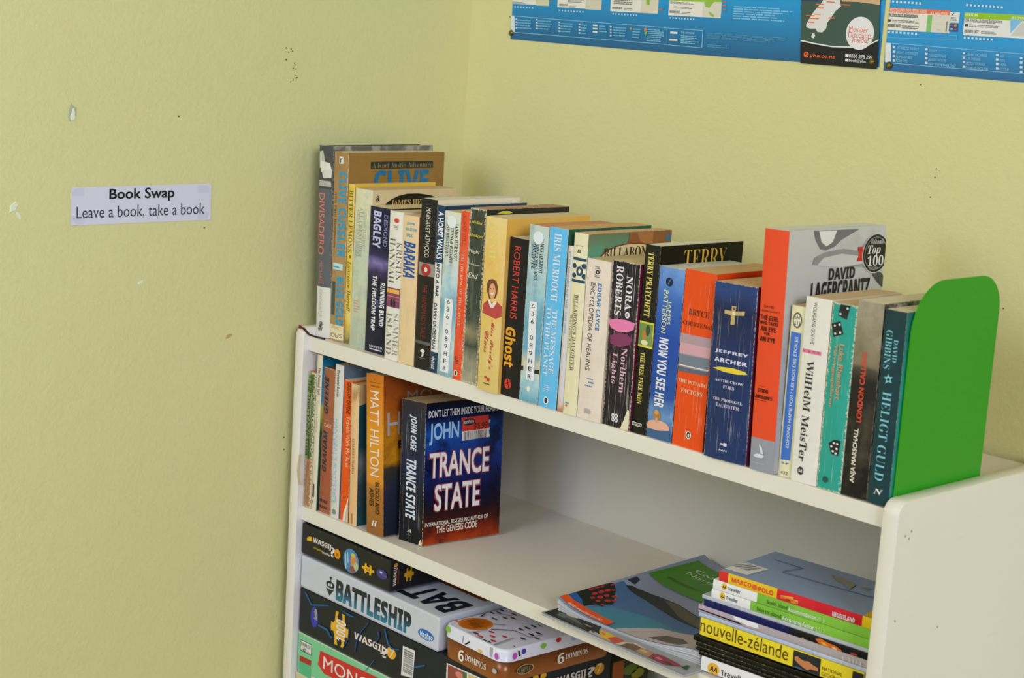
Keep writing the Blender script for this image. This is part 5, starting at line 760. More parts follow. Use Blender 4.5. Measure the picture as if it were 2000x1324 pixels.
   ('P','F','outline','#8cc0d8',None,[(7.86,9.42),(276.29,7.95),(276.36,7.33),(7.92,8.74)]),
   ('P','F','outline','#8cc0d8',None,[(273.37,27.48),(274.21,27.52),(276.33,7.64),(275.48,7.59)]),
   ('P','F','outline','#8cc0d8',None,[(274.67,27.23),(330.07,27.04),(330.13,26.43),(274.74,26.61)]),
   ('P','F','outline','#8cc0d8',None,[(276.75,7.66),(330.82,7.02),(330.88,6.41),(276.82,7.04)]),
   ('P','F','outline','#8cc0d8',None,[(329.47,26.86),(330.29,26.9),(331.29,6.43),(330.27,6.37)]),
   ('P','F','legend_tab','#cfd8dc',None,[(-1.22,30.21),(5.96,30.17),(8.37,9.45),(1.19,9.44)]),
   ('R','F','legend_icon','#c8dce4',None,[(8.29,27.03),(11.53,25.12)]),
   ('R','F','legend_icon','#c8dce4',None,[(8.63,23.29),(11.87,21.39)]),
   ('R','F','legend_icon','#c8dce4',None,[(8.98,19.55),(12.21,17.65)]),
   ('R','F','legend_icon','#c8dce4',None,[(9.32,15.81),(12.56,13.91)]),
   ('R','F','legend_icon','#c8dce4',None,[(47.02,27.99),(50.19,26.11)]),
   ('R','F','legend_icon','#c8dce4',None,[(47.37,24.3),(50.53,22.42)]),
   ('R','F','legend_icon','#c8dce4',None,[(47.72,20.61),(50.88,18.73)]),
   ('R','F','legend_icon','#c8dce4',None,[(48.06,16.92),(51.23,15.04)]),
   ('R','F','legend_icon','#c8dce4',None,[(88.91,26.45),(91.99,24.59)]),
   ('R','F','legend_icon','#c8dce4',None,[(89.26,22.81),(92.34,20.96)]),
   ('R','F','legend_icon','#c8dce4',None,[(89.61,19.17),(92.69,17.32)]),
   ('R','F','legend_icon','#c8dce4',None,[(89.96,15.53),(93.04,13.68)]),
   ('R','F','legend_icon','#c8dce4',None,[(125.11,25.73),(128.12,23.9)]),
   ('R','F','legend_icon','#c8dce4',None,[(125.46,22.14),(128.47,20.31)]),
   ('R','F','legend_icon','#c8dce4',None,[(125.81,18.54),(128.83,16.71)]),
   ('R','F','legend_icon','#c8dce4',None,[(126.16,14.94),(129.18,13.12)]),
   ('R','F','legend_icon','#c8dce4',None,[(179.7,25.09),(182.62,23.3)]),
   ('R','F','legend_icon','#c8dce4',None,[(180.06,21.57),(182.97,19.77)]),
   ('R','F','legend_icon','#c8dce4',None,[(180.42,18.03),(183.33,16.24)]),
   ('R','F','legend_icon','#c8dce4',None,[(180.77,14.5),(183.69,12.71)]),
   ('L','F','fine_print','#6fb0cc',4,[(11.88,26.84),(40.37,13.69)]),
   ('L','F','fine_print','#6fb0cc',4,[(51.05,27.49),(76.92,14.41)]),
   ('L','F','fine_print','#6fb0cc',4,[(93.31,25.98),(117.34,13.03)]),
   ('L','F','fine_print','#6fb0cc',4,[(129.6,25.6),(140.79,12.21)]),
   ('L','F','fine_print','#6fb0cc',4,[(185.15,25.18),(208.95,12.69)]),
   ('L','F','fine_print','#6fb0cc',4,[(218.4,24.79),(234.06,12.05)]),
   ('R','F','legend_icon','#d8dcd8',None,[(150.22,25.38),(158.28,23.63)]),
   ('R','F','legend_icon','#d8dcd8',None,[(150.61,21.49),(158.66,19.75)]),
   ('R','F','legend_icon','#d8dcd8',None,[(150.99,17.6),(159.05,15.87)]),
   ('L','F','fine_print','#6fb0cc',3,[(161.3,25.72),(176.51,16.07)]),
   ('E','F','legend_icon','#d88a2c',None,[(213.64,22.1),(217.18,25.12)]),
   ('R','F','legend_icon','#d86a3c',None,[(237.72,25.36),(241.6,21.76)]),
   ('R','F','legend_icon','#6cb83c',None,[(238.15,21.28),(241.99,17.98)]),
   ('L','F','fine_print','#7cb8d0',7,[(242.57,24.96),(270.55,9.68)]),
   ('R','F','legend_icon','#d0d8dc',None,[(279.78,23.26),(291.27,20.71)]),
   ('R','F','legend_icon','#d0d8dc',None,[(278.55,14.78),(292.16,12.37)]),
   ('T','F','legend_lettering','#a4cede',('Trip connected','sb','H'),[(296.97,24.39),(317.75,21.08)]),
   ('L','F','fine_print','#7cb8d0',5,[(297.43,20.08),(327.83,9.92)]),
   ('L','F','fine_print','#4f93b4',5,[(337.48,24.65),(455.37,17.91)]),
   ('L','F','fine_print','#4f93b4',2,[(338.9,11.74),(381.53,7.68)]),
   ('P','F','sea_panel','#3c5248',None,[(469.54,66.46),(573.32,70.05),(576.72,28.53),(564.59,23.01),(544.29,19.1),(516.15,18.28),(492.47,20.6),(474.26,22.98)]),
   ('R','F','sea_panel','#3c5248',None,[(460.99,137.95),(575.09,69.42)]),
   ('P','F','coast_print','#c8a47c',None,[(520.32,72.45),(572.82,74.18),(573.97,64.81),(562.79,65.79),(545.45,66.98),(524.54,66.67)]),
   ('P','F','coast_print','#2c3c64',None,[(469.22,70.77),(495.47,71.63),(492.59,65.54),(469.86,65.32)]),
   ('P','F','black_panel','#191a1c',None,[(473.58,22.51),(492.52,20.17),(516.2,17.85),(544.34,18.67),(564.64,22.59),(576.62,27.97),(577.97,-2.43),(476.14,-2.51)]),
   ('P','F','white_curve','#dcdcd8',None,[(473.49,23.23),(492.41,21.03),(516.06,18.99),(544.2,19.8),(564.54,23.42),(576.49,29.08),(576.66,27.69),(564.71,22.03),(544.37,18.39),(516.23,17.57),(492.58,19.6),(473.66,21.79)]),
   ('P','F','island_map','#d4d2cc',None,[(500.28,68.94),(520.65,69.64),(523.77,61.27),(516.97,56.06),(512.43,49.48),(507.77,43.58),(506.75,37.11),(501.9,32.58),(495.53,32.99),(492.41,36.44),(485.18,36.1),(479.56,37.28),(479.5,40.89),(483.01,46.81),(486.86,52.72),(491.6,58.64),(496.48,63.11)]),
   ('P','F','island_map','#d4d2cc',None,[(488.52,30.93),(491.56,31.36),(492.98,28.55),(491.51,25.6),(487.73,26.85)]),
   ('R','F','town_tag','#dc6c3c',None,[(504.18,66.23),(514.66,65.04)]),
   ('R','F','town_tag','#dc6c3c',None,[(489.62,63.15),(500.57,61.97)]),
   ('R','F','town_tag','#dc6c3c',None,[(523.12,63.79),(535.88,62.71)]),
   ('R','F','town_tag','#dc6c3c',None,[(491.87,59.36),(501.02,58.14)]),
   ('R','F','town_tag','#dc6c3c',None,[(488.7,52.51),(497.52,51.29)]),
   ('R','F','town_tag','#dc6c3c',None,[(478.01,50.49),(489.43,49.38)]),
   ('R','F','town_tag','#dc6c3c',None,[(484.19,47.58),(495.57,46.48)]),
   ('R','F','town_tag','#dc6c3c',None,[(508.52,49.32),(516.86,48.1)]),
   ('R','F','town_tag','#dc6c3c',None,[(481.56,43.58),(490.08,42.37)]),
   ('E','F','white_disc','#dcdad8',None,[(533.62,16.74),(570.07,51.7)]),
   ('T','F','disc_lettering','#cf6040',('Member','sr','H'),[(537.08,41.2),(562.41,35.22)]),
   ('T','F','disc_lettering','#cf6040',('Discounts','sr','H'),[(537.09,35.27),(567.27,29.17)]),
   ('T','F','disc_lettering','#cf6040',('Inside!','sr','H'),[(543.33,29.92),(563.75,24.22)]),
   ('E','F','globe_icon','#dc6030',None,[(479.74,4.61),(486.67,10.98)]),
   ('P','F','globe_icon','#191a1c',None,[(481.36,9.43),(483.95,9.29),(483.42,7.52),(481.93,7.73)]),
   ('P','F','globe_icon','#191a1c',None,[(483.79,7.54),(485.21,7.91),(485.05,6.16),(483.63,5.79)]),
   ('T','F','web_lettering','#dc6030',('yha.co.nz','sb','H'),[(488.34,9.25),(522.27,4.33)]),
   ('R','F','phone_icon','#dcdcd8',None,[(535.72,11.67),(540.0,8.23)]),
   ('R','F','mail_icon','#dcdcd8',None,[(536.33,6.59),(540.58,3.43)]),
   ('T','F','phone_lettering','#d0d0cc',('0800 278 299','sb','H'),[(540.64,11.67),(571.24,7.82)]),
   ('T','F','mail_lettering','#d0d0cc',('book@yha.','sb','H'),[(541.25,6.6),(563.98,2.6)])]),
 dict(key='poster2', loc=(0.6265, 0.2758, 0.3776), w=0.5795, h=0.42, d=0.0004,
  dec=[('R','F','hostel_card','#dedbcf',None,[(6.69,90.05),(73.25,76.17)]),
   ('R','F','hostel_card','#dedbcf',None,[(-1.78,61.17),(75.96,42.51)]),
   ('R','F','card_header','#dc6c44',None,[(-2.48,65.42),(73.98,60.54)]),
   ('T','F','card_header_lettering','#ecd4c4',('CHRISTCHURCH ROLLESTON HOUSE','sb','H'),[(-1.59,65.04),(46.42,60.9)]),
   ('T','F','card_header_lettering','#ecd4c4',('03 366 6564','sb','H'),[(50.93,63.52),(71.35,60.03)]),
   ('R','F','map_print','#cfcabc',None,[(47.81,60.15),(75.96,42.51)]),
   ('R','F','map_print','#7cb868',None,[(47.84,59.88),(53.58,42.51)]),
   ('R','F','map_print','#b4ac9c',None,[(54.17,50.67),(69.35,50.81)]),
   ('R','F','map_print','#8c8880',None,[(56.28,59.41),(64.3,59.2)]),
   ('R','F','map_print','#8c8880',None,[(60.44,45.54),(65.28,45.23)]),
   ('R','F','map_print','#8c8880',None,[(70.96,54.38),(72.8,43.7)]),
   ('R','F','icon_tile','#d4d4cc',None,[(74.34,63.9),(85.92,53.42)]),
   ('P','F','icon_tile','#3a3a3a',None,[(75.61,60.21),(78.84,63.28),(79.69,62.78),(76.62,59.71)]),
   ('L','F','fine_print','#6c6c68',3,[(75.41,59.26),(84.62,54.97)]),
   ('R','F','icon_tile','#22507c',None,[(75.02,52.41),(85.51,44.31)]),
   ('R','F','flag_icon','#b84c3c',None,[(76.41,51.39),(78.97,49.9)]),
   ('R','F','flag_icon','#e0943c',None,[(80.81,51.59),(83.58,49.58)]),
   ('R','F','flag_icon','#c8c8d4',None,[(76.89,47.66),(79.61,46.18)]),
   ('R','F','flag_icon','#b84c3c',None,[(81.32,47.6),(84.02,46.12)]),
   ('T','F','card_lettering','#4c4c4c',('YHA Christchurch Rolleston House','sb','H'),[(-1.0,60.23),(35.93,56.39)]),
   ('L','F','fine_print','#6c6c6c',1,[(-0.32,57.5),(35.68,55.84)]),
   ('L','F','fine_print','#6c6c6c',2,[(4.55,53.42),(42.87,50.43)]),
   ('R','F','bed_icon','#3c3c3c',None,[(-0.16,53.49),(3.15,51.15)]),
   ('T','F','card_lettering','#3c3c3c',('MEMBER RATE:','sb','H'),[(0.08,48.8),(16.52,45.68)]),
   ('L','F','fine_print','#6c6c6c',2,[(17.86,48.22),(38.73,44.52)]),
   ('R','F','hostel_card','#d8d8d4',None,[(91.91,60.35),(176.33,41.45)]),
   ('R','F','card_header','#8cb828',None,[(91.4,64.31),(174.08,58.35)]),
   ('T','F','card_header_lettering','#e0e4c0',('HOKITIKA','sb','H'),[(92.43,63.56),(107.23,60.45)]),
   ('T','F','card_header_lettering','#e0e4c0',('03 755','sb','H'),[(145.89,62.32),(159.33,59.26)]),
   ('T','F','card_lettering','#4c4c4c',('YHA Hokitika,Birdsong Backpackers','sb','H'),[(93.08,58.53),(135.41,54.3)]),
   ('L','F','fine_print','#6c6c6c',1,[(93.45,55.62),(130.13,54.33)]),
   ('R','F','bed_icon','#3c3c3c',None,[(93.51,52.69),(96.95,50.19)]),
   ('L','F','fine_print','#6c6c6c',2,[(98.5,52.65),(139.76,49.79)]),
   ('T','F','card_lettering','#3c3c3c',('MEMBER RATE:','sb','H'),[(93.61,47.1),(110.44,43.92)]),
   ('L','F','fine_print','#6c6c6c',2,[(112.85,46.68),(131.53,43.63)]),
   ('P','F','map_print','#78b4dc',None,[(144.38,60.17),(157.91,58.81),(146.25,45.92)]),
   ('P','F','map_print','#c0c0b8',None,[(158.08,57.52),(174.36,56.3),(175.97,44.14),(146.59,43.33)]),
   ('P','F','legend_tab','#d4d8d8',None,[(-0.36,29.09),(6.75,28.77),(8.75,8.47),(1.29,8.85)]),
   ('P','F','outline','#8cc0d8',None,[(-0.04,29.24),(178.3,26.58),(178.37,26.07),(0.03,28.69)]),
   ('P','F','outline','#8cc0d8',None,[(8.92,8.48),(180.83,7.57),(180.9,7.06),(8.99,7.93)]),
   ('R','F','icon_row','#c8dce4',None,[(1.33,41.38),(3.94,39.29)]),
   ('R','F','icon_row','#c8dce4',None,[(6.21,41.33),(8.81,39.25)]),
   ('R','F','icon_row','#c8dce4',None,[(11.06,41.28),(13.66,39.2)]),
   ('R','F','icon_row','#c8dce4',None,[(15.9,41.24),(18.49,39.16)]),
   ('R','F','icon_row','#c8dce4',None,[(20.72,41.19),(23.3,39.11)]),
   ('R','F','icon_row','#c8dce4',None,[(25.53,41.14),(28.09,39.07)]),
   ('R','F','icon_row','#c8dce4',None,[(30.31,41.09),(32.87,39.02)]),
   ('R','F','icon_row','#c8dce4',None,[(35.07,41.04),(37.62,38.98)]),
   ('R','F','icon_row','#c8dce4',None,[(-2.07,73.02),(0.54,70.91)]),
   ('R','F','icon_row','#c8dce4',None,[(2.81,72.91),(5.41,70.8)]),
   ('R','F','icon_row','#c8dce4',None,[(7.66,72.8),(10.25,70.7)]),
   ('R','F','icon_row','#c8dce4',None,[(12.5,72.69),(15.08,70.59)]),
   ('R','F','icon_row','#c8dce4',None,[(17.32,72.58),(19.89,70.49)]),
   ('R','F','icon_row','#c8dce4',None,[(22.12,72.48),(24.68,70.38)]),
   ('R','F','icon_row','#c8dce4',None,[(26.9,72.37),(29.45,70.28)]),
   ('R','F','icon_row','#c8dce4',None,[(31.66,72.26),(34.21,70.18)]),
   ('R','F','icon_row','#c8dce4',None,[(36.4,72.15),(38.94,70.07)]),
   ('R','F','icon_row','#c8dce4',None,[(92.51,72.59),(94.95,70.56)]),
   ('R','F','icon_row','#c8dce4',None,[(97.03,72.49),(99.46,70.46)]),
   ('R','F','icon_row','#c8dce4',None,[(101.53,72.38),(103.95,70.36)]),
   ('R','F','icon_row','#c8dce4',None,[(106.01,72.28),(108.42,70.26)]),
   ('R','F','icon_row','#c8dce4',None,[(110.47,72.17),(112.87,70.16)]),
   ('R','F','icon_row','#c8dce4',None,[(114.92,72.07),(117.31,70.06)]),
   ('R','F','icon_row','#c8dce4',None,[(119.35,71.97),(121.74,69.96)]),
   ('R','F','icon_row','#c8dce4',None,[(123.76,71.86),(126.14,69.86)]),
   ('R','F','icon_row','#c8dce4',None,[(128.16,71.76),(130.53,69.76)]),
   ('R','F','icon_row','#c8dce4',None,[(132.54,71.66),(134.91,69.66)]),
   ('R','F','icon_row','#c8dce4',None,[(93.91,39.91),(96.35,37.9)]),
   ('R','F','icon_row','#c8dce4',None,[(98.43,39.87),(100.87,37.86)]),
   ('R','F','icon_row','#c8dce4',None,[(102.94,39.82),(105.37,37.82)]),
   ('R','F','icon_row','#c8dce4',None,[(107.43,39.78),(109.85,37.78)]),
   ('R','F','icon_row','#c8dce4',None,[(111.9,39.73),(114.31,37.74)]),
   ('R','F','icon_row','#c8dce4',None,[(116.36,39.69),(118.76,37.7)]),
   ('R','F','icon_row','#c8dce4',None,[(120.8,39.65),(123.2,37.66)]),
   ('R','F','icon_row','#c8dce4',None,[(125.23,39.6),(127.61,37.62)]),
   ('P','F','outline','#6fb0cc',None,[(60.2,41.07),(85.68,40.57),(85.74,40.04),(60.27,40.53)]),
   ('P','F','outline','#6fb0cc',None,[(85.36,40.56),(85.99,40.59),(86.19,36.58),(85.56,36.54)]),
   ('P','F','outline','#6fb0cc',None,[(0.5,34.41),(86.17,36.71),(86.22,36.31),(0.55,33.99)]),
   ('R','F','legend_icon','#c8dce4',None,[(9.59,26.15),(12.89,23.83)]),
   ('R','F','legend_icon','#c8dce4',None,[(10.17,21.47),(13.47,19.16)]),
   ('R','F','legend_icon','#c8dce4',None,[(10.75,16.78),(14.05,14.48)]),
   ('R','F','legend_icon','#c8dce4',None,[(11.33,12.1),(14.63,9.8)]),
   ('R','F','legend_icon','#c8dce4',None,[(49.52,25.98),(52.72,23.7)]),
   ('R','F','legend_icon','#c8dce4',None,[(50.1,21.37),(53.3,19.1)]),
   ('R','F','legend_icon','#c8dce4',None,[(50.68,16.77),(53.88,14.5)]),
   ('R','F','legend_icon','#c8dce4',None,[(51.26,12.16),(54.46,9.89)]),
   ('R','F','legend_icon','#c8dce4',None,[(94.76,24.71),(97.86,22.48)]),
   ('R','F','legend_icon','#c8dce4',None,[(95.34,20.19),(98.44,17.96)]),
   ('R','F','legend_icon','#c8dce4',None,[(95.92,15.67),(99.02,13.44)]),
   ('R','F','legend_icon','#c8dce4',None,[(96.5,11.14),(99.6,8.92)]),
   ('R','F','legend_icon','#c8dce4',None,[(133.2,25.04),(136.21,22.84)]),
   ('R','F','legend_icon','#c8dce4',None,[(133.78,20.59),(136.79,18.39)]),
   ('R','F','legend_icon','#c8dce4',None,[(134.36,16.13),(137.37,13.94)]),
   ('R','F','legend_icon','#c8dce4',None,[(134.94,11.68),(137.95,9.5)]),
   ('R','F','legend_icon','#c8dce4',None,[(160.36,23.46),(163.3,21.29)]),
   ('R','F','legend_icon','#c8dce4',None,[(160.94,19.06),(163.88,16.89)]),
   ('R','F','legend_icon','#c8dce4',None,[(161.52,14.66),(164.47,12.5)]),
   ('R','F','legend_icon','#c8dce4',None,[(162.1,10.26),(165.05,8.1)]),
   ('T','F','legend_lettering','#8cc4dc',('DISTANCE TO YHA SHOP','sr','H'),[(14.63,26.0),(42.07,23.05)]),
   ('T','F','legend_lettering','#8cc4dc',('DISTANCE TO TOWN/CITY','sr','H'),[(14.91,21.04),(41.64,18.15)]),
   ('T','F','legend_lettering','#8cc4dc',('NUMBER OF BEDS','sr','H'),[(15.12,16.62),(34.96,13.87)]),
   ('T','F','legend_lettering','#8cc4dc',('ROOM TYPES','sr','H'),[(15.63,12.5),(29.92,9.85)]),
   ('T','F','legend_lettering','#8cc4dc',('TV ROOM','sr','H'),[(54.48,25.16),(64.5,22.56)]),
   ('T','F','legend_lettering','#8cc4dc',('LUGGAGE STORAGE','sr','H'),[(54.74,20.55),(76.25,17.78)]),
   ('T','F','legend_lettering','#8cc4dc',('LAUNDRY FACILITIES','sr','H'),[(54.96,16.2),(76.68,13.46)]),
   ('T','F','legend_lettering','#8cc4dc',('VIEW WWW.YHA.CO.NZ','sr','H'),[(55.22,11.58),(88.64,8.74)]),
   ('T','F','legend_lettering','#8cc4dc',('LIBRARY EXCHANGE','sr','H'),[(99.7,23.92),(123.27,21.13)]),
   ('T','F','legend_lettering','#8cc4dc',('CAR PARKING','sr','H'),[(99.94,19.66),(116.29,17.01)]),
   ('T','F','legend_lettering','#8cc4dc',('BICYCLE STORAGE','sr','H'),[(100.21,15.12),(122.35,12.43)]),
   ('T','F','legend_lettering','#8cc4dc',('DISABLED FACILITIES','sr','H'),[(100.48,10.58),(126.64,7.88)]),
   ('T','F','legend_lettering','#8cc4dc',('BBQ','sr','H'),[(137.98,24.26),(143.27,21.82)]),
   ('T','F','legend_lettering','#8cc4dc',('POOL','sr','H'),[(138.23,20.06),(144.57,17.61)]),
   ('T','F','legend_lettering','#8cc4dc',('SAUNA','sr','H'),[(138.44,16.12),(146.29,13.66)]),
   ('T','F','legend_lettering','#8cc4dc',('HOT TUB','sr','H'),[(138.72,11.66),(149.58,9.17)])]),
]

# ------------------------------------------------------------------ helpers
def lin(c): return c/12.92 if c <= .04045 else ((c+.055)/1.055)**2.4
GAIN = 1.22
def C(h, g=None):
    g = GAIN if g is None else g
    v = [max(.0015,lin(int(h[i:i+2],16)/255)-.0035)*g for i in (1,3,5)]; m = max(v)
    if m > .86: v = [x*.86/m for x in v]
    return (v[0],v[1],v[2],1)
MC = {}
def solid(h, rough=.45, spec=.35, g=None):
    k = (h,rough,spec,g)
    if k in MC: return MC[k]
    m = bpy.data.materials.new('print_'+h[1:]); m.use_nodes = True; b = m.node_tree.nodes['Principled BSDF']
    b.inputs['Base Color'].default_value = C(h,g); b.inputs['Roughness'].default_value = rough; b.inputs['Specular IOR Level'].default_value = spec
    MC[k] = m; return m
class N:
    def __init__(s, name):
        s.m = bpy.data.materials.new(name); s.m.use_nodes = True; s.t = s.m.node_tree; s.b = s.t.nodes['Principled BSDF']
    def n(s, typ, **kw):
        x = s.t.nodes.new(typ)
        for k,v in kw.items(): setattr(x,k,v)
        return x
    def link(s, a, b): s.t.links.new(a,b)
    def math(s, op, a, b=None, clamp=False):
        x = s.n('ShaderNodeMath', operation=op); x.use_clamp = clamp
        for i,v in enumerate((a,b)):
            if v is None: continue
            if isinstance(v,(int,float)): x.inputs[i].default_value = v
            else: s.link(v, x.inputs[i])
        return x.outputs[0]
    def mix(s, fac, a, b):
        x = s.n('ShaderNodeMix', data_type='RGBA')
        for i,v in ((0,fac),(6,a),(7,b)):
            if isinstance(v,(int,float,tuple)): x.inputs[i].default_value = v
            else: s.link(v, x.inputs[i])
        return x.outputs[2]
    def noise(s, vec, scale, detail=3, rough=.55, scl=None):
        if scl:
            mp = s.n('ShaderNodeMapping'); mp.inputs['Scale'].default_value = scl; s.link(vec, mp.inputs['Vector']); vec = mp.outputs[0]
        x = s.n('ShaderNodeTexNoise'); x.inputs['Scale'].default_value = scale; x.inputs['Detail'].default_value = detail; x.inputs['Roughness'].default_value = rough
        s.link(vec, x.inputs['Vector']); return x.outputs['Fac']
    def bump(s, h, strength, dist):
        x = s.n('ShaderNodeBump'); x.inputs['Strength'].default_value = strength; x.inputs['Distance'].default_value = dist
        s.link(h, x.inputs['Height']); s.link(x.outputs[0], s.b.inputs['Normal'])
def cover_mat(name, spec, axis, H, Wd):
    """spec = (stops, interp, mottle, wear mm, crease amount, roughness); runs along local axis over length H; Wd = width for edge wear."""
    stops, interp, mot, wear, crease, rough = spec
    k = N(name); tc = k.n('ShaderNodeTexCoord'); sp = k.n('ShaderNodeSeparateXYZ'); k.link(tc.outputs['Object'], sp.inputs[0])
    f = k.math('DIVIDE', sp.outputs[axis], H)
    if len(stops) > 1:
        if interp == 'L':
            f = k.math('ADD', f, k.math('MULTIPLY', k.math('SUBTRACT', k.noise(tc.outputs['Object'], 45, 4), .5), .06))
        r = k.n('ShaderNodeValToRGB'); cr = r.color_ramp; cr.interpolation = 'CONSTANT' if interp == 'C' else 'LINEAR'
        while len(cr.elements) < len(stops): cr.elements.new(.5)
        for e,(p,c) in zip(cr.elements, stops): e.position = p; e.color = C(c)
        for e,(p,c) in zip(cr.elements, stops): e.position = p; e.color = C(c)
        k.link(f, r.inputs[0]); col = r.outputs[0]
    else: col = C(stops[0][1])
    if mot:
        c2, sc, am = mot; nz = k.noise(tc.outputs['Object'], sc*1.0, 5, .65)
        mk = k.math('MULTIPLY', k.math('MULTIPLY', k.math('SUBTRACT', nz, .47, True), 6, True), am)
        col = k.mix(mk, col, C(c2))
    uv = k.n('ShaderNodeUVMap'); su = k.n('ShaderNodeSeparateXYZ'); k.link(uv.outputs[0], su.inputs[0])
    if crease:
        nz = k.noise(uv.outputs[0], 1.0, 4, .6, (1.1,.012,1)); nz2 = k.noise(uv.outputs[0], 1.0, 2, .5, (.3,.05,1))
        mk = k.math('MULTIPLY', k.math('MULTIPLY', k.math('SUBTRACT', k.math('ADD', nz, k.math('MULTIPLY', nz2, .22)), .745-.035*crease, True), 28, True), min(.75, .35+.25*crease))
        col = k.mix(mk, col, C('#d9d0bc'))
    if wear:
        a = k.math('MINIMUM', su.outputs[0], k.math('SUBTRACT', Wd*1e3, su.outputs[0])); b = k.math('MINIMUM', su.outputs[1], k.math('SUBTRACT', H*1e3, su.outputs[1]))
        e = k.math('MINIMUM', a, b); nz = k.noise(uv.outputs[0], .35, 5, .7)
        th = k.math('MULTIPLY', k.math('SUBTRACT', nz, .42, True), wear*6)
        mk = k.math('MULTIPLY', k.math('SUBTRACT', th, e, False), 2.2, True)
        col = k.mix(k.math('MULTIPLY', mk, .85), col, C('#cfc4a6'))
    if isinstance(col, tuple): k.b.inputs['Base Color'].default_value = col
    else: k.link(col, k.b.inputs['Base Color'])
    k.b.inputs['Roughness'].default_value = rough; k.b.inputs['Specular IOR Level'].default_value = .24
    k.bump(k.noise(uv.outputs[0], 1.0, 4, .6, (.5,.05,1)), .25, .0004)
    return k.m
PM = {}
def page_mat(h):
    if h in PM: return PM[h]
    k = N('paper_'+h[1:]); tc = k.n('ShaderNodeTexCoord')
    nz = k.noise(tc.outputs['Object'], 1, 3, .6, (2600,14,14)); n2 = k.noise(tc.outputs['Object'], 30, 3)
    c = k.mix(k.math('MULTIPLY', k.math('SUBTRACT', nz, .35, True), 2.2, True), C(h,.98), C(h,1.5))
    c = k.mix(k.math('MULTIPLY', n2, .25), c, C(h,1.0)); k.link(c, k.b.inputs['Base Color']); k.b.inputs['Roughness'].default_value = .85
    k.bump(nz, .4, .0004); PM[h] = k.m; return k.m
def plain_mat(name, h, rough=.45, nscale=None, h2=None, amt=.4, bump=0, bscale=200, spec=.35, metal=0):
    k = N(name); tc = k.n('ShaderNodeTexCoord')
    if nscale: k.link(k.mix(k.math('MULTIPLY', k.noise(tc.outputs['Object'], nscale, 4), amt), C(h), C(h2)), k.b.inputs['Base Color'])
    else: k.b.inputs['Base Color'].default_value = C(h)
    k.b.inputs['Roughness'].default_value = rough; k.b.inputs['Specular IOR Level'].default_value = spec; k.b.inputs['Metallic'].default_value = metal
    if bump: k.bump(k.noise(tc.outputs['Object'], bscale, 3), bump, .001)
    return k.m
def mesh_obj(name, verts, faces, mat, parent=None, uvs=None, smooth=False):
    me = bpy.data.meshes.new(name); me.from_pydata(verts, [], faces)
    if uvs:
        l = me.uv_layers.new(name='UVMap')
        for lp in me.loops: l.data[lp.index].uv = uvs[lp.vertex_index]
    if smooth: me.polygons.foreach_set('use_smooth', [True]*len(me.polygons))
    me.materials.append(mat); me.update()
    o = bpy.data.objects.new(name, me); COL.objects.link(o)
    if parent: o.parent = parent
    return o
def from_bm(name, bm, mat, parent=None, smooth=False):
    me = bpy.data.meshes.new(name); bmesh.ops.recalc_face_normals(bm, faces=bm.faces); bm.to_mesh(me); bm.free()
    if smooth: me.polygons.foreach_set('use_smooth', [True]*len(me.polygons))
    me.materials.append(mat); o = bpy.data.objects.new(name, me); COL.objects.link(o)
    if parent: o.parent = parent
    return o
def box_bm(x0,x1,y0,y1,z0,z1,bev=0,seg=2):
    bm = bmesh.new(); r = bmesh.ops.create_cube(bm, size=1)
    for v in bm.verts: v.co = Vector(((x0+x1)/2+v.co.x*(x1-x0),(y0+y1)/2+v.co.y*(y1-y0),(z0+z1)/2+v.co.z*(z1-z0)))
    if bev: bmesh.ops.bevel(bm, geom=bm.edges[:], offset=bev, segments=seg, profile=.5, affect='EDGES')
    return bm
def box(name, a, mat, parent=None, bev=0, seg=2): return from_bm(name, box_bm(*a, bev, seg), mat, parent, False)
def thing(name, label, cat, loc=(0,0,0), rz=0, ry=0, group=None):
    o = bpy.data.objects.new(name, None); COL.objects.link(o); o.empty_display_size = .02
    o.location = loc; o.rotation_euler = (0,ry,rz); o['label'] = label; o['category'] = cat
    if group: o['group'] = group
    return o
def struct(o): o['kind'] = 'structure'; return o
def tube(name, pts, radii, mat, parent=None, n=6):
    bm = bmesh.new(); rings = []
    for i,p in enumerate(pts):
        p = Vector(p); d = (Vector(pts[min(i+1,len(pts)-1)])-Vector(pts[max(i-1,0)])).normalized()
        u = d.orthogonal().normalized(); v = d.cross(u); r = radii[i] if isinstance(radii,(list,tuple)) else radii
        rings.append([bm.verts.new(p+r*(math.cos(2*math.pi*j/n)*u+math.sin(2*math.pi*j/n)*v)) for j in range(n)])
    for a,b in zip(rings,rings[1:]):
        for j in range(n): bm.faces.new((a[j],a[(j+1)%n],b[(j+1)%n],b[j]))
    bm.faces.new(rings[0][::-1]); bm.faces.new(rings[-1]); return from_bm(name, bm, mat, parent, True)
# lettering: the built-in font and its built-in fall-back glyphs
SERIF,SANS,SCRIPT = (0x1D400,0x1D41A,0x1D7CE),(0x1D5D4,0x1D5EE,0x1D7EC),(0x1D4D0,0x1D4EA,None)
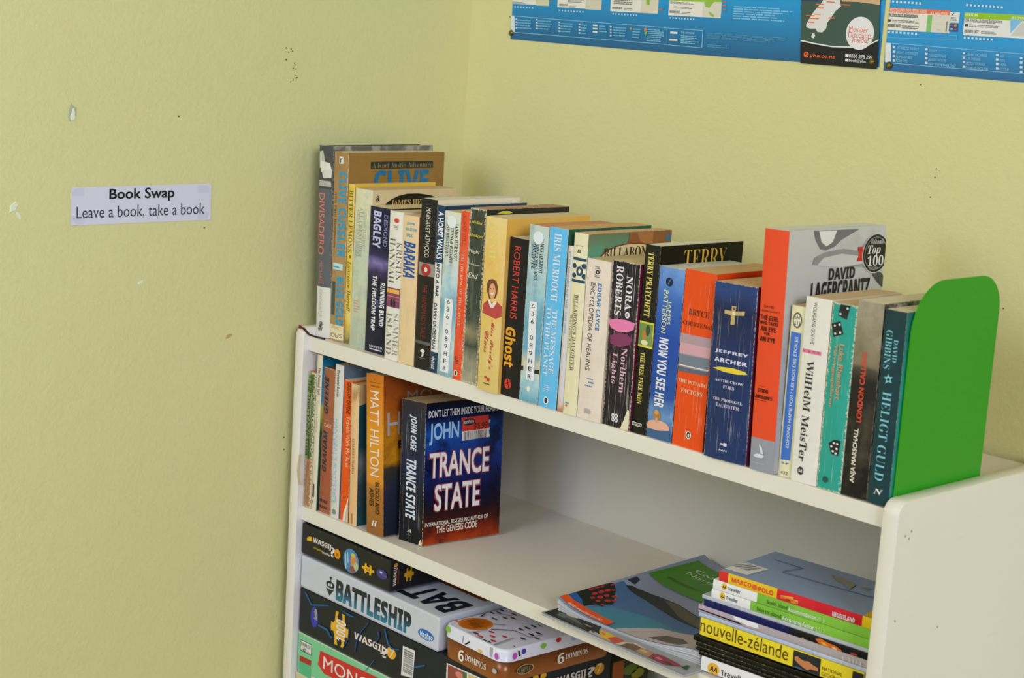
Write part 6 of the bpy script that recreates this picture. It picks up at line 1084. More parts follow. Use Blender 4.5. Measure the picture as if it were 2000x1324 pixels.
# style: glyph set, stroke offset, slant, added weight
STYLE = {'n':(None,0,0,0),'N':(None,0,0,.014),'b':(None,0,0,.022),'O':(None,0,0,.02),'h':(None,0,0,.055),'m':(None,0,0,.008),'s':(SERIF,0,0,0),'sl':(SERIF,-.013,0,0),'I':(SERIF,0,.25,0),'i':(SERIF,0,.3,0),'c':(SCRIPT,0,0,.006),
 'sr':(None,0,0,0),'srb':(None,0,0,.016),'sb':(SANS,0,0,0),'B':(SANS,0,0,.012),'S':(SANS,0,0,.03),'sbi':(SANS,0,.2,0),'X':(SANS,0,.2,.012)}
TCACHE = {}
def encode(s, style):
    m = STYLE[style][0]
    if m: s = ''.join(chr(m[0]+ord(c)-65) if 'A'<=c<='Z' else chr(m[1]+ord(c)-97) if 'a'<=c<='z' else chr(m[2]+ord(c)-48) if (m[2] and c.isdigit()) else c for c in s)
    return s
def set_type():
    """all words are set at once, one per line, and cut apart again (one evaluation per stroke weight)"""
    want = {}
    for it in STANDING+LYING+PRINTED:
        for dd in it['dec']:
            if dd[0] == 'T': want.setdefault(STYLE[dd[4][1]][1], set()).add((dd[4][0],dd[4][1]))
    curve = bpy.data.curves.new('lettering_source','FONT'); curve.resolution_u = 3; curve.space_line = 4
    tobj = bpy.data.objects.new('lettering_source', curve); COL.objects.link(tobj)
    def ev(body):
        curve.body = body; bpy.context.view_layer.update()
        return bpy.data.meshes.new_from_object(tobj.evaluated_get(bpy.context.evaluated_depsgraph_get()))
    m = ev('H'); y1 = min(v.co.y for v in m.vertices); m = ev('H\nH'); sp = y1-min(v.co.y for v in m.vertices)
    for off,keys in want.items():
        keys = sorted(keys); curve.offset = off; me = ev('\n'.join(encode(*k) for k in keys))
        co = [(v.co.x,v.co.y) for v in me.vertices]; maps = [{} for _ in keys]; out = [([],[]) for _ in keys]
        for p in me.polygons:
            i = min(len(keys)-1,max(0,int(round(-(co[p.vertices[0]][1]-.3)/sp)))); f = []
            for v in p.vertices:
                if v not in maps[i]: maps[i][v] = len(out[i][0]); out[i][0].append((co[v][0],co[v][1]+i*sp))
                f.append(maps[i][v])
            out[i][1].append(tuple(f))
        for k,o in zip(keys,out):
            sl,wt = STYLE[k[1]][2:4]; vs,fs = [],[]
            for dx,dy in (((0,0),) if not wt else ((-wt,-wt),(wt,-wt),(wt,wt),(-wt,wt),(0,0))):
                n0 = len(vs); vs += [(x+dx+y*sl,y+dy,n0/max(1,len(o[0]))) for x,y in o[0]]; fs += [tuple(q+n0 for q in f) for f in o[1]]
            TCACHE[k] = (vs,fs)
    bpy.data.objects.remove(tobj)
    for m in list(bpy.data.meshes): bpy.data.meshes.remove(m)
set_type()
def text_mesh(s, style): return TCACHE[(s,style)]
def jig(a0,a1,b0,b1):
    P = [(.25,0),(.42,0),(.36,.14),(.42,.26),(.58,.26),(.64,.14),(.58,0),(.75,0),(.78,.3),(.86,.38),(.97,.36),(1,.5),(.97,.64),(.86,.62),(.78,.7),(.75,1),(.58,1),(.64,.86),(.58,.74),(.42,.74),(.36,.86),(.42,1),(.25,1),(.22,.7),(.14,.62),(.03,.64),(0,.5),(.03,.36),(.14,.38),(.22,.3)]
    return [(a0+(a1-a0)*x,b0+(b1-b0)*y) for x,y in P]
GRAD = {}
def decal(it, root, i, d, bulge=0, sx=None):
    kind, surf, name, col, ex, pts = d
    pts = [(a*1e-3,b*1e-3) for a,b in pts]; w,h = it['w'],it['h']
    lift = (.00022+.000035*i) if i < 24 or not it.get('flat') else .0010+.000012*i
    if it.get('flat'): lift = .0002+.000012*i
    if len(pts) == 2: a0,a1 = sorted((pts[0][0],pts[1][0])); b0,b1 = sorted((pts[0][1],pts[1][1]))
    polys = []
    rnd = random.Random(i*7+len(name))
    if kind == 'T':
        s,style,dr = ex; vs,fs = text_mesh(s,style)
        if not vs: return
        x0 = min(v[0] for v in vs); x1 = max(v[0] for v in vs); y0 = min(v[1] for v in vs); y1 = max(v[1] for v in vs)
        tv = []
        for x,y,ly in vs:
            s_,t_ = (x-x0)/max(1e-6,x1-x0),(y-y0)/max(1e-6,y1-y0)
            if dr == 'H': p = (a0+(a1-a0)*s_, b0+(b1-b0)*t_)
            elif dr == 'D': p = (a0+(a1-a0)*t_, b1-(b1-b0)*s_)
            elif dr == 'U': p = (a1-(a1-a0)*t_, b0+(b1-b0)*s_)
            else: p = (a1-(a1-a0)*s_, b1-(b1-b0)*t_)
            tv.append((p[0],p[1],ly*.000012))
        V,Fc = tv,fs
    else:
        if kind == 'R': polys = [[(a0,b0),(a1,b0),(a1,b1),(a0,b1)]]
        elif kind == 'E': polys = [[((a0+a1)/2+(a1-a0)/2*math.cos(t*math.pi/12),(b0+b1)/2+(b1-b0)/2*math.sin(t*math.pi/12)) for t in range(24)]]
        elif kind == 'J': polys = [jig(a0,a1,b0,b1)]
        elif kind == 'P': polys = [pts]
        elif kind == 'B':
            x = 0
            while x < 1:
                wd = rnd.choice((.012,.02,.03)); gp = rnd.choice((.012,.02,.028))
                if x+wd > 1: break
                polys.append([(a0+(a1-a0)*x,b0),(a0+(a1-a0)*(x+wd),b0),(a0+(a1-a0)*(x+wd),b1),(a0+(a1-a0)*x,b1)] if ex != 'V' else [(a0,b0+(b1-b0)*x),(a1,b0+(b1-b0)*x),(a1,b0+(b1-b0)*(x+wd)),(a0,b0+(b1-b0)*(x+wd))]); x += wd+gp
        elif kind == 'L':
            n = ex; rh = (b1-b0)/n
            if (b1-b0) > 2.2*(a1-a0) and n > 3:      # print running along the long side
                rh = (a1-a0)/n
                for r in range(n):
                    y = b0
                    while y < b1-1e-4:
                        l = min(rnd.uniform(.05,.2)*(b1-b0), b1-y); polys.append([(a0+rh*(r+.2),y),(a0+rh*(r+.75),y),(a0+rh*(r+.75),y+l),(a0+rh*(r+.2),y+l)]); y += l+.02*(b1-b0)
            else:
                for r in range(n):
                    x = a0; e = a0+(a1-a0)*rnd.uniform(.7,1)
                    while x < e-1e-4:
                        l = min(rnd.uniform(.06,.22)*(a1-a0), e-x); polys.append([(x,b0+rh*(r+.25)),(x+l,b0+rh*(r+.25)),(x+l,b0+rh*(r+.7)),(x,b0+rh*(r+.7))]); x += l+.02*(a1-a0)
        V,Fc = [],[]
        for p in polys: Fc.append(tuple(range(len(V),len(V)+len(p)))); V += p
    bm = bmesh.new(); bv = [bm.verts.new((p[0],p[1],p[2] if len(p) > 2 else 0)) for p in V]
    for f in Fc:
        try: bm.faces.new([bv[q] for q in f])
        except ValueError: pass
    clipR = it.get('clip', {}).get(surf)
    if clipR:
        for co,no in clipR: bmesh.ops.bisect_plane(bm, geom=bm.verts[:]+bm.edges[:]+bm.faces[:], plane_co=co, plane_no=no, clear_outer=True)
    if surf == 'F' and bulge:
        for q in range(1,8):
            bmesh.ops.bisect_plane(bm, geom=bm.verts[:]+bm.edges[:]+bm.faces[:], plane_co=(w*q/8,0,0), plane_no=(1,0,0))
    if surf == 'T' and 'curl' in it:
        for q in range(1,20): bmesh.ops.bisect_plane(bm, geom=bm.verts[:]+bm.edges[:]+bm.faces[:], plane_co=(.0098*q,0,0), plane_no=(1,0,0))
    sk = it.get('skew',0)
    for v in bm.verts:
        a,b,e = v.co.x,v.co.y,v.co.z
        if surf == 'F': v.co = ((a, sy(a,w,bulge)-lift-e, b))
        elif surf == 'R': v.co = ((w+lift+e, a, b))
        else: v.co = ((a, b, h+lift+e+(curl(it['curl'],a) if 'curl' in it else 0)))
        v.co.x += sk*v.co.y
    if not bm.faces: bm.free(); return
    if kind == 'T' and ex[1] == 'S':
        k = N('title_gradient'); tc = k.n('ShaderNodeTexCoord'); sp = k.n('ShaderNodeSeparateXYZ'); k.link(tc.outputs['Object'], sp.inputs[0])
        r = k.n('ShaderNodeValToRGB'); r.color_ramp.elements[0].color = C('#2a7894'); r.color_ramp.elements[1].color = C('#1b222c'); r.color_ramp.elements[1].position = .6
        k.link(k.math('DIVIDE', k.math('SUBTRACT', sp.outputs[2], b0), b1-b0), r.inputs[0]); k.link(r.outputs[0], k.b.inputs['Base Color']); mat = k.m
    else: mat = solid(col)
    me = bpy.data.meshes.new(name); bm.to_mesh(me); bm.free(); me.materials.append(mat)
    o = bpy.data.objects.new(name, me); COL.objects.link(o); o.parent = root; return o
def curl(c, x):
    s = .0098; q = math.floor(max(0,x)/s); f = max(0,x)/s-q; return curl0(c,q*s)*(1-f)+curl0(c,(q+1)*s)*f
def curl0(c, x):
    A,l,B,x0,w = c; x = max(0,x); return A*math.exp(-x/l)+B*min(1,max(0,(x-x0)/w))**2
def sy(a, w, bulge):
    u = min(1,max(0,a/w)); return -bulge*(1-(2*u-1)**2)
def slab(name, x0,x1,y0,y1,z0,z1, nx,ny,nz, fn, mat, root, plane='R'):
    """box grid whose vertices pass through fn(x,y,z); uv in mm on the given plane"""
    vs,idx,fs,uv = [],{},[],[]
    def vert(i,j,k):
        q = (i,j,k)
        if q not in idx:
            x = x0+(x1-x0)*i/nx; y = y0+(y1-y0)*j/ny; z = z0+(z1-z0)*k/nz
            idx[q] = len(vs); vs.append(fn(x,y,z,i/nx,j/ny,k/nz)); uv.append((x*1e3,z*1e3) if plane == 'F' else (y*1e3,z*1e3) if plane == 'R' else (x*1e3,y*1e3))
        return idx[q]
    for i in range(nx):
        for j in range(ny):
            fs.append((vert(i,j,0),vert(i,j+1,0),vert(i+1,j+1,0),vert(i+1,j,0))); fs.append((vert(i,j,nz),vert(i+1,j,nz),vert(i+1,j+1,nz),vert(i,j+1,nz)))
    for i in range(nx):
        for k in range(nz):
            fs.append((vert(i,0,k),vert(i+1,0,k),vert(i+1,0,k+1),vert(i,0,k+1))); fs.append((vert(i,ny,k),vert(i,ny,k+1),vert(i+1,ny,k+1),vert(i+1,ny,k)))
    for j in range(ny):
        for k in range(nz):
            fs.append((vert(0,j,k),vert(0,j,k+1),vert(0,j+1,k+1),vert(0,j+1,k))); fs.append((vert(nx,j,k),vert(nx,j+1,k),vert(nx,j+1,k+1),vert(nx,j,k+1)))
    return mesh_obj(name, vs, fs, mat, root, uv)
def book(it, group):
    rnd = random.Random(it['key']); w,h,d = it['w'],it['h'],it['d']; hard = it.get('hard'); sk = it.get('skew',0)
    lying = abs(it['ry']) > 1
    root = thing('book' if it.get('cat','book') == 'book' else it['cat'], it['label'], it.get('cat','book'), it['loc'], it.get('rz',0), it['ry'], group)
    bulge = it.get('bulge',1.0)*1e-3
    if lying: bulge = .0004
    if hard: bulge = .0018
    bulge = min(bulge, w*.12); t = .0022 if hard else .00055
    if w < .006: t = .0004
    wear = it['spine'][3]; S = lambda x,y,z: (x+sk*y,y,z)
    ph = rnd.uniform(0,9)
    def rag(u,amp): return amp*noise.noise((u*6+ph,ph,0))
    am = min(.0022,.0003*wear)
    def fs(x,y,z,i,j,k):
        yy = sy(x,w,bulge)+(t if j else 0)
        zz = z-(abs(rag(i,am*2)) if k == 1 else 0)+(abs(rag(i+3,am)) if k == 0 else 0)
        return S(x,yy,zz)
    slab('spine',0,w,0,1,0,h,8,1,10,fs,cover_mat(it['key']+'_spine',it['spine'],2,h,w),root,'F')
    fc = it.get('frontcut',1)
    def ff(x,y,z,i,j,k):
        zz = z*(fc+(.04*noise.noise((j*5,ph,1)) if fc < 1 else 0)) if k > .9 else z
        return S(x,y,zz-(abs(rag(j+5,am)) if k == 1 else 0))
    slab('front_cover',w-t,w,t*.9,d,0,h,1,8,6,ff,cover_mat(it['key']+'_front',it['front'],2,h,d),root,'R')
    slab('back_cover',0,t,t*.9,d-.0006,0,h-.0006,1,4,2,lambda x,y,z,i,j,k:S(x,y,z),cover_mat(it['key']+'_back',it['back'],2,h,d),root,'R')
    ins = .0035 if hard else .00015+.0001*wear
    cols = max(4,int(w/.0022)); hj = [rnd.uniform(-1,1) for _ in range(cols+1)]
    def fp(x,y,z,i,j,k):
        if k == 1: z += .00030*hj[int(round(i*cols))]*(1 if not hard else .4)+.0002*math.sin(j*5+i*3)+(0 if hard else .0001)
        return S(x,y,z)
    slab('pages',t*1.05,w-t*1.05,t*1.2,d-.0008-(.003 if hard else 0),ins*.6,h-ins-.0002,cols,5,1,fp,page_mat(it['pages']),root)
    it['clip'] = {'R':[((0,h*fc-.0005,0),(0,1,0)),((d-.0005,0,0),(1,0,0)),((t,0,0),(-1,0,0)),((0,.0003,0),(0,-1,0))],'F':[((0,h-.0005-am,0),(0,1,0)),((0,.0003,0),(0,-1,0)),((w-.0002,0,0),(1,0,0)),((.0002,0,0),(-1,0,0))]}
    for i,dd in enumerate(it['dec']): decal(it,root,i,dd,bulge)
    return root

# ------------------------------------------------------------------ room
def wall_paint(name, h, h2):
    k = N(name); tc = k.n('ShaderNodeTexCoord'); o = tc.outputs['Object']
    k.link(k.mix(k.math('MULTIPLY', k.math('SUBTRACT', k.noise(o,2.2,4,.6), .3, True), 1.3, True), C(h), C(h2)), k.b.inputs['Base Color'])
    k.b.inputs['Roughness'].default_value = .62; k.b.inputs['Specular IOR Level'].default_value = .3
    a = k.math('ADD', k.noise(o,170,4,.6), k.math('MULTIPLY', k.noise(o,26,3,.5), 1.2))
    k.bump(a, .33, .0022); return k.m
PAINT = wall_paint('wall_paint','#cdc98d','#d0cd97')
NEUTRAL = wall_paint('far_wall_paint','#c9c8b8','#cdccc0')
def wbox(name, a, mat): return struct(box(name, a, mat))
WL = wbox('wall_left',(-.16,-.04,-4.0,.40,-.95,1.95),PAINT)
WB = wbox('wall_back',(-.04,5.1,.2763,.40,-.95,1.95),PAINT)
wbox('wall_right',(5.1,5.22,-4.0,.40,-.95,1.95),NEUTRAL); wbox('wall_front',(-.16,5.22,-4.12,-4.0,-.95,1.95),NEUTRAL)
wbox('ceiling',(-.16,5.22,-4.12,.40,1.95,2.05),plain_mat('ceiling_paint','#d8d6c8',.8))
wbox('floor',(-.16,5.22,-4.12,.40,-1.05,-.95),plain_mat('floor_lino','#8f8672',.5,6,'#7c7460',.5))
def flat_patch(name, plane, at, r, asp, mat, parent, seed, lift=.0004, rot=0):
    rnd = random.Random(seed); n = 14; vs = []
    for j in range(n):
        t = 2*math.pi*j/n; rr = r*rnd.uniform(.7,1.15); p = rr*math.cos(t); q = rr*asp*math.sin(t)
        p,q = p*math.cos(rot)-q*math.sin(rot), p*math.sin(rot)+q*math.cos(rot)
        vs.append((p,q))
    f = (lambda p,q,l: (-.04+l, at[0]+p, at[1]+q)) if plane == 'L' else (lambda p,q,l: (at[0]+p, .2763-l, at[1]+q))
    V = [f(p,q,0) for p,q in vs]+[f(p*.85,q*.85,lift) for p,q in vs]; Fc = [tuple(range(n,2*n))]+[(j,(j+1)%n,n+(j+1)%n,n+j) for j in range(n)]
    return mesh_obj(name, V, Fc, mat, parent)
chipm = solid('#d6dbbb',.6); chipd = solid('#a9ae8c',.7); speck = solid('#6a5a34',.7); woodm = solid('#b59a68',.7)
flat_patch('paint_chip','L',(-.3095,.2735),.0105,.55,chipd,WL,1,.0004,1.4); flat_patch('paint_chip','L',(-.3085,.2705),.0075,.45,solid('#dcdfc2',.6),WL,2,.0009,1.45)
flat_patch('paint_chip','L',(-.379,.169),.008,.5,chipm,WL,3,.0005,.9); flat_patch('paint_chip','L',(-.373,.160),.006,.4,chipm,WL,4,.0005,2.1)
flat_patch('paint_chip','L',(-.092,.0005),.0055,.4,woodm,WL,5,.0005,.3); flat_patch('paint_chip','L',(-.218,.075),.004,.5,chipm,WL,6,.0006,.4)
for i,(y,z) in enumerate([(-.022,.3545),(-.0145,.3535),(-.0125,.351),(-.018,.3495),(-.0085,.3365),(-.0065,.3345),(-.0105,.3305),(-.0062,.3295),(-.0055,.3215),(-.007,.3185),(-.0095,.316),(-.0135,.3135),(-.004,.319),(-.1715,.2703),(-.132,.1368),(-.021,.3405),(-.0035,-.14),(-.0025,-.156)]):
    flat_patch('speck','L',(y,z),.0011 if i < 13 else .0014,.8,speck,WL,20+i,.0003)
for i,(x,z) in enumerate([(.704,.2815),(.7035,.2725),(.7005,.2515),(.6745,.366),(.0365,.409),(.8,.15)]): flat_patch('speck','B',(x,z),.0010,.8,speck,WB,50+i,.0003)

# ------------------------------------------------------------------ bookcase
def melamine(name, h, h2):
    k = N(name); tc = k.n('ShaderNodeTexCoord'); o = tc.outputs['Object']
    c = k.mix(k.math('MULTIPLY', k.noise(o,9,4,.6), .5), C(h), C(h2))
    sc = k.math('MULTIPLY', k.math('SUBTRACT', k.noise(o,1,2,.5,(30,14,420)), .70, True), 6, True); c = k.mix(k.math('MULTIPLY',sc,.35), c, C('#a8a594'))
    k.link(c, k.b.inputs['Base Color']); k.b.inputs['Roughness'].default_value = .42; k.b.inputs['Specular IOR Level'].default_value = .4
    k.bump(k.noise(o,240,2), .12, .0005); return k.m
WHITE = melamine('white_melamine','#dcdad4','#d2cfc6'); BACKP = melamine('back_panel_board','#c6c2b2','#bebaab'); BOARD = melamine('shelf_melamine','#d8d0bf','#cfc6b3'); BAND = melamine('edge_banding','#ddd8c8','#d3ccb8')
ZM = -.2214; L = .872; WT = .0167; T = .018; DB = .2712
case = thing('bookcase','white melamine bookcase with open shelves and rounded side panels in the corner','bookcase',(0,0,0))
def side(x0):
    R_ = .0125; y0 = -.0072; z1 = .0103; prof = [(DB,-.93),(DB,z1)]
    prof += [(y0+R_-R_*math.sin(t*math.pi/16), z1-R_+R_*math.cos(t*math.pi/16)) for t in range(9)]+[(y0,-.93)]
    bm = bmesh.new(); a = [bm.verts.new((x0,y,z)) for y,z in prof]; b = [bm.verts.new((x0+WT,y,z)) for y,z in prof]; n = len(prof)
    bm.faces.new(a); bm.faces.new(b[::-1])
    for j in range(n): bm.faces.new((a[j],a[(j+1)%n],b[(j+1)%n],b[j]))
    o = from_bm('side_panel', bm, WHITE, case)
    ep = [(y0+R_-(R_+.0008)*math.sin(t*math.pi/16), z1-R_+(R_+.0008)*math.cos(t*math.pi/16)) for t in range(9)]
    out = [(DB,z1+.0008)]+ep+[(y0-.0008,-.93)]; inn = [(DB,z1)]+[(y0+R_-R_*math.sin(t*math.pi/16), z1-R_+R_*math.cos(t*math.pi/16)) for t in range(9)]+[(y0,-.93)]
    bm = bmesh.new(); e = .0006; V = {}
    rows = []
    for (yo,zo),(yi,zi) in zip(out,inn): rows.append([bm.verts.new(p) for p in ((x0,yi,zi),(x0+.0003,yo*.4+yi*.6,zo*.4+zi*.6),(x0+e+.0004,yo,zo),(x0+WT-e-.0004,yo,zo),(x0+WT-.0003,yo*.4+yi*.6,zo*.4+zi*.6),(x0+WT,yi,zi))])
    for r,s in zip(rows,rows[1:]):
        for j in range(5): bm.faces.new((r[j],r[j+1],s[j+1],s[j]))
    from_bm('edge_band', bm, BAND, o, True)
side(-WT); side(L)
for z1 in (0, ZM, -.505, -.74):
    o = from_bm('shelf_board', box_bm(.0001,L-.0001,.0008,DB-.004,z1-T,z1,.0), BOARD, case)
    from_bm('edge_band', box_bm(.0001,L-.0001,0,.0009,z1-T,z1,.0004,2), BAND, o)
box('back_panel',(.0001,L-.0001,DB-.0038,DB-.0005,-.93,-.0005),BACKP,case); box('plinth',(.0001,L-.0001,.02,.036,-.93,-.76),WHITE,case)
for p in ((.868,-.0055,-.03),(.8895,.01,-.055),(.8895,.02,-.062)): pass
# small knocks on the outer panel
dentm = solid('#9a978a',.7)
for i,(y,z) in enumerate([(.006,-.021),(.015,-.018),(.012,-.0245),(.004,-.1),(.075,-.12)]):
    n = 8; vs = [(L+WT+.0003, y+.0011*math.cos(2*math.pi*j/n), z+.0013*math.sin(2*math.pi*j/n)) for j in range(n)]; mesh_obj('scuff', vs, [tuple(range(n))], dentm, case)
mesh_obj('scratch', [(L+WT+.0003,.175,-.038),(L+WT+.0003,.268,-.031),(L+WT+.0003,.268,-.0304),(L+WT+.0003,.175,-.0375)], [(0,1,2,3)], solid('#e4e2d8'), case)

# ------------------------------------------------------------------ books
BK = {}
for it in STANDING:
    BK[it['key']] = book(it, 'paperbacks on the top shelf' if it['loc'][2] > -.1 else 'paperbacks on the middle shelf')
# ribbon of the grey hardback, resting over the side panel's rounded corner
rib = solid('#7a1436',.6); r0 = BK['divisadero']; inv = None
def wchild(o, parent):
    bpy.context.view_layer.update(); o.parent = parent; o.matrix_parent_inverse = parent.matrix_world.inverted()
wchild(tube('ribbon_marker',[(.028,.0045,.0012),(.016,.0005,.0016),(.006,-.0035,.0035),(.001,-.0055,.0075),(-.003,-.006,.0098)],[.0011,.0012,.0013,.0014,.0016],solid('#2b0a16',.6)), r0)
rnd = random.Random(4)
for j in range(16):
    a = rnd.uniform(-1,1); b = rnd.uniform(-1,1)
    wchild(tube('ribbon_fray',[(-.0025,-.006,.0098),(-.006+.001*a,-.0072+.0004*b,.0105+.001*a),(-.0098+.002*b,-.0080,.0112+.0028*a)],[.0007,.0006,.0002],rib,None,4), r0)
# torn strips at the tattered spines
gb = BK['gulliver']; gi = [i for i in STANDING if i['key'] == 'gulliver'][0]
for j in range(7):
    x = gi['w']*(.1+.13*j); l = rnd.uniform(.012,.026); z1 = gi['h']-.001
    mesh_obj('torn_strip',[(x,-.0016,z1),(x+.0022,-.0018,z1-.0005),(x+.0019,-.0021,z1-l*.6),(x+.0008,-.0013,z1-l)],[(0,1,2,3)],solid(rnd.choice(('#e2cfa0','#cdb27c','#d9c08c'))),gb)
sb = BK['steps']; si = [i for i in STANDING if i['key'] == 'steps'][0]
V = []
for j in range(9):
    z = si['h']*(.39-.028*j); x = -.0012-.0020*math.sin(j*.45)-.0008*noise.noise((j*.9,3,1)); V += [(x,-.0085-.0008*math.sin(j*.4),z),(x+.0048,-.0078,z+.001)]
mesh_obj('torn_flap',V,[(2*j,2*j+1,2*j+3,2*j+2) for j in range(8)],solid('#b3a27c',.8),sb)
for it in LYING: book(it, 'stack of travel guides and magazines')

# ------------------------------------------------------------------ bookend
be = thing('bookend','glossy bright green metal bookend with rounded top corners','bookend',(.8702,.0075,0))
def bookend_plate():
    H,D,r1,r2 = .2037,.1405,.047,.034; prof = [(0,.0006)]
    prof += [(r1-r1*math.cos(t*math.pi/24), H-r1+r1*math.sin(t*math.pi/24)) for t in range(13)]
    prof += [(D-r2+r2*math.sin(t*math.pi/24), H-r2+r2*math.cos(t*math.pi/24)) for t in range(13)]+[(D,.0006)]
    bm = bmesh.new(); a = [bm.verts.new((0,y,z)) for y,z in prof]; b = [bm.verts.new((.0012,y,z)) for y,z in prof]; n = len(prof)
    bm.faces.new(a); bm.faces.new(b[::-1])
    for j in range(n): bm.faces.new((a[j],a[(j+1)%n],b[(j+1)%n],b[j]))
    bmesh.ops.bevel(bm, geom=[e for e in bm.edges if len(e.link_faces) == 2 and abs(e.verts[0].co.x-e.verts[1].co.x) < 1e-6], offset=.0003, segments=1, affect='EDGES')
    return bm
GREEN = plain_mat('green_enamel','#1d9010',.22,None,None,0,.05,300,.5)
from_bm('upright_plate', bookend_plate(), GREEN, be); box('foot_plate',(-.036,.0012,.012,.128,.0001,.0007),GREEN,be)

# ------------------------------------------------------------------ boxes and the rest of the printed things
PR = {p['key']:p for p in PRINTED}
def carton(key, name, label, cat, lidm, basem, split=.9, bev=.0012, group=None):
    it = PR[key]; w,h,d = it['w'],it['h'],it['d']; r = thing(name, label, cat, it['loc'], it.get('rz',0), 0, group)
    from_bm('lid', box_bm(0,w,0,d,h*(1-split),h,bev,2), lidm, r); from_bm('base_tray', box_bm(.001,w-.001,.001,d-.001,0,h*(1-split)+.001,.0006,1), basem, r)
    for i,dd in enumerate(it['dec']): decal(it,r,i,dd,0)
    return r
blackcard = plain_mat('black_carton','#1b1b1c',.35,30,'#232428',.5)
carton('w8','puzzle_box','small black puzzle box with a round picture, topmost of the box stack','puzzle box',blackcard,solid('#4a4a4c'),.97)
battleship_it = PR['battleship']
carton('battleship','game_box','light grey board game box with large dark blue to teal capitals','game box',plain_mat('grey_linen_card','#c3c7cc',.55,120,'#b4b9bf',.6,.15,900),solid('#b8bcc0'),.98,.002)
carton('w7','puzzle_box','wide black puzzle box with blue circuit lines, directly under the grey box','puzzle box',plain_mat('dark_blue_carton','#15171b',.3,12,'#1c2430',.8),solid('#303236'),.97)
carton('monopoly','game_box','green board game box with red title panel at the bottom of the stack','game box',plain_mat('green_carton','#69bd84',.45,14,'#8fc9a0',.7),solid('#d8d2bc'),.93)
box('lid_edge',(0,.397,-.0004,.0006,.0540,.0550),solid('#d8d3b8'),bpy.data.objects.get('game_box.001'))
o = box('game_box',(.002,.40,-.001,.26,-.5049,-.4449),plain_mat('cream_carton','#c9bd98',.6,20,'#bcae88',.5),None,.001); o['label'] = 'plain cream box glimpsed below the green board game box'; o['category'] = 'box'
# rear box right of the puzzle box
rb = thing('game_box','dark orange and green box standing behind the wide black puzzle box','game box',(.13,.1805,-.3893))
box('carton',(0,.262,0,.066,0,.046),plain_mat('dark_green_carton','#1c2416',.35,14,'#3c3c10',.9),rb,.001); box('orange_end',(.2622,.2626,.001,.020,.004,.045),plain_mat('dark_orange_card','#a4541c',.4,20,'#6c3410',.7),rb)
for j,(y,z,r,c) in enumerate([(.032,.030,.010,'#5c7020'),(.046,.022,.009,'#8c8420'),(.030,.014,.008,'#3c5c1c'),(.055,.036,.006,'#9c7c1c')]):
    n = 12; mesh_obj('fruit_print',[(.2624,y+r*1.3*math.cos(2*math.pi*q/n),z+r*.7*math.sin(2*math.pi*q/n)) for q in range(n)],[tuple(range(n))],solid(c),rb)
# dominoes tin
tin = PR['tin']; tr = thing('dominoes_tin','dominoes tin with white spotted lid and brown sides on the black box','tin',tin['loc'],tin['rz'])
def round_rect(x0,x1,y0,y1,r,n=8):
    P = []
    for cx,cy,a in ((x1-r,y1-r,0),(x0+r,y1-r,90),(x0+r,y0+r,180),(x1-r,y0+r,270)):
        P += [(cx+r*math.cos(math.radians(a+90*q/n)), cy+r*math.sin(math.radians(a+90*q/n))) for q in range(n+1)]
    return P
def loft(name, rings, mat, parent, cap=True):
    bm = bmesh.new(); R = [[bm.verts.new(p) for p in r] for r in rings]
    for a,b in zip(R,R[1:]):
        for j in range(len(a)): bm.faces.new((a[j],a[(j+1)%len(a)],b[(j+1)%len(b)],b[j]))
    if cap: bm.faces.new(R[0][::-1]); bm.faces.new(R[-1])
    o = from_bm(name, bm, mat, parent, False)
    for p in o.data.polygons: p.use_smooth = len(p.vertices) == 4
    return o
w,d,h = tin['w'],tin['d'],tin['h']
rr = lambda ins,z,r: [(x,y,z) for x,y in round_rect(ins,w-ins,ins,d-ins,r)]
tb = N('brown_tin'); tcx = tb.n('ShaderNodeTexCoord'); spx = tb.n('ShaderNodeSeparateXYZ'); tb.link(tcx.outputs['Object'],spx.inputs[0])
rp = tb.n('ShaderNodeValToRGB'); rp.color_ramp.elements[0].color = C('#9c5a24'); rp.color_ramp.elements[1].color = C('#6a3c20'); tb.link(tb.math('DIVIDE',spx.outputs[2],.027),rp.inputs[0]); tb.link(rp.outputs[0],tb.b.inputs['Base Color']); tb.b.inputs['Roughness'].default_value = .28; tb.b.inputs['Metallic'].default_value = .25
loft('tin_body',[rr(.0024,0,.013),rr(.0014,.0012,.014),rr(.0014,.027,.014)],tb.m,tr)
lidm = plain_mat('white_enamel_tin','#d2d2da',.25,None,None,0,0,200,.5)
loft('tin_lid',[rr(0,.0258,.0155),rr(-.0004,.0264,.0155),rr(0,.0272,.0155),rr(0,.0375,.0155),rr(.0008,.0393,.0147),rr(.0024,.0402,.0130),rr(.0030,.0405,.0125)],lidm,tr)
for i,dd in enumerate(tin['dec']):
    tin['clip'] = {'T':[((w-.003,0,0),(1,0,0)),((.003,0,0),(-1,0,0)),((0,.003,0),(0,-1,0)),((0,d-.003,0),(0,1,0))]}
    decal(tin,tr,i,dd,0)
ts = PR['tinside']; ts['clip'] = {'F':[((.014,0,0),(-1,0,0))] and []}
for i,dd in enumerate(ts['dec']): decal(ts,tr,i,dd,0)

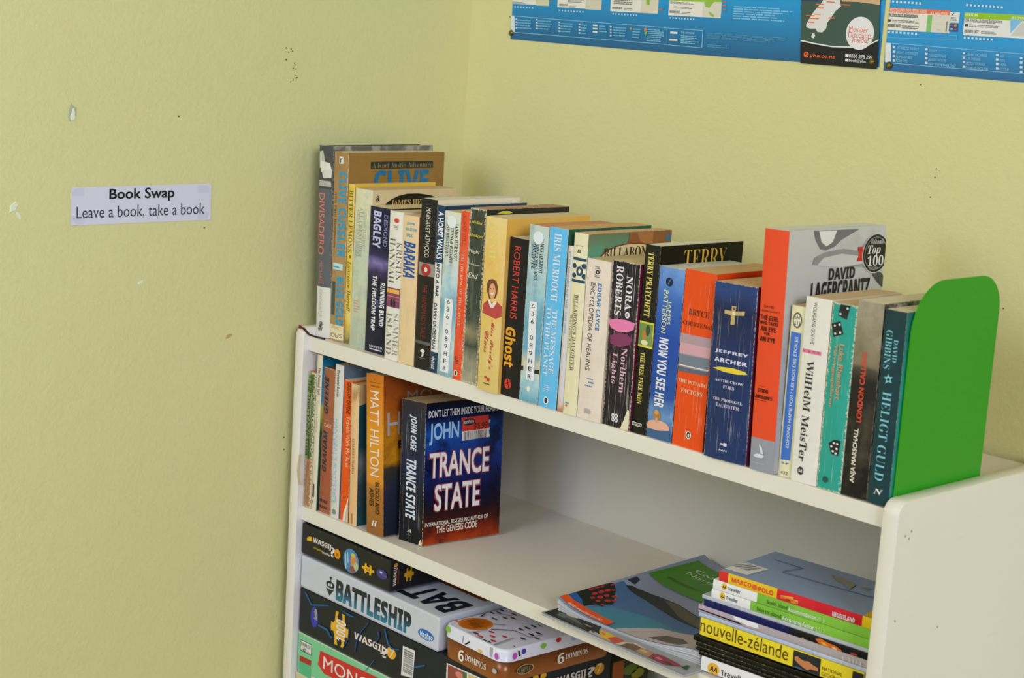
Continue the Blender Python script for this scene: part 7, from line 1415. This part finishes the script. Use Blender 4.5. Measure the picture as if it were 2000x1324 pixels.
# magazines lying on the middle shelf
def magazine(it, label, covm, seed, group):
    rnd = random.Random(seed); w,h,d = it['w'],it['h'],it['d']; r = thing('magazine', label, 'magazine', it['loc'], it.get('rz',0), 0, group)
    n = max(3,int(h/.0006)); zt = h-.00025; cf = it.get('curl'); lowf = it.get('lowf',.6)
    def sheet(name, x0,x1,y0,y1,z0,z1, m):
        def fn(x,y,z,i,j,k):
            q = z/h; return (x,y,z+(curl(cf,x)*(lowf+(1-lowf)*q) if cf else 0))
        return slab(name,x0,x1,y0,y1,z0,z1,20 if cf else 1,1,1,fn,m,r,'T')
    ex = int((curl(cf,w)*(1-lowf) if cf else 0)/.0012)
    for j in range(n+ex):
        z0 = zt*j/(n+ex); dx = rnd.uniform(-.0012,.0008); dy = rnd.uniform(-.0006,.0010)
        sheet('page_section',.0004,w+dx-.0006,.0006+dy,d-.001,z0,z0+zt/(n+ex)*.8,solid(rnd.choice(('#c4c4c0','#b4b4b2','#d0d0cc','#a8a8a8')),.6))
    sheet('front_cover',0,w,0,d,zt,h,covm); sheet('back_cover',0,w,0,d,-.0001,.0001,solid('#b8b8b8',.4))
    for i,dd in enumerate(it.get('dec',[])): decal(it,r,i,dd,0)
    return r
G = 'magazines lying on the middle shelf'
lm = PR['lowmag']; lm['clip'] = {'T':[((lm['w']-.001,0,0),(1,0,0)),((0,.001,0),(0,-1,0)),((0,lm['d']-.001,0),(0,1,0)),((.001,0,0),(-1,0,0))]}
magazine(lm,'magazine with tree and flower photos overhanging the shelf edge, lowest of the pile',plain_mat('grey_cover','#9a9a98',.3,30,'#8c8c8c',.5),1,G)
tm = PR['topmag']; tm['lowf'] = .72; tm['clip'] = {'T':[((tm['w']-.0005,0,0),(1,0,0)),((0,.0005,0),(0,-1,0)),((0,tm['d']-.0005,0),(0,1,0)),((.0005,0,0),(-1,0,0))]}
magazine(dict(w=.196,h=.0009,d=.256,loc=(.4698,.0008,ZM+.0037),rz=.052,curl=(.0044,.019,.0035,.10,.08),lowf=.05),'magazine in the curled pile, second from the bottom, two below the beach cover',solid('#a8aaae',.35),2,G)
magazine(dict(w=.196,h=.0008,d=.256,loc=(.4697,.0004,ZM+.0047),rz=.049,curl=(.0078,.019,.0070,.10,.08),lowf=.55),'magazine directly beneath the beach cover magazine',solid('#c4c6c8',.35),3,G)
magazine(tm,'magazine with turquoise beach cover, orange strip and green corner, on top of the pile',plain_mat('sea_cover','#8c94a8',.25,20,'#7c88a0',.5),4,G)

# sign and posters
sg = PR['sign']; so = thing('paper_sign','small white paper strip with black heading, taped to the left wall','sign',sg['loc'])
def sign_sheet():
    vs,fs = [],[]; n = 16
    for j in range(n+1):
        y = sg['d']*j/n; lz = .0012*j/n
        for q in range(3):
            z = sg['h']*q/2-.0014+.0034*j/n*1.0*0+ (lz if q else lz*.2); c = min(j,n-j)/n
            vs.append((.0003+.0004*(1-min(1,c*6)) if q != 1 else .0003, y, z))
    for j in range(n):
        for q in range(2): fs.append((j*3+q,(j+1)*3+q,(j+1)*3+q+1,j*3+q+1))
    return vs,fs
vs,fs = sign_sheet(); mesh_obj('paper_strip',vs,fs,plain_mat('white_paper','#cdccd8',.7),so)
sg['w'] = .0004
for i,dd in enumerate(sg['dec']): decal(sg,so,i,dd,0)
for y,z in ((.004,.036),(.004,.004),(.170,.036),(.170,.004)): box('sticky_tape',(.00045,.0006,y-.003,y+.012,z-.004,z+.005),plain_mat('clear_tape','#c4c4d2',.15),so)
def poster(key, label):
    it = PR[key]; it['flat'] = 1; w,h = it['w'],it['h']; r = thing('poster', label, 'poster', it['loc'], 0, 0, 'travel posters on the back wall')
    k = N('poster_blue'); tc = k.n('ShaderNodeTexCoord'); sp = k.n('ShaderNodeSeparateXYZ'); k.link(tc.outputs['Object'],sp.inputs[0])
    rp = k.n('ShaderNodeValToRGB'); rp.color_ramp.elements[0].color = C('#1d5c86' if key == 'poster1' else '#1a5c8c'); rp.color_ramp.elements[1].color = C('#188ec8'); rp.color_ramp.elements[1].position = .8 if key == 'poster1' else .45
    k.link(k.math('DIVIDE',sp.outputs[2],.075),rp.inputs[0]); k.link(rp.outputs[0],k.b.inputs['Base Color']); k.b.inputs['Roughness'].default_value = .3
    vs,fs = [],[]; nx = 24
    for j in range(nx+1):
        x = w*j/nx; sag = .0016*math.sin(math.pi*j/nx)
        for q in range(9):
            z = h*q/8 - (sag if q == 0 else 0); vs.append((x,-.0001-.0012*abs(math.sin(math.pi*j/nx*2))*(1-q/8)*0,z))
    for j in range(nx):
        for q in range(8): fs.append((j*9+q,(j+1)*9+q,(j+1)*9+q+1,j*9+q+1))
    sh = mesh_obj('sheet',vs,fs,k.m,r)
    it['clip'] = {'F':[((w,0,0),(1,0,0)),((0,0,0),(-1,0,0)),((0,h,0),(0,1,0)),((0,-.002,0),(0,-1,0))]}
    for i,dd in enumerate(it['dec']): decal(it,r,i,dd,0)
    return r
P1 = poster('poster1','wide blue poster with a white island map and black panel at its right end')
P2 = poster('poster2','blue poster with orange and green headed cards, cut by the right edge')
def pin(x,z,lab):
    o = thing('push_pin',lab,'pin',(x,.2752,z)); m = plain_mat('aged_brass','#7c6c3c',.3,400,'#3c3c2c',.6,0,200,.5,.8)
    bm = bmesh.new(); bmesh.ops.create_uvsphere(bm, u_segments=16, v_segments=8, radius=.0042)
    for v in bm.verts:
        v.co.y *= .62
    from_bm('pin_head',bm,m,o,True)
pin(.0425,.3885,"brass pin at the left poster's bottom left corner"); pin(.6115,.3855,"brass pin at the left poster's bottom right corner"); pin(.6335,.3832,"brass pin at the right poster's bottom left corner")
